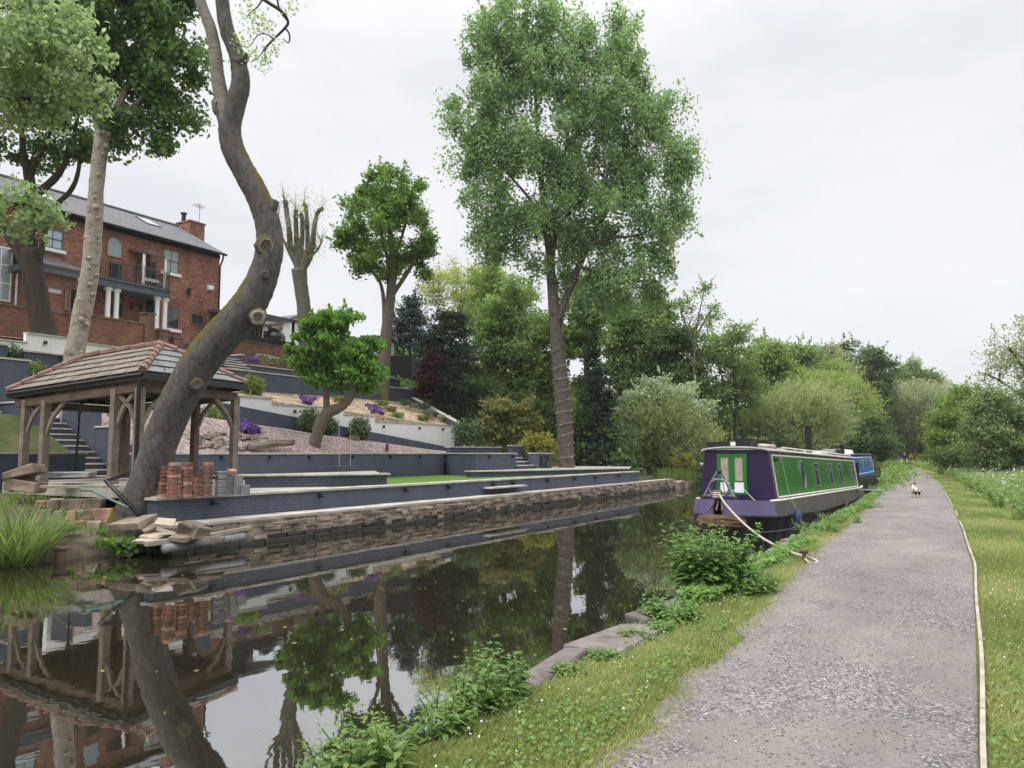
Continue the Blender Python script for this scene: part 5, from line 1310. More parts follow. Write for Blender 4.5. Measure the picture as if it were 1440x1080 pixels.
def tree(name, label, D, blobs, leaf, nleaf, ls, cr, nclump, trunk=(), limbs=(), bark='brown', base=None, group=None, cat='tree', up=.35, aspect=.6, droop=0, flat=.75, bias=3.0, twig=True, wood=True, low=0, ntw=90, sprig=.55, cname='crown'):
    bl = px_blobs(blobs, D)
    P, C, tint, dirs = clumped(bl, nclump, nleaf, cr, flat, bias, low)
    if sprig:
        k = max(3, int(len(C) * sprig)); i_ = rng.choice(len(C), k); ln = cr * (1.0 + 1.1 * rng.random(k)); d_ = rng.normal(size=(k, 3)) * .45
        cc = np.mean([b[0] for b in bl], 0); o_ = C[i_] - cc; o_ /= np.linalg.norm(o_, axis=1)[:, None] + 1e-6; d_ += o_ * .9; d_[:, 2] += .55 - droop * .5
        d_ /= np.linalg.norm(d_, axis=1)[:, None]; per = 16; PS = []; TS = []
        for q in range(per):
            u = (q + rng.random(k)) / per; PS.append(C[i_] + d_ * (ln * (.2 + .9 * u))[:, None] + rng.normal(size=(k, 3)) * (cr * .16 * (1.15 - u))[:, None]); TS.append(np.clip(.55 + .25 * rng.normal(size=k), 0, 1))
        P = np.concatenate([P] + PS); tint = np.concatenate([tint] + TS); dirs = np.concatenate([dirs, np.zeros((k * per, 3))])
    if base is None:
        c = np.mean([b[0] for b in bl], 0); base = (c[0], c[1], gz(c[0], c[1]))
    t_ = thing(name, label, cat, base, group)
    m_ = MB()
    if trunk: px_limb(m_, trunk, D, 12)
    elif wood:
        zt = float(np.mean([b[0][2] for b in bl])); c = np.mean([b[0] for b in bl], 0); r0 = max(.04, (zt - base[2]) * .028)
        limb(m_, [(base[0], base[1], base[2] - .3), ((base[0] + c[0]) / 2 + rnd.uniform(-.1, .1), (base[1] + c[1]) / 2, (base[2] + zt) / 2), tuple(c)], [r0, r0 * .8, r0 * .5], 9)
    if bark == 'pale':
        for k in range(34):
            j = rnd.randrange(len(trunk) - 1); u = rnd.random(); q = [trunk[j][i] * (1 - u) + trunk[j + 1][i] * u for i in range(3)]; a = rnd.uniform(-1.2, 1.2)
            c = AD(q[0] + math.sin(a) * q[2] * .47, q[1], D - math.cos(a) * q[2] * .47 * D / FPX); r_ = rnd.uniform(.05, .12); m_.blob(tuple(c), (r_, r_, r_ * .9), 7, 5, .15)
    if m_.v: m_.build('trunk', B[bark], t_, smooth=True)
    m_ = MB()
    for l in limbs: px_limb(m_, l, D, 7)
    if twig and (trunk or limbs or wood):
        anch = []
        for l in ([trunk] if trunk else []) + list(limbs):
            for q in l[len(l) // 2:]: anch.append(AD(q[0], q[1], D + (q[3] if len(q) > 3 else 0)))
        if not anch: anch = [b[0] for b in bl]
        anch = np.array(anch)
        for i in rng.choice(len(C), min(ntw, len(C)), replace=False):
            c = C[i]; j = np.argmin(np.linalg.norm((anch - c) * np.array([1, 1, .6]), axis=1)); a = anch[j]
            L0 = np.linalg.norm(c - a)
            if L0 < .2: continue
            mid = (a + c) / 2 + rng.normal(size=3) * L0 * .08 + np.array([0, 0, -.06 * L0])
            r0 = min(.055, .010 + .007 * L0) * (D / 40) ** .5
            m_.tube([a, mid, c], [r0, r0 * .7, r0 * .25], 4, cap=False)
    if m_.v: m_.build('branches', B[bark], t_)
    npmesh(cname, leaves(P, ls * (.7 + .6 * rng.random(len(P))), up, aspect, droop, out=dirs), 4, L[leaf], t_, np.repeat(tint, 4))
    return t_
def strands(name, label, D, blobs, leaf, n, ls, length, parent=None, cat='shrub', group=None, base=None, aspect=.34, bias=2.4, lean=.35, up=1.0, wood=True):
    """willowy bush: thin shoots arching out of the blob, each carrying narrow leaves"""
    bl = px_blobs(blobs, D); c = np.mean([b[0] for b in bl], 0)
    if base is None: base = (c[0], c[1], gz(c[0], c[1]))
    t_ = thing(name, label, cat, base, group)
    vol = np.array([b[1][0] * b[1][2] for b in bl]); vol /= vol.sum()
    PP, TT, DD = [], [], []
    per = 14
    for (cc, r), f in zip(bl, vol):
        k = max(2, int(n * f / per)); s0, d = ellipsoid_points(cc, r, k, bias)
        dv = d * .8 + np.array([0, 0, up]) + rng.normal(size=(k, 3)) * lean; dv /= np.linalg.norm(dv, axis=1)[:, None]
        tt = np.clip(.45 + .28 * rng.normal(size=k), 0, 1)
        for i in range(per):
            u = (i + rng.random(k)) / per * length
            p = s0 + dv * u[:, None] + np.stack([d[:, 0], d[:, 1], -np.ones(k) * .6], -1) * (u ** 2 / length * .35)[:, None] + rng.normal(size=(k, 3)) * ls * .35
            PP.append(p); TT.append(np.clip(tt + .12 * rng.normal(size=k), 0, 1)); DD.append(dv)
    P, T, Dv = np.concatenate(PP), np.concatenate(TT), np.concatenate(DD)
    n_ = len(P); d = Dv + rng.normal(size=(n_, 3)) * .45; d /= np.linalg.norm(d, axis=1)[:, None]
    nr = rng.normal(size=(n_, 3)); nr[:, 2] += .4; w = np.cross(nr, d); w /= np.linalg.norm(w, axis=1)[:, None]
    S = (ls * (.7 + .6 * rng.random(n_)))[:, None]
    V = np.stack([P - d * S / 2, P + w * S * aspect / 2, P + d * S / 2, P - w * S * aspect / 2], 1).reshape(-1, 3)
    if wood:
        m_ = MB()
        for k in range(7):
            b = bl[k % len(bl)]; tip = ellipsoid_points(b[0], b[1] * .8, 1)[0][0]
            limb(m_, [(base[0] + rnd.uniform(-.4, .4), base[1] + rnd.uniform(-.4, .4), base[2] - .2), ((base[0] + tip[0]) / 2, (base[1] + tip[1]) / 2, (base[2] + tip[2]) / 2 + .2), tuple(tip)], [.07, .05, .02], 5, sub=2)
        m_.build('stems', B['brown'], t_)
    npmesh('foliage', V, 4, L[leaf], t_, np.repeat(T, 4))
    return t_
def blades(base, n, h, w, lean, leaf, spread, name='foliage', parent=None, seg=4, curl=.5, tag_=None):
    """arching grass-like blades from around base"""
    vs, fs, tt = [], [], []
    for i in range(n):
        a = rnd.uniform(0, 6.283); rr = spread * math.sqrt(rnd.random()); b = (base[0] + rr * math.cos(a), base[1] + rr * math.sin(a), base[2] if not callable(base[2]) else 0)
        a2 = a + rnd.uniform(-.9, .9); le = lean * rnd.uniform(.3, 1.3); H = h * rnd.uniform(.6, 1.15); ti = rnd.random()
        dx, dy = math.cos(a2), math.sin(a2); b0 = len(vs)
        for k in range(seg + 1):
            u = k / seg; o = le * u + curl * le * u * u; z = H * (u - .35 * curl * u * u * le)
            ww = w * (1 - u ** 2.2) / 2 + .0004
            vs += [(b[0] + dx * o - dy * ww, b[1] + dy * o + dx * ww, b[2] + z), (b[0] + dx * o + dy * ww, b[1] + dy * o - dx * ww, b[2] + z)]; tt += [ti, ti]
        fs += [(b0 + 2 * k, b0 + 2 * k + 1, b0 + 2 * k + 3, b0 + 2 * k + 2) for k in range(seg)]
    return npmesh(name, np.array(vs), 4, L[leaf], parent, np.array(tt), F=np.array(fs))

# ---- the leaning foreground tree
D0 = 16.7
tr = thing('leaning_tree', 'large leaning bare tree with crooked mossy grey trunk beside gazebo', 'tree', tuple(AZ(197, 712, .85)))
m_ = MB()
px_limb(m_, [(184, 752, 79.0), (192, 725, 62.0), (200, 700, 52.6), (213, 660, 47.0), (232, 605, 46.6), (255, 555, 49.6), (285, 505, 49.6), (322, 462, 49.6), (352, 425, 46.6), (370, 388, 40.6), (379, 348, 37.6), (376, 312, 34.6), (362, 275, 33.1), (343, 240, 31.6), (328, 210, 31.6), (323, 180, 30.8), (329, 150, 30.1), (338, 122, 26.3), (337, 98, 23.3), (331, 72, 21.1), (320, 45, 20.3), (314, 15, 18.8), (312, -20, 18.0), (318, -70, 15.0)], D0, 26, .075, 8)
trunk_o = m_.build('trunk', B['crooked'], tr, smooth=True)
for nm_, pts_, n_ in (('limb', [(330, 214, 14), (324, 190, 24), (317, 160, 24), (310, 130, 20), (305, 100, 18), (303, 74, 17), (296, 40, 16), (284, 8, 15), (270, -40, 13)], 14), ('stub', [(322, 188, 18), (314, 164, 19), (310, 149, 17)], 10), ('stub', [(374, 303, 26), (382, 290, 19), (386, 281, 14)], 9), ('stub', [(336, 90, 20), (342, 80, 17), (344, 75, 15)], 9)):
    m_ = MB(); px_limb(m_, pts_, D0 - (.03 if nm_ == 'limb' else .05), n_, .08, 5); m_.build(nm_, B['crooked'] if nm_ == 'stub' else B['limb'], tr, smooth=True)
for px, py, r, dd in ((374, 346, 10.5, -.30), (363, 446, 8, -.36), (277, 541, 6, -.385), (373, 386, 4, -.34), (309, 149, 8, -.13)):
    c = AD(px, py, D0 + dd); k = D0 / FPX; m_ = MB()
    to = (Vector(_C) - Vector(c)).normalized(); sx_ = to.cross(Vector((0, 0, 1))).normalized(); sz_ = sx_.cross(to)
    vs, fs, mi_ = [], [], []
    prof = [(1.5, -.5, 0), (1.2, -.16, 0), (.98, -.06, 0 if r > 10 else 1), (.76, -.05, 1), (.55, -.09, 1 if r < 8 else 2), (.3, -.11, 2), (.0, -.12, 2)]
    wob = [rnd.uniform(.88, 1.12) for _ in range(18)]
    for q, h, _m in prof:
        for k2 in range(18):
            a = 2 * math.pi * k2 / 18; vs.append(Vector(c) + (sx_ * math.cos(a) + sz_ * math.sin(a) * 1.15) * (r * q * k * wob[k2]) + to * (h * r * k * 1.6 + .02))
    for i in range(len(prof) - 1):
        for k2 in range(18): m_.add([vs[i * 18 + k2], vs[i * 18 + (k2 + 1) % 18], vs[(i + 1) * 18 + (k2 + 1) % 18], vs[(i + 1) * 18 + k2]], [(0, 1, 2, 3)], prof[i + 1][2] if r > 5 else 0)
    m_.build('pruning_scar', [B['crooked'], B['scar'] if px != 277 else B['crooked'], B['brown'] if px != 277 else B['crooked']], tr, smooth=True)
# fine hanging twigs at the top
m_ = MB(); TP = []
tw = [[(345, -25, 5), (372, 0, 5), (395, 15, 5), (405, 30, 4), (400, 40, 4), (388, 52, 3), (372, 68, 3)], [(400, 38, 3), (407, 48, 2.5), (406, 60, 2), (398, 55, 1.5)], [(403, 28, 2.5), (392, 10, 3), (388, -20, 3)], [(385, 55, 2.2), (375, 48, 1.8), (362, 50, 1.5), (350, 66, 1.2), (333, 62, 1)], [(372, 68, 2.2), (366, 78, 1.5), (352, 88, 1)], [(372, -6, 3), (362, 10, 2), (352, 18, 1.5), (345, 28, 1)], [(380, 60, 2), (372, 74, 1.4), (374, 90, 1)]]
for l in tw: px_limb(m_, l, D0 - .3, 5, .1, 3)
m_.build('twigs', B['darkbark'], tr)
cl = [AD(px, py, D0 - .3) for px, py in ((352, 12), (362, 22), (372, 30), (366, 40), (340, 58), (348, 68), (356, 80), (368, 88), (386, 66), (376, 72), (340, 20), (374, 84), (412, 5), (404, 12), (352, 40), (378, 38))]
P = np.concatenate([np.array(c) + rng.normal(size=(34, 3)) * .11 for c in cl])
npmesh('foliage', leaves(P, .075 * (.7 + .6 * rng.random(len(P))), .3, .6), 4, L['overhang'], tr, np.repeat(np.clip(.75 + .2 * rng.normal(size=len(P)), 0, 1), 4))

# ---- named trees
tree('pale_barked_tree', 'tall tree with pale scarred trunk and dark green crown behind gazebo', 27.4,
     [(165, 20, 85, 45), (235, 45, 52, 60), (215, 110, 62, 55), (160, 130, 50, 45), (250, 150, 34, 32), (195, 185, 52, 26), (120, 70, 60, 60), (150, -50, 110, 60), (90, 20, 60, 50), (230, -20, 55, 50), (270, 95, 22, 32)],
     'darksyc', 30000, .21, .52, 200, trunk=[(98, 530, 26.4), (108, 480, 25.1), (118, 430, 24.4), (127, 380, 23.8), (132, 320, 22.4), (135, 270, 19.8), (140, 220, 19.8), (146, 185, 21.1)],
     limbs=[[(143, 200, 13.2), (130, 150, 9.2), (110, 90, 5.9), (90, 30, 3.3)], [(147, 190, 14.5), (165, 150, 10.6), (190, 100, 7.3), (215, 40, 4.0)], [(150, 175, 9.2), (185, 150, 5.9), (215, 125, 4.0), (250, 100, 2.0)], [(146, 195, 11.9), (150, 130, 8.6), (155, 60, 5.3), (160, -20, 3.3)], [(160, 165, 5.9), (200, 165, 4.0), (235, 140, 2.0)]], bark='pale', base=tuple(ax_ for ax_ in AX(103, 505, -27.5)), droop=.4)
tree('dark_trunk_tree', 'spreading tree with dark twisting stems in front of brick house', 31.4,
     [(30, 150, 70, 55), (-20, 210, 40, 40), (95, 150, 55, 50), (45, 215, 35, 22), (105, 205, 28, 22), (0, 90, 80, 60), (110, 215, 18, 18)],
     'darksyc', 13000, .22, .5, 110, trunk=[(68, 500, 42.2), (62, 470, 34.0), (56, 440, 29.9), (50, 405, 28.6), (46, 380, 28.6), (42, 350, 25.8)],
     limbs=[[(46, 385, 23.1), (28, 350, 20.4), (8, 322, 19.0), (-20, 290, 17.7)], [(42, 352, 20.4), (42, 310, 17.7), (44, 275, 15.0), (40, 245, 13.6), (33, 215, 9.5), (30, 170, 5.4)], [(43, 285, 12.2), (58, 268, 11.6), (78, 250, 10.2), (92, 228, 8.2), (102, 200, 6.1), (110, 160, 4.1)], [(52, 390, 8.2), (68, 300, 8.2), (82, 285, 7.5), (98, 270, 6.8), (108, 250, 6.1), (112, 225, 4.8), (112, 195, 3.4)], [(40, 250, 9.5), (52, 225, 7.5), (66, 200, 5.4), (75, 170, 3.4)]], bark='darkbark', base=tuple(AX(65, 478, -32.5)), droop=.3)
tree('overhanging_tree', 'light green leafy boughs of a nearer tree overhanging top left corner', 12.6,
     [(40, 25, 85, 45), (60, 90, 62, 45), (15, 140, 50, 45), (105, 60, 45, 38), (128, 128, 22, 28), (90, 130, 40, 28), (60, 165, 30, 14), (-40, 100, 60, 90), (10, 285, 32, 14), (45, 296, 20, 10), (10, 318, 16, 8), (40, 275, 12, 6), (-40, 290, 30, 30), (75, 302, 7, 5)],
     'overhang', 9000, .105, .25, 130, trunk=[(-330, 770, 70), (-320, 600, 60), (-300, 400, 50), (-270, 200, 42), (-230, 60, 30)],
     limbs=[[(-290, 350, 26), (-180, 330, 14), (-80, 300, 9), (20, 286, 4), (60, 298, 2)], [(-275, 220, 26), (-160, 120, 18), (-60, 80, 12), (60, 70, 6), (120, 80, 3)], [(-260, 150, 20), (-120, 20, 14), (20, 10, 8), (90, 20, 4)], [(-160, 120, 12), (-60, 130, 8), (40, 140, 5), (120, 130, 3)]], bark='darkbark', base=tuple(AZ(-330, 770, .5)), droop=.8, ntw=110)
pt_ = thing('pollard_tree', 'pollarded bare tree with upright stubby limbs behind leaning trunk', 'tree', tuple(AX(432, 490, -34)))
m_ = MB(); Dp = 45
px_limb(m_, [(434, 520, 24), (430, 470, 21), (427, 430, 19), (423, 400, 19), (420, 378, 22)], Dp, 10)
m_.build('trunk', B['grey'], pt_, smooth=True)
m_ = MB(); tips = []
for l in ([(420, 380, 14), (410, 350, 10), (406, 320, 10), (402, 290, 9), (401, 284, 10)], [(420, 375, 12), (417, 340, 9), (416, 310, 8), (416, 295, 8)], [(422, 375, 11), (424, 345, 9), (425, 315, 8), (423, 300, 7)], [(424, 378, 12), (432, 350, 9), (432, 320, 8), (430, 292, 8), (427, 288, 8)], [(425, 380, 14), (438, 355, 10), (441, 325, 9), (446, 300, 8), (453, 294, 8)], [(418, 375, 10), (402, 345, 5), (394, 325, 4), (390, 310, 3)], [(424, 376, 8), (436, 362, 5), (446, 352, 4), (452, 340, 3)]):
    px_limb(m_, [(a, b, c * .78, rnd.uniform(-.6, .6) if i > 1 else 0) for i, (a, b, c) in enumerate(l)], Dp, 7, .2); tips.append(l)
for l in tips:
    for k in range(19):
        i = rnd.randrange(1, len(l)); a = l[i]; top = i == len(l) - 1
        q = (a[0] + rnd.uniform(-9, 9), a[1] - rnd.uniform(3, 30 if top else 14))
        m_.tube([AD(a[0], a[1], Dp), AD((a[0] + q[0]) / 2 + rnd.uniform(-2, 2), (a[1] + q[1]) / 2, Dp + rnd.uniform(-.3, .3)), AD(q[0], q[1], Dp + rnd.uniform(-.5, .5))], [.02, .014, .006], 4, cap=False)
m_.build('branches', B['grey'], pt_)
P = np.array([AD(l[i][0] + rnd.gauss(0, 8), l[i][1] - 6 + rnd.gauss(0, 10), Dp + rnd.gauss(0, .4)) for l in tips for k in range(330) for i in [rnd.randrange(1, len(l))]])
npmesh('buds', leaves(P, .085 * (.6 + .8 * rng.random(len(P)))), 4, L['greybud'], pt_, np.repeat(rng.random(len(P)), 4))
tree('sycamore', 'bright green sycamore with twin stem and rounded crown above garden', 46,
     [(545, 262, 36, 24), (520, 285, 36, 30), (575, 290, 30, 30), (545, 320, 60, 40), (500, 330, 26, 28), (592, 335, 20, 30), (500, 370, 24, 18), (545, 365, 46, 24), (590, 372, 18, 16), (485, 345, 12, 16), (545, 242, 12, 10), (520, 255, 8, 10), (580, 262, 10, 10)],
     'sycamore', 23000, .20, .46, 140, trunk=[(537, 575, 19), (540, 520, 18), (543, 470, 16), (548, 430, 14), (551, 395, 13), (552, 360, 10), (548, 320, 6)],
     limbs=[[(541, 460, 8), (540, 430, 6), (537, 405, 5), (530, 390, 4), (515, 375, 3)], [(551, 400, 8), (535, 380, 5), (515, 355, 4), (500, 335, 3)], [(551, 415, 8), (565, 395, 6), (578, 375, 5), (588, 350, 3)], [(551, 380, 7), (540, 345, 5), (530, 300, 3)], [(552, 370, 6), (566, 330, 4), (575, 290, 3)]], bark='brown', base=tuple(AX(538, 545, -31)), droop=.5)
tree('horse_chestnut', 'small bright horse chestnut with bent trunk on plum gravel', 31.3,
     [(475, 448, 34, 13), (440, 462, 20, 12), (425, 492, 28, 22), (470, 480, 36, 22), (510, 492, 26, 24), (522, 518, 18, 18), (480, 515, 34, 18), (430, 512, 22, 12), (505, 540, 22, 12), (440, 535, 16, 10), (465, 540, 14, 8)],
     'chestnut', 12500, .225, .30, 120, trunk=[(441, 632, 18), (446, 610, 17), (453, 592, 18), (462, 580, 17), (476, 574, 14), (488, 565, 12), (495, 552, 11), (497, 535, 9)],
     limbs=[[(460, 583, 10), (459, 565, 9), (458, 548, 8), (452, 520, 5), (440, 500, 3)], [(459, 550, 6), (475, 545, 4), (492, 545, 4)], [(497, 540, 8), (502, 520, 5), (510, 500, 3)], [(458, 545, 5), (468, 510, 4), (475, 470, 3)], [(496, 545, 5), (480, 520, 4), (475, 495, 3)]], bark='brown', base=tuple(AX(446, 628, -22.7)), droop=1.3, aspect=.5, flat=.55)
# the big poplar, with its string of lights
DP = 42.2
pop = tree('poplar_tree', 'tall broad grey green poplar tree towering over the canal garden', DP,
     [(735, 40, 62, 36), (690, 80, 40, 50), (790, 60, 50, 45), (860, 80, 56, 48), (760, 115, 75, 60), (690, 150, 52, 55), (850, 150, 75, 60), (925, 150, 36, 50), (655, 205, 30, 55), (720, 220, 72, 60), (810, 220, 80, 60), (890, 230, 70, 60), (950, 250, 28, 60), (690, 300, 50, 45), (850, 310, 80, 55), (930, 320, 42, 50), (770, 310, 55, 40), (712, 345, 40, 24), (890, 380, 52, 40), (850, 395, 30, 25), (915, 400, 22, 26), (800, 350, 30, 20), (805, 392, 26, 18), (835, 405, 30, 20), (752, 372, 22, 18), (870, 425, 26, 16), (675, 335, 18, 18), (640, 160, 16, 30), (965, 225, 14, 40), (700, 25, 30, 22), (865, 35, 16, 16), (765, 20, 22, 16)],
     'poplar', 96000, .20, .58, 540, trunk=[(797, 672, 26.3), (796, 645, 22.4), (794, 600, 21.7), (790, 550, 21.7), (785, 500, 19.4), (781, 460, 17.0), (778, 420, 15.5), (775, 385, 13.1), (772, 345, 11.6), (766, 305, 10.1), (762, 260, 7.7), (757, 200, 5.4), (752, 120, 3.9)],
     limbs=[[(784, 455, 14.0), (796, 420, 11.6), (812, 380, 10.1), (828, 345, 7.7), (845, 310, 6.2), (870, 260, 4.7), (895, 200, 3.1)], [(775, 370, 7.7), (781, 330, 6.9), (780, 290, 6.9), (790, 240, 5.4), (800, 180, 3.9), (806, 110, 2.3)], [(781, 320, 5.4), (800, 300, 4.7), (820, 280, 3.1), (850, 250, 2.3)], [(766, 310, 5.4), (745, 280, 3.9), (720, 250, 3.1), (690, 215, 2.3)], [(770, 330, 5.4), (740, 310, 3.1), (700, 295, 2.3)], [(828, 345, 6.2), (860, 335, 3.9), (900, 330, 3.1), (935, 310, 2.3)], [(815, 375, 5.4), (850, 385, 3.9), (890, 385, 2.3)], [(760, 230, 4.7), (735, 190, 3.1), (715, 130, 2.3)], [(800, 180, 3.9), (830, 130, 3.1), (850, 80, 1.5)]], bark='poplar', base=tuple(AZ(795, 657, 1.25)), droop=.8, ntw=300, bias=2.4, flat=1.35, sprig=1.0)
ls_ = thing('string_lights', 'thin pale cord of string lights wound round the poplar trunk', 'string lights', tuple(AZ(795, 657, 1.3)))
m_ = MB(); pts = []
tk = [(657, 795.5, 15.5), (645, 796, 15.2), (600, 794, 14.7), (550, 790, 14.6), (515, 786.5, 13.6)]
for k in range(260):
    u = k / 259; py = 655 - 140 * u; cx_ = float(np.interp(-py, [-q[0] for q in tk], [q[1] for q in tk])); r_ = float(np.interp(-py, [-q[0] for q in tk], [q[2] for q in tk])) * .775 * DP / FPX + .03
    a = 2 * math.pi * 9 * u; c = AD(cx_, py, DP); pts.append((c[0] + r_ * math.cos(a), c[1] + r_ * math.sin(a), c[2] + .05 * math.sin(a * .7)))
m_.tube(pts, .012, 4); m_.build('cord', M['plank'], ls_)
for k in range(0, 258, 9):
    p = pts[k]; m_ = MB(); m_.blob((p[0], p[1], p[2] - .04), (.035, .035, .05), 6, 4, 0); m_.build('bulb', M['plank'], ls_)

# ---- shrubs in the garden
def ball(lab, px, py, r, D, leaf='box', n=2600, ls=.10, ry=None, base=None, stem=False, name='box_ball', cr=.16, cat='shrub'):
    ry = ry or r
    return tree(name, lab, D, [(px, py, r * .86, ry * .86)], leaf, n, ls, cr, int(60 + r * 5), bias=7, wood=stem or True, twig=False, base=base, cat=cat, up=.2, flat=1, bark='brown', cname='foliage', sprig=.0)
ball('dark clipped box ball left of the chestnut trunk', 437, 594, 18, 34.0, base=tuple(AX(437, 612, -25)), ry=21)
ball('second dark box ball behind the chestnut trunk', 461, 600, 13, 35.0, base=tuple(AX(461, 614, -25)), n=1500)
ball('round dark box ball right of the chestnut trunk', 506, 603, 16, 36.6, base=tuple(AX(506, 618, -25)))
ball('clipped ball bush on short stem at end of white wall', 657, 608, 23, 40.3, 'box', 4200, .11, base=tuple(AX(657, 632, -22.6)), ry=20)
ball('bright green rounded shrub beside right eave of gazebo', 354, 544, 16, 35.5, 'bright', 1800, .13, base=tuple(AX(354, 558, -27)))
ball('small green dome shrub showing above gazebo roof', 47, 521, 11, 27.5, 'mid', 900, .10, base=tuple(AX(47, 530, -27.6)))
ball('dark round bush against the white wall at left', 20, 499, 10, 27.5, 'box', 800, .10, base=tuple(AX(20, 508, -29.5)))
ball('loose green shrub above violet flowers beside gazebo post', 330, 586, 17, 32.5, 'mid', 1500, .12, base=tuple(AX(330, 598, -24.5)), ry=15)
ball('thin yellowish shrub between the right gazebo posts', 299, 590, 10, 30.0, 'bright', 700, .12, base=tuple(AX(299, 606, -23.5)), ry=20)
ball('pale heath plant against brick wall at left edge', 8, 471, 13, 33, 'heather', 900, .08, base=tuple(AX(8, 478, -32)), ry=8)
tree('azalea_shrub', 'large bronze green spreading shrub behind the ball bush', 45, [(705, 575, 26, 16), (735, 585, 20, 18), (690, 595, 18, 22), (715, 605, 28, 20), (745, 600, 10, 14)], 'azalea', 6500, .22, .42, 110, base=tuple(AX(712, 628, -23)), cat='shrub', flat=.5, cname='foliage')
tree('golden_shrub', 'yellow green rounded shrub left of the poplar trunk', 43.5, [(757, 628, 25, 17), (742, 635, 14, 10), (770, 636, 14, 12)], 'yellow', 5000, .15, .3, 90, base=tuple(AZ(757, 652, 1.3)), cat='shrub', cname='foliage')
def mat_plant(lab, pts, leaf, n, ls, h=.18, name='flower_mat', cat='flowers'):
    P = []
    for _ in range(n):
        a = rnd.choice(pts); b = rnd.choice(pts); u = rnd.random(); q = np.array(a) * u + np.array(b) * (1 - u); P.append(q + np.array([rnd.gauss(0, .06), rnd.gauss(0, .06), h * rnd.random() ** .7]))
    P = np.array(P); o = npmesh(name, leaves(P, ls * (.7 + .6 * rng.random(n)), .6, .8), 4, L[leaf], None, np.repeat(np.clip(.5 + .3 * rng.normal(size=n), 0, 1), 4))
    return tag(o, lab, cat)
mat_plant('vivid violet flower mat sloping beside the right gazebo posts', [AX(332, 598, -24.6), AX(345, 600, -24.2), AX(362, 611, -23.8), AX(345, 610, -23.5), AX(334, 604, -24.2)], 'violet', 2600, .10, .28)
mat_plant('violet flower mat on tan gravel behind the chestnut crown', [AX(424, 561, -27.6), AX(443, 563, -27.6), AX(436, 569, -26.6), AX(428, 568, -26.8)], 'violet', 900, .09)
mat_plant('violet flower mat on tan gravel right of chestnut', [AX(516, 572, -27.6), AX(530, 575, -27.4), AX(538, 584, -26.6), AX(524, 581, -26.7)], 'violet', 900, .09)
mat_plant('violet flower patch in the upper bed beside white heath', [AX(350, 510, -32), AX(362, 509, -32), AX(358, 512, -31.7)], 'violet', 500, .09, .3)
mat_plant('white heath flowers in the upper flower bed', [AX(362, 508, -32), AX(388, 513, -32), AX(375, 510, -32)], 'heather', 1000, .09, .4)
for px, py, X, lf, lab in ((538, 571, -28.5, 'azalea', 'small bronze tuft on tan gravel, uppermost near grey wall'), (548, 580, -27.5, 'azalea', 'brown tuft on tan gravel right of violet mat'), (567, 570, -28.8, 'box', 'dark sprawling plant high on the tan gravel'), (588, 575, -28.5, 'box', 'dark rounded plant beside the sloping side wall'), (562, 589, -26.8, 'mid', 'green tuft on tan gravel just above white coping'), (603, 583, -28, 'heather', 'grey green low plant near sloping side wall'), (600, 592, -26.8, 'azalea', 'straw coloured tuft at lower end of tan gravel'), (620, 591, -27, 'heather', 'pale low plant in lowest corner of tan gravel'), (476, 566, -28, 'azalea', 'brown plant on tan gravel under the chestnut crown')):
    c = AX(px, py, X); bb = [tuple(c + np.array([rnd.gauss(0, .22), rnd.gauss(0, .32), 0])) for _ in range(6)]
    mat_plant(lab, bb, lf, 420, .10, .32, 'bed_plant', 'plant')

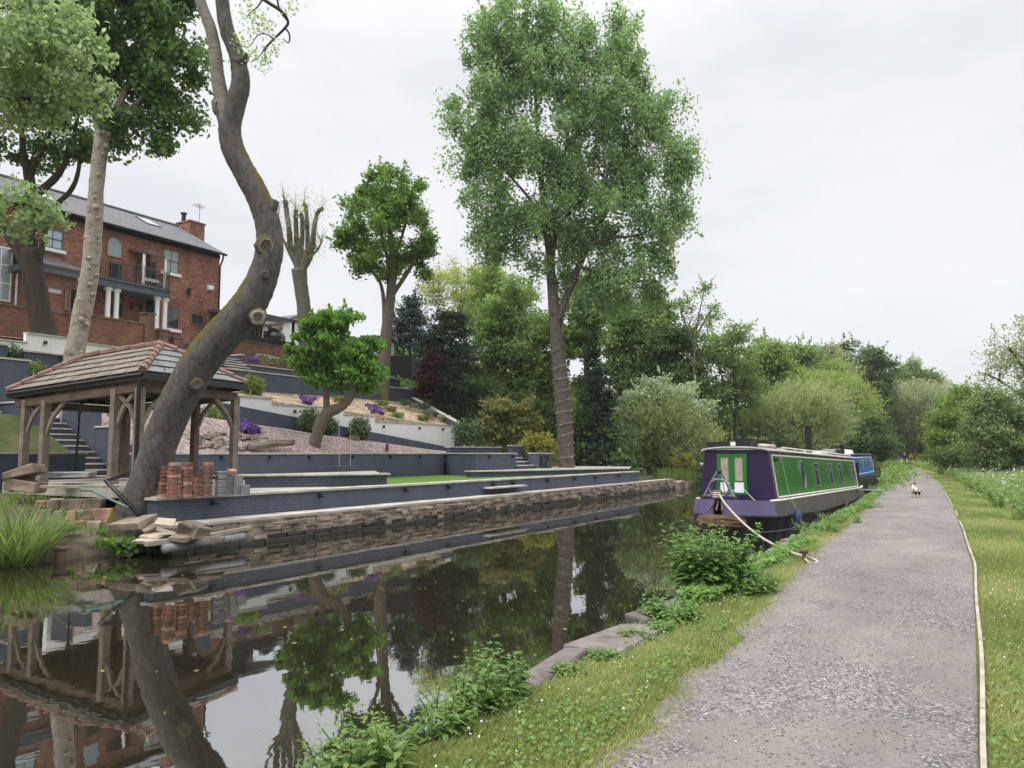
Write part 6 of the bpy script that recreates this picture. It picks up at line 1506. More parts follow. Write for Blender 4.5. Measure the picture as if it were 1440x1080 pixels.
# ================================================================== WOODLAND BEYOND THE GARDEN
WOOD = [
 # label, kind name, D, blobs, leaf, n, size, clump r, nclump, extra
 ('dark spruce with drooping boughs behind the green shed', 'conifer_tree', 62, [(577, 432, 10, 18), (578, 455, 22, 22), (575, 480, 28, 22), (572, 510, 30, 18)], 'bluecon', 9000, .28, .7, 120, dict(flat=.35, aspect=.35, droop=.8)),
 ('broad dark evergreen right of the sycamore', 'conifer_tree', 50, [(632, 452, 22, 18), (628, 480, 34, 24), (638, 510, 36, 24), (630, 545, 40, 26), (632, 580, 34, 22), (610, 500, 22, 20)], 'conifer', 16000, .24, .6, 200, dict(flat=.35, aspect=.35, droop=.8)),
 ('purple leaved shrub in the shade beside dark evergreen', 'purple_shrub', 47, [(605, 525, 14, 24), (598, 545, 14, 18), (612, 505, 8, 10)], 'red', 4200, .16, .35, 60, dict(cat='shrub')),
 ('pale thin birch behind the dark evergreen', 'birch_tree', 74, [(640, 395, 40, 26), (670, 410, 36, 36), (615, 410, 24, 22), (655, 440, 40, 24), (690, 395, 20, 26)], 'birch', 9000, .20, .8, 150, dict(droop=.8, bias=2.2)),
 ('yellowish loose tree behind left of poplar', 'ash_tree', 66, [(690, 400, 30, 30), (720, 420, 30, 34), (670, 440, 24, 26)], 'bright', 8000, .22, .7, 120, dict()),
 ('mid green tree with thin dark trunk left of poplar', 'woodland_tree', 54, [(712, 430, 40, 34), (690, 470, 30, 30), (735, 470, 34, 34), (712, 500, 52, 26), (745, 515, 26, 24), (680, 520, 20, 18), (725, 545, 40, 16)], 'mid', 15000, .24, .7, 200, dict(trunk=[(711, 610, 9), (711, 560, 8), (708, 500, 7), (706, 450, 5)], limbs=[[(711, 555, 5), (725, 530, 4), (742, 512, 3)], [(709, 510, 4), (690, 480, 3), (680, 465, 2)], [(707, 480, 4), (722, 450, 3), (730, 430, 2)]], bark='darkbark')),
 ('deep green tree between poplar and conifers', 'woodland_tree', 52, [(760, 480, 26, 40), (770, 540, 26, 34), (745, 570, 34, 20)], 'mid', 9000, .22, .6, 130, dict()),
 ('fresh green bushy tree right of poplar trunk', 'woodland_tree', 51, [(825, 430, 34, 36), (812, 480, 26, 32), (820, 545, 16, 16), (835, 400, 24, 20)], 'mid', 10000, .23, .6, 140, dict()),
 ('narrow dark columnar conifer right of poplar', 'columnar_conifer', 49, [(833, 490, 8, 26), (838, 530, 15, 28), (842, 570, 21, 28), (842, 610, 26, 26), (845, 640, 27, 18)], 'conifer', 13000, .20, .42, 190, dict(flat=.5, aspect=.4, droop=.6)),
 ('tall yellow green tree behind the columnar conifer', 'woodland_tree', 60, [(880, 430, 36, 36), (900, 470, 38, 34), (865, 480, 28, 30), (880, 520, 40, 26), (925, 440, 26, 26)], 'mid', 14000, .26, .8, 180, dict()),
 ('dark green tree over the white flowering elder', 'woodland_tree', 58, [(930, 490, 34, 30), (950, 530, 40, 28), (905, 535, 32, 26), (960, 480, 26, 26)], 'deep', 12000, .24, .7, 160, dict()),
 ('spindly thin tree with feathery top right of poplar', 'birch_tree', 56, [(985, 415, 18, 22), (965, 435, 22, 22), (990, 450, 20, 20), (1005, 435, 10, 14)], 'mid', 1100, .16, .5, 40, dict(droop=.2, bias=1.6, trunk=[(978, 600, 4), (976, 520, 3), (980, 460, 2.2), (992, 400, 1)], limbs=[[(978, 490, 3), (962, 450, 2), (955, 425, 1.5)], [(980, 470, 3), (998, 440, 2), (1012, 425, 1.5)]], bark='grey', ntw=60)),
 ('light green willow with slim grey stems above narrowboat', 'willow_tree', 60, [(1000, 490, 36, 32), (1035, 510, 34, 32), (980, 540, 30, 28), (1050, 550, 34, 26), (1010, 560, 36, 24), (1040, 470, 20, 20)], 'mid', 12000, .20, .8, 180, dict(trunk=[(1034, 630, 6), (1035, 560, 5), (1030, 500, 4), (1032, 460, 2.5)], limbs=[[(1035, 570, 3), (1048, 530, 2.5), (1055, 490, 2)], [(1034, 590, 3), (1018, 540, 2.5), (1008, 500, 2)]], bark='grey', bias=2.0)),
 ('fresh green tree behind willow over the boats', 'woodland_tree', 74, [(1075, 500, 26, 24), (1095, 520, 28, 22), (1060, 535, 24, 20)], 'bright', 7500, .26, .8, 110, dict()),
 ('green round tree on the skyline above boat chimney', 'woodland_tree', 92, [(1120, 500, 20, 16), (1140, 515, 26, 20), (1105, 525, 20, 18)], 'mid', 7500, .32, 1.0, 110, dict()),
 ('grey green tree on the skyline left of dark alder', 'woodland_tree', 98, [(1165, 505, 18, 18), (1180, 525, 20, 20), (1150, 530, 18, 16)], 'palewillow', 6500, .32, 1.0, 100, dict()),
 ('dark alder standing tallest over the canal bend', 'alder_tree', 104, [(1190, 490, 14, 12), (1222, 505, 24, 14), (1212, 530, 30, 24), (1238, 525, 22, 24), (1195, 520, 20, 22), (1225, 555, 30, 16)], 'deep', 13000, .34, 1.0, 170, dict()),
 ('olive domed willow below the dark alder', 'willow_tree', 90, [(1165, 522, 24, 14), (1180, 535, 24, 12)], 'willowy', 5500, .26, .9, 90, dict()),
 ('distant low green tree at end of the canal', 'woodland_tree', 150, [(1280, 525, 14, 12), (1298, 532, 18, 10), (1268, 535, 12, 9)], 'mid', 5000, .42, 1.2, 80, dict()),
 ('distant thin topped tree beside path willow', 'woodland_tree', 150, [(1283, 513, 8, 7), (1315, 535, 14, 8)], 'palewillow', 1800, .36, 1.0, 40, dict()),
 ('bright green bush closing the far end of towpath', 'woodland_tree', 132, [(1255, 622, 16, 18), (1240, 640, 14, 12), (1268, 632, 12, 12), (1290, 630, 14, 16)], 'deep', 4600, .34, 1.0, 80, dict()),
 ('shaded bush hanging over canal beyond blue boat', 'woodland_shrub', 72, [(1222, 610, 26, 28), (1205, 625, 24, 18), (1240, 630, 14, 20)], 'deep', 8000, .24, .7, 120, dict(cat='shrub')),
]
WOOD += [
 ('dark bushy understory tree left of poplar foot', 'understory_bush', 50, [(690, 560, 26, 24), (670, 590, 24, 24), (735, 575, 20, 22), (650, 600, 20, 24)], 'deep', 9000, .2, .6, 130, dict(cat='bush')),
 ('deep green understory bush right of poplar foot', 'understory_bush', 50, [(822, 590, 14, 26), (812, 630, 16, 22), (825, 650, 18, 12), (780, 600, 16, 30)], 'deep', 6500, .19, .5, 100, dict(cat='bush')),
 ('tall shaded understory behind the willow bush', 'understory_bush', 60, [(880, 560, 34, 34), (920, 570, 40, 34), (965, 580, 34, 34), (870, 610, 26, 30)], 'deep', 14000, .24, .7, 180, dict(cat='bush')),
 ('leafy understory behind front of narrowboat roof', 'understory_bush', 64, [(1000, 590, 34, 30), (1040, 600, 34, 28), (1010, 625, 40, 20), (1070, 590, 24, 26)], 'mid', 13000, .23, .7, 170, dict(cat='bush')),
 ('green understory far behind the boats', 'understory_bush', 84, [(1080, 560, 30, 22), (1120, 545, 34, 18), (1160, 555, 26, 20), (1070, 590, 30, 24)], 'mid', 13000, .30, .9, 150, dict(cat='bush')),
 ('dark understory between alder and path willow', 'understory_bush', 108, [(1215, 575, 24, 24), (1240, 560, 18, 20), (1225, 600, 26, 22)], 'deep', 9000, .34, 1.0, 120, dict(cat='bush')),
 ('dense dark bush hanging under the domed path willow', 'understory_bush', 118, [(1275, 620, 24, 18), (1310, 625, 28, 16), (1245, 620, 16, 18)], 'deep', 6500, .34, 1.0, 90, dict(cat='bush')),
]
for lab, nm, D, bl, lf, n, sz, cr_, nc, ex in WOOD:
    ex = dict(ex); ex.setdefault('bias', 2.4); ex.setdefault('flat', .5); n = int(n * 1.35)
    c = np.mean([AD(q[0], q[1], D) for q in bl], 0)
    tree(nm, lab, D, bl, lf, n, sz, cr_, nc, base=(c[0], c[1], gz(c[0], c[1])), group='trees beyond the garden', **ex)
strands('willow_bush', 'pale feathery willow bush at the water edge left of narrowboat', 53, [(905, 620, 32, 40), (945, 610, 40, 42), (975, 630, 26, 36), (920, 590, 30, 24), (940, 650, 50, 22), (885, 635, 20, 30)], 'willow', 52000, .20, 1.3)
strands('willow_bush', 'grey green willow rising behind the purple boat cabin', 62, [(1120, 580, 36, 34), (1090, 600, 34, 30), (1150, 600, 34, 34), (1110, 625, 46, 20), (1060, 610, 26, 24), (1160, 570, 22, 20)], 'willow', 52000, .21, 1.5)
strands('willow_bush', 'tall rounded pale willow between skyline trees and boats', 80, [(1130, 555, 34, 22), (1165, 560, 30, 26), (1195, 575, 26, 30), (1185, 610, 28, 26)], 'willowy', 42000, .27, 1.8)
strands('willow_bush', 'big domed grey willow at the end of the towpath', 112, [(1285, 570, 40, 26), (1265, 600, 34, 24), (1310, 590, 40, 26), (1250, 585, 16, 22), (1300, 615, 36, 14), (1325, 565, 18, 16)], 'palewillow', 56000, .36, 2.2)
tree('elder_bush', 'white flowering elder rising above the willow bush', 54, [(900, 560, 22, 12), (930, 545, 16, 14), (950, 555, 30, 12), (980, 575, 24, 14), (880, 575, 12, 12), (912, 540, 8, 8)], 'elder', 6500, .22, .5, 110, cat='shrub', group='trees beyond the garden')
tree('laurel_shrub', 'yellow tipped low shrub at the foot of willow bush', 50, [(960, 650, 14, 12), (950, 660, 12, 10)], 'yellow', 1800, .16, .3, 40, cat='shrub')
# right hand side: hedge trees along the towpath
tree('hawthorn_hedge', 'yellow green hawthorn bush bulging beside the towpath', 58, [(1345, 585, 34, 30), (1325, 612, 26, 28), (1365, 615, 36, 28), (1350, 560, 26, 16), (1322, 638, 26, 16), (1360, 645, 40, 14), (1340, 600, 40, 40)], 'bright', 24000, .19, .5, 170, group='hedge along the towpath', cat='hedge', bias=2.4)
tree('hawthorn_hedge', 'darker green hawthorn filling the right edge of hedge', 44, [(1400, 580, 38, 30), (1440, 570, 44, 36), (1420, 615, 50, 30), (1385, 610, 30, 30), (1470, 600, 44, 50), (1450, 635, 50, 22), (1500, 560, 50, 60), (1400, 645, 40, 16), (1382, 570, 22, 16)], 'hedge', 34000, .16, .5, 230, group='hedge along the towpath', cat='hedge', bias=2.4)
tree('hawthorn_hedge', 'shadowy bramble hedge low beside the cow parsley', 50, [(1370, 640, 30, 14), (1405, 648, 30, 12), (1340, 644, 24, 12), (1440, 650, 40, 14)], 'deep', 8000, .17, .5, 110, group='hedge along the towpath', cat='hedge')
tree('cherry_tree', 'sparse leaved grey tree leaning in at right edge of picture', 46, [(1430, 500, 34, 34), (1410, 520, 28, 20), (1450, 470, 26, 26), (1395, 500, 14, 14), (1470, 520, 40, 50), (1380, 548, 20, 5)], 'palewillow', 3600, .17, .7, 90, trunk=[(1475, 660, 14), (1470, 600, 12), (1458, 550, 9), (1445, 510, 6)], limbs=[[(1470, 600, 7), (1440, 560, 4), (1405, 535, 3), (1385, 525, 2)], [(1458, 550, 6), (1440, 520, 4), (1420, 490, 3)], [(1452, 530, 5), (1450, 490, 3), (1445, 460, 2)]], bark='darkbark', bias=2.0, ntw=110)
for k, (px, py, rx, ry, D, lf) in enumerate(((1365, 640, 20, 12, 70, 'herb'), (1330, 640, 16, 12, 92, 'herb'))):
    tree('bramble', ('green bramble mound behind the cow parsley', 'small far bramble mound near the walkers')[k], D, [(px, py, rx, ry), (px + 14, py + 4, rx, ry)], lf, 2600, .2, .5, 50, cat='bush', group='hedge along the towpath')
# stuff: the shaded undergrowth on the far bank slope, and leaf litter level greenery
def scatter_leaves(name, lab, xs0, xs1, y0, y1, n, hfun, leaf, ls, cat, aspect=.6, dens=None, straight=False, clump=None, lo=0):
    x = xs0 + (xs1 - xs0) * rng.random(n); y = y0 + (y1 - y0) * rng.random(n) ** (1.0 if dens is None else dens)
    if clump:
        cxx = rng.integers(0, clump, n); ccx = xs0 + (xs1 - xs0) * rng.random(clump); ccy = y0 + (y1 - y0) * rng.random(clump) ** (1.0 if dens is None else dens)
        rad = .5 + .9 * rng.random(clump); hh = rng.random(clump)
        x = ccx[cxx] + rng.normal(size=n) * rad[cxx] * .5; y = ccy[cxx] + rng.normal(size=n) * rad[cxx] * .7; hv = hfun(x, y) * (.45 + .9 * hh[cxx])
    else: hv = hfun(x, y)
    g = ground(x, y); P = np.stack([x - bend(y), y, g + lo + hv * rng.random(n) ** .7], -1)
    o = npmesh(name, leaves(P, ls * (.6 + .8 * rng.random(n)), .5, aspect), 4, L[leaf], None, np.repeat(np.clip(.5 + .25 * rng.normal(size=n), 0, 1), 4))
    return tag(o, lab, cat, kind='stuff')
scatter_leaves('undergrowth', 'shaded undergrowth covering the wooded bank', -44, -15.6, 44, 125, 60000, lambda x, y: np.where(x > -16.5, .8, 2.6), 'deep', .34, 'undergrowth', clump=700)
scatter_leaves('bank_ivy', 'low green ivy on the embankment beside garden', -33, -22.5, 38.9, 46, 16000, lambda x, y: .55 + 0 * x, 'deep', .2, 'ground cover', clump=160)
scatter_leaves('far_bank_scrub', 'mixed green scrub along the far canal bank', -24, -15.0, 60, 150, 22000, lambda x, y: 1.6 + 0 * x, 'mid', .32, 'scrub', clump=260)
scatter_leaves('far_bank_scrub', 'green scrub on the right behind the towpath hedge', 5, 26, 30, 170, 30000, lambda x, y: 2.2 + 0 * x, 'herb', .34, 'scrub', clump=320)
scatter_leaves('towpath_scrub', 'leafy plants between path and far water edge', -2.95, -2.35, 40, 130, 7000, lambda x, y: .7 + 0 * x, 'herb', .2, 'scrub', clump=150)

# ================================================================== PLANTS ALONG THE BANKS
def stalky(name, lab, x, y, nst, h, spread, leaf, ls, cat='plant', group=None, per=9, z=None, bushy=1.0, asp=.5, tilt=.25):
    """upright stems carrying whorls of pointed leaves, biggest half way up"""
    z = gz(x, y) if z is None else z
    t_ = thing(name, lab, cat, (x, y, z), group)
    m_ = MB(); PV, PT = [], []
    for i in range(nst):
        a = rnd.uniform(0, 6.28); rr = spread * math.sqrt(rnd.random()); bx_, by_ = x + rr * math.cos(a), y + rr * math.sin(a)
        H = h * rnd.uniform(.55, 1.1); tx, ty = rnd.gauss(0, tilt) * H + math.cos(a) * .15 * H, rnd.gauss(0, tilt) * H
        pts = [(bx_ + tx * u * u, by_ + ty * u * u, z - .02 + H * u) for u in (0, .35, .7, 1)]
        m_.tube(pts, [.006, .005, .004, .002], 4, cap=False)
        ti = rnd.random()
        for k in range(per):
            u = .18 + .82 * k / (per - 1); c = np.array([bx_ + tx * u * u, by_ + ty * u * u, z + H * u])
            s_ = ls * (1.25 - .85 * u) * rnd.uniform(.8, 1.2) * (1 if u < .97 else .7)
            for q in range(2 if u < .95 else 4):
                b = a + q * (math.pi if u < .95 else 1.57) + k * 1.57 + rnd.gauss(0, .3); d = np.array([math.cos(b), math.sin(b), rnd.uniform(-.25, .35) + (.9 if u > .93 else 0)]); d /= np.linalg.norm(d)
                w = np.cross(d, [0, 0, 1]); w /= np.linalg.norm(w) + 1e-9; up = np.cross(w, d); e = c + d * s_ * .15
                m1 = e + d * s_ * .42 + up * s_ * .10; tip = e + d * s_ - up * s_ * .16
                PV += [e, m1 + w * s_ * asp * .5 - up * s_ * .05, tip, m1, e, m1, tip, m1 - w * s_ * asp * .5 - up * s_ * .05]
                PT += [np.clip(ti * .5 + .25 + rnd.gauss(0, .15), 0, 1)] * 8
    m_.build('stems', L['herb'], t_)
    npmesh('foliage', np.array(PV), 4, L[leaf], t_, np.array(PT))
    return t_
nc_ = AZ(1012, 832, .40)
stalky('nettle_clump', 'large bushy nettle clump at water edge before the bow rope', nc_[0] - .12, nc_[1] + .1, 105, .76, .42, 'nettle', .165, per=11, cat='nettles')
stalky('nettle_clump', 'smaller nettle patch right of the large nettle clump', -2.35, 9.3, 40, .30, .30, 'nettle', .10, per=8, cat='nettles')
for px, py, n, h, sp, ls, lab, lf in ((700, 985, 5, .50, .10, .12, 'tall nettle stems leaning over the water in the foreground', 'nettle'), (655, 1000, 3, .36, .08, .10, 'short nettle at the left of the foreground stems', 'nettle'), (560, 1075, 5, .30, .12, .11, 'leafy willowherb tuft at bottom edge over water', 'herb'), (525, 1045, 4, .22, .10, .11, 'broad leaved weed at bottom left of the bank', 'herb'), (630, 1015, 8, .26, .13, .10, 'light green willowherb clump beside gravelly patch', 'herb'), (710, 970, 7, .27, .13, .12, 'green spear leaved weed below tall nettle stems', 'reed'), (800, 948, 12, .10, .12, .07, 'small flat weed on the first coping stone by the water', 'herb'), (893, 898, 14, .12, .14, .08, 'low weed growing between two coping stones', 'herb'), (925, 885, 12, .12, .12, .08, 'weed tuft at the far end of the widest coping stone', 'nettle'), (945, 868, 34, .24, .26, .11, 'mounded green weed on coping stones before nettles', 'nettle'), (850, 925, 10, .10, .14, .09, 'flat dock leaves lying on the large coping stone', 'nettle'), (1060, 830, 30, .28, .28, .10, 'low weeds on the bank right of nettle clump', 'herb'), (745, 950, 6, .16, .10, .10, 'small weed beside the nearest wide coping stone', 'nettle'), (480, 1075, 6, .16, .14, .10, 'weed hanging over water at bottom left corner of bank', 'herb'), (1150, 748, 44, .42, .4, .12, 'weed clump beside the hull below blue fender', 'nettle'), (1185, 735, 40, .40, .5, .12, 'leafy bank plants beside the hull middle', 'herb'), (1215, 715, 36, .42, .5, .12, 'leafy bank plants near stern of the boat', 'nettle'), (1238, 690, 36, .5, .6, .14, 'leafy bank plants below the blue boat', 'herb')):
    p = AZ(px, py, .41); stalky('weed_clump', lab, p[0], p[1], n if px < 1140 else n // 2, h if px < 1140 else h * .62, sp, lf, ls, per=7 if h < .3 else 9, cat='weeds', group='weeds along the canal edge')
for k, (yy, n, h, lf) in enumerate(((3.05, 12, .22, 'herb'), (3.3, 8, .30, 'nettle'), (3.55, 12, .20, 'herb'), (3.8, 9, .34, 'nettle'), (4.0, 12, .22, 'herb'), (4.25, 8, .44, 'nettle'), (4.4, 14, .20, 'herb'), (4.65, 7, .30, 'nettle'))):
    lab = ('leafy weed overhanging water at bottom corner of the bank', 'nettle tuft overhanging water near bottom of the picture', 'low spreading weed on bare edge before the coping stones', 'taller nettle tuft among weeds before the coping stones', 'bushy low weed left of the tall nettle stems', 'tall nettle group leaning over water left of first coping stone', 'low leafy weed at foot of the tall nettle group', 'nettle tuft growing beside the first coping stone')[k]
    stalky('weed_clump', lab, -2.86 + rnd.uniform(-.06, .1), yy, n, h, .14, lf, .085, per=8, cat='weeds', group='weeds along the canal edge', z=.36)
# iris and marigold on the left bank
ir = thing('iris_clump', 'tall clump of arching green iris leaves at left water edge', 'iris', (-15.35, 7.75, .05))
blades((-15.35, 7.75, .0), 360, 1.15, .032, .62, 'reed', .5, 'foliage', ir, 5, .7)
i2 = thing('iris_clump', 'smaller yellowish iris clump behind the tall iris leaves', 'iris', (-16.2, 8.6, .3)); blades((-16.1, 8.5, .25), 120, .75, .03, .4, 'bright', .45, 'foliage', i2, 5, .6)
mg = thing('marsh_marigold', 'marsh marigold with yellow flowers at the water edge', 'marigold', (-14.6, 9.6, 0))
c = AZ(183, 780, .02); P = np.array([(c[0] + rnd.gauss(0, .13) * 1.4, c[1] + rnd.gauss(0, .26), .05 + .32 * rnd.random() ** .7) for _ in range(420)])
npmesh('foliage', leaves(P, .13 * (.6 + .7 * rng.random(420)), .9, .95), 4, L['nettle'], mg, np.repeat(rng.random(420), 4))
for k in range(16):
    q = P[rnd.randrange(420)]; F5 = np.array([(q[0] + .02 * math.cos(a), q[1] + .02 * math.sin(a), q[2] + .06) for a in np.linspace(0, 6.283, 6)[:-1]]); npmesh('flower', leaves(F5, np.full(5, .05), 2.0, .8), 4, L['orangeflower'], mg, np.full(20, rnd.random()))
for px, py, h, n, sp, lf, lab in ((125, 690, .3, 16, .2, 'nettle', 'small green weed on soil before the gazebo step'), (97, 742, .28, 20, .2, 'nettle', 'green weed growing from the dry stone wall'), (20, 700, .45, 30, .35, 'herb', 'leafy weeds behind the iris clump'), (45, 695, .3, 20, .25, 'herb', 'weeds around the tilted stone blocks'), (115, 715, .2, 26, .4, 'deep', 'low weeds on the soil above the dry stone wall'), (140, 745, .22, 12, .2, 'herb', 'weed tuft beside the large flat slab')):
    p = AZ(px, py, .75 if py < 720 else .5); stalky('weed_clump', lab, p[0], p[1], n, h, sp, lf, .12, per=6, cat='weeds', z=max(gz(p[0], p[1]), p[2] - .1))
rd = thing('reed_clump', 'bright green reed clump at far end of the quay', 'reeds', (-15.4, 44.2, .1))
for k in range(4): blades((-15.7 + .3 * k, 44.0 + .5 * k, .05), 110, 1.15, .045, .28, 'reed', .5, 'foliage', rd, 4, .4)
# flowers in the boat's roof trough
tp = thing('trough_plants', 'yellow and green plants growing in the boat roof trough', 'plants', (BXc - .4, 19.1, 2.3))
blades((BXc - .5, 19.1, 2.26), 12, .50, .03, .25, 'reed', .1, 'blade_leaves', tp, 4, .3)
P = np.array([(BXc - .4 + rnd.uniform(-.28, .3), 19.12 + rnd.gauss(0, .05), 2.28 + .30 * rnd.random() ** 1.8) for _ in range(190)])
npmesh('foliage', leaves(P, .05 * (.6 + .8 * rng.random(190)), .3, .6), 4, L['yellow'], tp, np.repeat(rng.random(190), 4))
for (x0, y0, lf, lab) in ((BXc + .16, 19.35, 'herb', 'green seedlings in the square planter box on boat'), (BXc + .3, 20.5, 'azalea', 'bronze seedlings in second planter box on boat')):
    P = np.array([(x0 + rnd.gauss(0, .10), y0 + rnd.gauss(0, .18), 2.30 + .16 * rnd.random() ** 1.5) for _ in range(120)]); o = npmesh('foliage', leaves(P, .055 * (.6 + .8 * rng.random(120)), .4, .5), 4, L[lf], None, np.repeat(rng.random(120), 4)); tag(o, lab, 'plants')

# ---- grass, daisies, gravel chippings (countless: stuff)
def xpath(y): return pl(y), pr_(y)
def grass(name, lab, n, xa, xb, ya, yb, h, w, leaf, pw=2.2, clumpy=.0, asp=None):
    u = rng.random(n); y = ya + (yb - ya) * u ** pw; xa_, xb_ = xa(y), xb(y); x = xa_ + (xb_ - xa_) * rng.random(n)
    if clumpy:
        keep = (np.sin(x * 9 + y * 3.1) * np.sin(y * 5.3 - x * 4) + .6 * rng.normal(size=n)) > clumpy; x, y = x[keep], y[keep]; n = len(x)
    z = ground(x + bend(y), y); a = rng.random(n) * 6.283; H = h * (.4 + rng.random(n) * .9); le = H * (.2 + .9 * rng.random(n)); W = w * (1 + y * .05) * (.7 + .6 * rng.random(n))
    dx, dy = np.cos(a), np.sin(a); px_, py2 = -dy * W / 2, dx * W / 2; zz = z - .005
    V = np.stack([np.stack([x - px_, y - py2, zz], -1), np.stack([x + px_, y + py2, zz], -1), np.stack([x + dx * le * .45 + px_ * .7, y + dy * le * .45 + py2 * .7, zz + H * .62], -1), np.stack([x + dx * le, y + dy * le, zz + H], -1)], 1).reshape(-1, 3)
    big = .5 + .32 * np.sin(x * 2.1 + 1) * np.sin(y * 1.3) + .2 * rng.normal(size=n)
    o = npmesh(name, V, 4, L[leaf], None, np.repeat(np.clip(big, 0, 1), 4)); return tag(o, lab, 'grass', kind='stuff')
grass('grass', 'short grass on the verge between path and canal', 120000, lambda y: -2.72 - bend(y), lambda y: pl(y) + .10 * rng.normal(size=len(y)) + .02, 2.6, 46, .048, .0075, 'grass', 2.2, -.45)
grass('grass', 'short grass on the right verge beside edging board', 110000, lambda y: pr_(y) + .06, lambda y: np.interp(y, [3, 10, 15, 38, 110], [2.2, 1.5, 1.1, .6, .4]) - bend(y), 3.0, 60, .055, .009, 'grass')
grass('tall_grass', 'longer rough grass under the towpath hedge', 42000, lambda y: np.interp(y, [8, 15, 38, 110], [1.8, 1.5, .85, .5]) - bend(y) + .35 * np.sin(y * 1.9) * np.sin(y * .63) + .4 * np.abs(rng.normal(size=len(y))), lambda y: 4.6 - bend(y), 8, 110, .40, .022, 'herb', 1.4)
grass('bank_grass', 'grass and weeds on the sloping soil bank at left', 16000, lambda y: -21.5 + 0 * y, lambda y: -16.6 + 0 * y, 4, 10.6, .13, .012, 'herb', 1.0, .25)
grass('bank_grass', 'rough grass on the slope left of the garden steps', 14000, lambda y: -27 + 0 * y, lambda y: -22.3 + 0 * y, 5, 12.7, .3, .02, 'grass', 1.0)
def flat_leaves(name, lab, n, xa, xb, ya, yb, ls, leaf, cat, pw=2.2, z0=.02, zr=.05, asp=.8, patch=None, kind='stuff'):
    y = ya + (yb - ya) * rng.random(n) ** pw; x = xa(y) + (xb(y) - xa(y)) * rng.random(n)
    if patch is not None:
        k = (np.sin(x * 3.7 + y * 1.9 + 1) * np.sin(y * 2.3 - x * 2.1) + .45 * rng.normal(size=n)) > patch; x, y = x[k], y[k]; n = len(x)
    P = np.stack([x, y, ground(x + bend(y), y) + z0 + zr * rng.random(n)], -1)
    o = npmesh(name, leaves(P, ls * (.5 + .8 * rng.random(n)), 1.3, asp), 4, L[leaf], None, np.repeat(np.clip(.5 + .25 * rng.normal(size=n), 0, 1), 4)); return tag(o, lab, cat, kind=kind)
flat_leaves('clover', 'clover and small broad leaves in canal side verge', 30000, lambda y: -2.8 - bend(y), lambda y: pl(y) - .1, 2.6, 40, .030, 'herb', 'clover', patch=.1)
flat_leaves('clover', 'clover and small broad leaves in the right verge', 22000, lambda y: pr_(y) + .06, lambda y: pr_(y) + 1.4, 3, 34, .03, 'herb', 'clover', patch=.3)
flat_leaves('bank_weeds', 'mixed leafy weeds fringing the canal edge', 16000, lambda y: -2.98 - bend(y), lambda y: -2.45 - bend(y), 8.5, 60, .10, 'nettle', 'weeds', 1.4, .02, .12, .6, .15)
flat_leaves('daisies', 'tiny white daisies dotted in the canal side verge', 260, lambda y: -2.6 - bend(y), lambda y: pl(y) - .1, 3, 22, .015, 'whiteflower', 'daisies', 1.6, .05, .02, .95)
flat_leaves('daisies', 'tiny white daisies dotted along the right verge', 300, lambda y: pr_(y) + .08, lambda y: pr_(y) + .9, 3, 30, .016, 'whiteflower', 'daisies', 1.4, .05, .02, .95)
flat_leaves('roadside_herbs', 'tall green herbs growing between right verge and hedge', 95000, lambda y: np.interp(y, [10, 15, 38, 110], [1.7, 1.35, .75, .4]) - bend(y) + .35 * np.sin(y * 1.9) * np.sin(y * .63) + .25 * np.abs(rng.normal(size=len(y))), lambda y: 4.4 - bend(y), 11, 110, .12, 'hedge', 'herbs', 1.3, .03, .52, .6, -.55)
flat_leaves('cow_parsley', 'white cow parsley flower heads along the right hedge', 5200, lambda y: np.interp(y, [10, 15, 38, 110], [1.9, 1.6, .9, .5]) - bend(y), lambda y: 4.6 - bend(y), 13, 112, .05, 'whiteflower', 'cow parsley', 1.2, .55, .30, .9, .25)
flat_leaves('moss', 'brown moss and dead stems in canal side verge', 24000, lambda y: -2.75 - bend(y), lambda y: pl(y) - .05, 2.6, 20, .03, 'azalea', 'moss', 1.7, .0, .02, .4, .3)
# loose chippings on the path
n = 34000; y = 2.4 + 15 * rng.random(n) ** 1.9; a_, b_ = pl(y), pr_(y); u = rng.random(n); u = np.where(rng.random(n) < .45, u ** .45, u); x = a_ + (b_ - a_) * u
k = (np.sin(x * 3.1 + y * .7) * np.sin(y * 1.1 - x * 1.2) + .75 * rng.normal(size=n)) > .1; x, y, u = x[k], y[k], u[k]; n = len(x)
z = ground(x + bend(y), y) + .006 + .022 * np.sin(np.pi * u) + .002; S = .0045 + .0075 * rng.random(n) ** 2
oct_ = np.array([(1, 0, 0), (0, 1, 0), (-1, 0, 0), (0, -1, 0), (0, 0, .6), (0, 0, -.4)])
ang = rng.random(n) * 6.283; ca_, sa_ = np.cos(ang), np.sin(ang); J = 1 + .35 * rng.normal(size=(n, 6, 3))
O = oct_[None] * J * S[:, None, None] * np.stack([np.ones(n), .6 + .4 * rng.random(n), np.ones(n)], -1)[:, None, :]
V = np.stack([O[..., 0] * ca_[:, None] - O[..., 1] * sa_[:, None] + x[:, None], O[..., 0] * sa_[:, None] + O[..., 1] * ca_[:, None] + y[:, None], O[..., 2] + z[:, None]], -1).reshape(-1, 3)
fc_ = np.array([(0, 1, 4), (1, 2, 4), (2, 3, 4), (3, 0, 4)]); F = (np.arange(n)[:, None, None] * 6 + fc_[None]).reshape(-1, 3)
t = NT('stone chipping'); at_ = t.n('ShaderNodeAttribute', attribute_name='tint'); M['chip'] = t.fin(t.ramp(at_.outputs['Fac'], [(0, (.09, .08, .077)), (.5, (.19, .17, .163)), (.9, (.28, .258, .25)), (1, (.42, .40, .385))]), .85, .25)
tag(npmesh('gravel_chippings', V, 3, M['chip'], None, np.repeat(rng.random(n), 6), F=F), 'loose grey stone chippings scattered on towpath', 'gravel', kind='stuff')
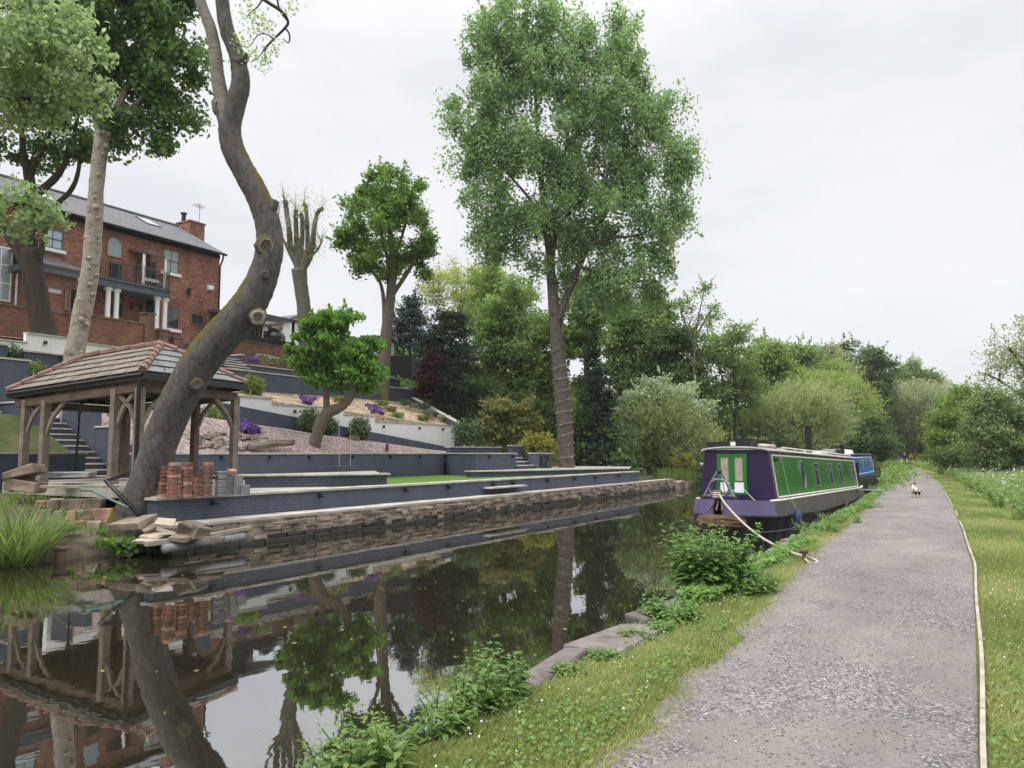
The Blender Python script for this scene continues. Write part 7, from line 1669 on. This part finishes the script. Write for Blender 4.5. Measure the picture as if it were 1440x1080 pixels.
# petals and leaves floating on the water
n = 1000; y = 4 + 40 * rng.random(n) ** 1.2; x = -13.6 + 10.4 * rng.random(n) - bend(y); P = np.stack([x, y, np.full(n, .006)], -1)
V = leaves(P, .045 * (.4 + 1.0 * rng.random(n) ** 2), 30, .6, 0, 0); V[:, 2] = .006
tag(npmesh('floating_leaves', V, 4, L['birch'], None, np.repeat(rng.random(n), 4)), 'pale leaves and petals floating on the canal', 'floating leaves', kind='stuff')

# ================================================================== WALKERS AND DOGS
def skinned(name, verts, edges, radii, m, parent, sub=2, root=0):
    me = bpy.data.meshes.new(name); o0 = worldloc(parent)
    me.from_pydata([(v[0], v[1], v[2]) for v in verts], edges, []); me.materials.append(m)
    o = bpy.data.objects.new(name, me); COL.objects.link(o); o.parent = parent
    sk = o.modifiers.new('skin', 'SKIN'); sk.use_smooth_shade = True
    for i, r_ in enumerate(radii):
        me.skin_vertices[0].data[i].radius = (r_, r_) if not hasattr(r_, '__len__') else r_
    me.skin_vertices[0].data[root].use_root = True
    if sub: s_ = o.modifiers.new('sub', 'SUBSURF'); s_.levels = s_.render_levels = sub
    return o
skinm = simple('skin', (.45, .28, .20), .6, .1, 5, 0)
def person(lab, x, y, H, jacket, trousers, hair, rz, hands_up=0):
    p = thing('person', lab, 'person', (x, y, gz(x, y))); p.rotation_euler = (0, 0, rz); k = H / 1.72
    V = [(0, 0, .93), (0, 0, 1.12), (0, 0, 1.38), (0, 0, 1.49), (0, -.01, 1.58), (0, -.015, 1.68)]; E_ = [(0, 1), (1, 2), (2, 3), (3, 4), (4, 5)]; Rr = [(.15, .11), (.14, .10), (.16, .10), .055, (.078, .095), (.07, .085)]
    for s, st in ((-1, .16), (1, -.14)):
        b = len(V); V += [(s * .095, 0, .86), (s * .10, st * .35 - .03, .48), (s * .10, st, .09), (s * .105, st - .14, .04)]; E_ += [(0, b), (b, b + 1), (b + 1, b + 2), (b + 2, b + 3)]; Rr += [.085, .06, .042, .035]
        b = len(V); V += [(s * .19, 0, 1.38), (s * .25, .02 - st * .2, 1.12), (s * .24, -.06 - st * .5, .88), (s * .235, -.09 - st * .55, .79)]; E_ += [(2, b), (b, b + 1), (b + 1, b + 2), (b + 2, b + 3)]; Rr += [.058, .045, .035, .03]
    V = [(a * k, b * k, c * k) for a, b, c in V]; Rr = [tuple(q * k for q in r_) if hasattr(r_, '__len__') else r_ * k for r_ in Rr]
    skinned('body', V, E_, Rr, skinm, p)
    # jacket and trousers follow the body
    J = [0, 1, 2]; VJ = [(V[0][0], V[0][1], V[0][2] - .04), V[1], V[2]] + [V[10], V[11], V[12], V[18], V[19], V[20]]
    skinned('jacket', VJ, [(0, 1), (1, 2), (2, 3), (3, 4), (4, 5), (2, 6), (6, 7), (7, 8)], [(.185 * k, .14 * k), (.17 * k, .13 * k), (.185 * k, .125 * k), .075 * k, .062 * k, .05 * k, .075 * k, .062 * k, .05 * k], jacket, p)
    VT = [(0, 0, .92 * k)] + V[6:9] + V[14:17]
    skinned('trousers', VT, [(0, 1), (1, 2), (2, 3), (0, 4), (4, 5), (5, 6)], [(.165 * k, .125 * k), .10 * k, .075 * k, .058 * k, .10 * k, .075 * k, .058 * k], trousers, p)
    for b in (9, 17): m_ = MB(); o = worldloc(p); q = V[b]; m_.blob((q[0] + o.x, q[1] + .05 + o.y, .05 + o.z), (.05, .14, .05), 8, 6, 0); m_.build('shoe', M['black'], p)
    m_ = MB(); o = worldloc(p); m_.blob((o.x, o.y + .025, o.z + 1.665 * k), (.088, .10, .085), 10, 7, .02); m_.build('hair', hair, p, smooth=True)
    m_ = MB(); m_.blob((o.x, o.y - .115 * k, o.z + 1.60 * k), (.014, .02, .02), 6, 5, 0); m_.build('nose', skinm, p)
    for s in (-1, 1):
        m_ = MB(); m_.blob((o.x + s * .032, o.y - .098 * k, o.z + 1.63 * k), (.012, .008, .008), 6, 4, 0); m_.build('eye', M['black'], p)
        for q in range(5):
            a = -.02 + .011 * q; m_ = MB(); hx, hy, hz = V[13 if s < 0 else 21]; m_.tube([(o.x + hx + s * .01, o.y + hy + a, o.z + hz - .01), (o.x + hx + s * .008, o.y + hy + a - .01, o.z + hz - (.085 if q else .05))], [.010, .007], 5); m_.build('thumb' if q == 0 else 'finger', skinm, p)
    return p
navy = simple('dark navy cloth', (.014, .014, .024), .85, .3, 5, .1); must = simple('mustard cloth', (.50, .33, .06), .8, .15, 5, .1); blk = simple('black cloth', (.012, .012, .014), .85, .2, 5, .1)
wh = simple('white hair', (.62, .60, .57), .8, .1, 9, .2); dk = simple('brown hair', (.10, .055, .03), .7, .2, 9, .2)
a = AZ(1272.5, 653.5, .45); b = AZ(1281.5, 653, .45)
person('walker in dark clothes with white hair far along the towpath', a[0], a[1], 1.68, navy, navy, wh, R(10))
person('walker in mustard yellow jacket beside the dark clothed walker', b[0], b[1], 1.70, must, blk, dk, R(8))
def dog(lab, x, y, k, m1, m2, rz):
    d = thing('dog', lab, 'dog', (x, y, gz(x, y) + .012)); d.rotation_euler = (0, 0, rz)
    # nose towards +Y
    V = [(0, -.20, .33), (0, -.05, .33), (0, .14, .335), (0, .24, .39), (0, .31, .47), (0, .38, .455), (0, .45, .435)]
    E_ = [(i, i + 1) for i in range(6)]; Rr = [(.085, .085), (.095, .095), (.10, .115), (.065, .07), (.062, .062), (.042, .04), (.028, .026)]
    for s in (-1, 1):
        n0 = len(V); V += [(s * .07, -.22, .27), (s * .075, -.14 + .02 * s, .20), (s * .075, -.25 + .05 * s, .11), (s * .075, -.22 + .06 * s, .02), (s * .075, -.18 + .06 * s, .012)]; E_ += [(0, n0), (n0, n0 + 1), (n0 + 1, n0 + 2), (n0 + 2, n0 + 3), (n0 + 3, n0 + 4)]; Rr += [.062, .042, .025, .02, .022]
        n0 = len(V); V += [(s * .07, .15, .24), (s * .07, .14 - .05 * s, .14), (s * .07, .16 - .06 * s, .02), (s * .07, .19 - .06 * s, .012)]; E_ += [(2, n0), (n0, n0 + 1), (n0 + 1, n0 + 2), (n0 + 2, n0 + 3)]; Rr += [.048, .028, .02, .023]
    n0 = len(V); V += [(0, -.30, .40), (0, -.34, .50)]; E_ += [(0, n0), (n0, n0 + 1)]; Rr += [.022, .012]
    V = [tuple(c * k for c in v) for v in V]; Rr = [tuple(q * k for q in r_) if hasattr(r_, '__len__') else r_ * k for r_ in Rr]
    skinned('body', V, E_, Rr, m1, d)
    skinned('dark_coat', [V[0], V[1], (0, .05 * k, .345 * k)] + V[7:10] + V[16:19], [(0, 1), (1, 2), (0, 3), (3, 4), (4, 5), (0, 6), (6, 7), (7, 8)], [(.092 * k, .092 * k), (.10 * k, .098 * k), (.06 * k, .06 * k), .066 * k, .046 * k, .028 * k, .066 * k, .046 * k, .028 * k], m2, d)
    o = worldloc(d)
    for s in (-1, 1):
        m_ = MB(); m_.blob((o.x + s * .06 * k, o.y + .29 * k, o.z + .515 * k), (.018 * k, .03 * k, .045 * k), 7, 5, 0); m_.build('ear', m2, d, smooth=True)
        m_ = MB(); m_.blob((o.x + s * .03 * k, o.y + .365 * k, o.z + .485 * k), (.009, .009, .009), 6, 4, 0); m_.build('eye', M['black'], d)
    m_ = MB(); m_.blob((o.x, o.y + .478 * k, o.z + .44 * k), (.016, .014, .014), 6, 5, 0); m_.build('nose', M['black'], d)
    return d
dw_ = simple('cream fur', (.55, .49, .40), .95, .2, 12, .6, fine=60); dd_ = simple('dark fur', (.022, .019, .018), .95, .3, 12, .6, fine=60); dt_ = simple('tan fur', (.36, .25, .13), .95, .25, 12, .6)
p = AZ(1288, 700, .46); dog('small cream dog with dark hindquarters trotting away on towpath', p[0], p[1], .92, dw_, dd_, R(22))
p = AZ(1256, 654, .46); dog('tiny tan dog at left edge of path near walkers', p[0], p[1], .95, dt_, dt_, R(160))

# ================================================================== AIR
m_ = MB(); m_.boxb(-260, 330, -60, 420, -2.2, 42.0)
t = NT('thin air'); t.t.nodes.remove(t.b); pv = t.n('ShaderNodeVolumePrincipled'); pv.inputs['Density'].default_value = .0003; pv.inputs['Color'].default_value = (.86, .9, .95, 1); pv.inputs['Anisotropy'].default_value = .2
t.l(pv.outputs[0], t.out.inputs['Volume']); tag(m_.build('haze', t.m), kind='stuff')
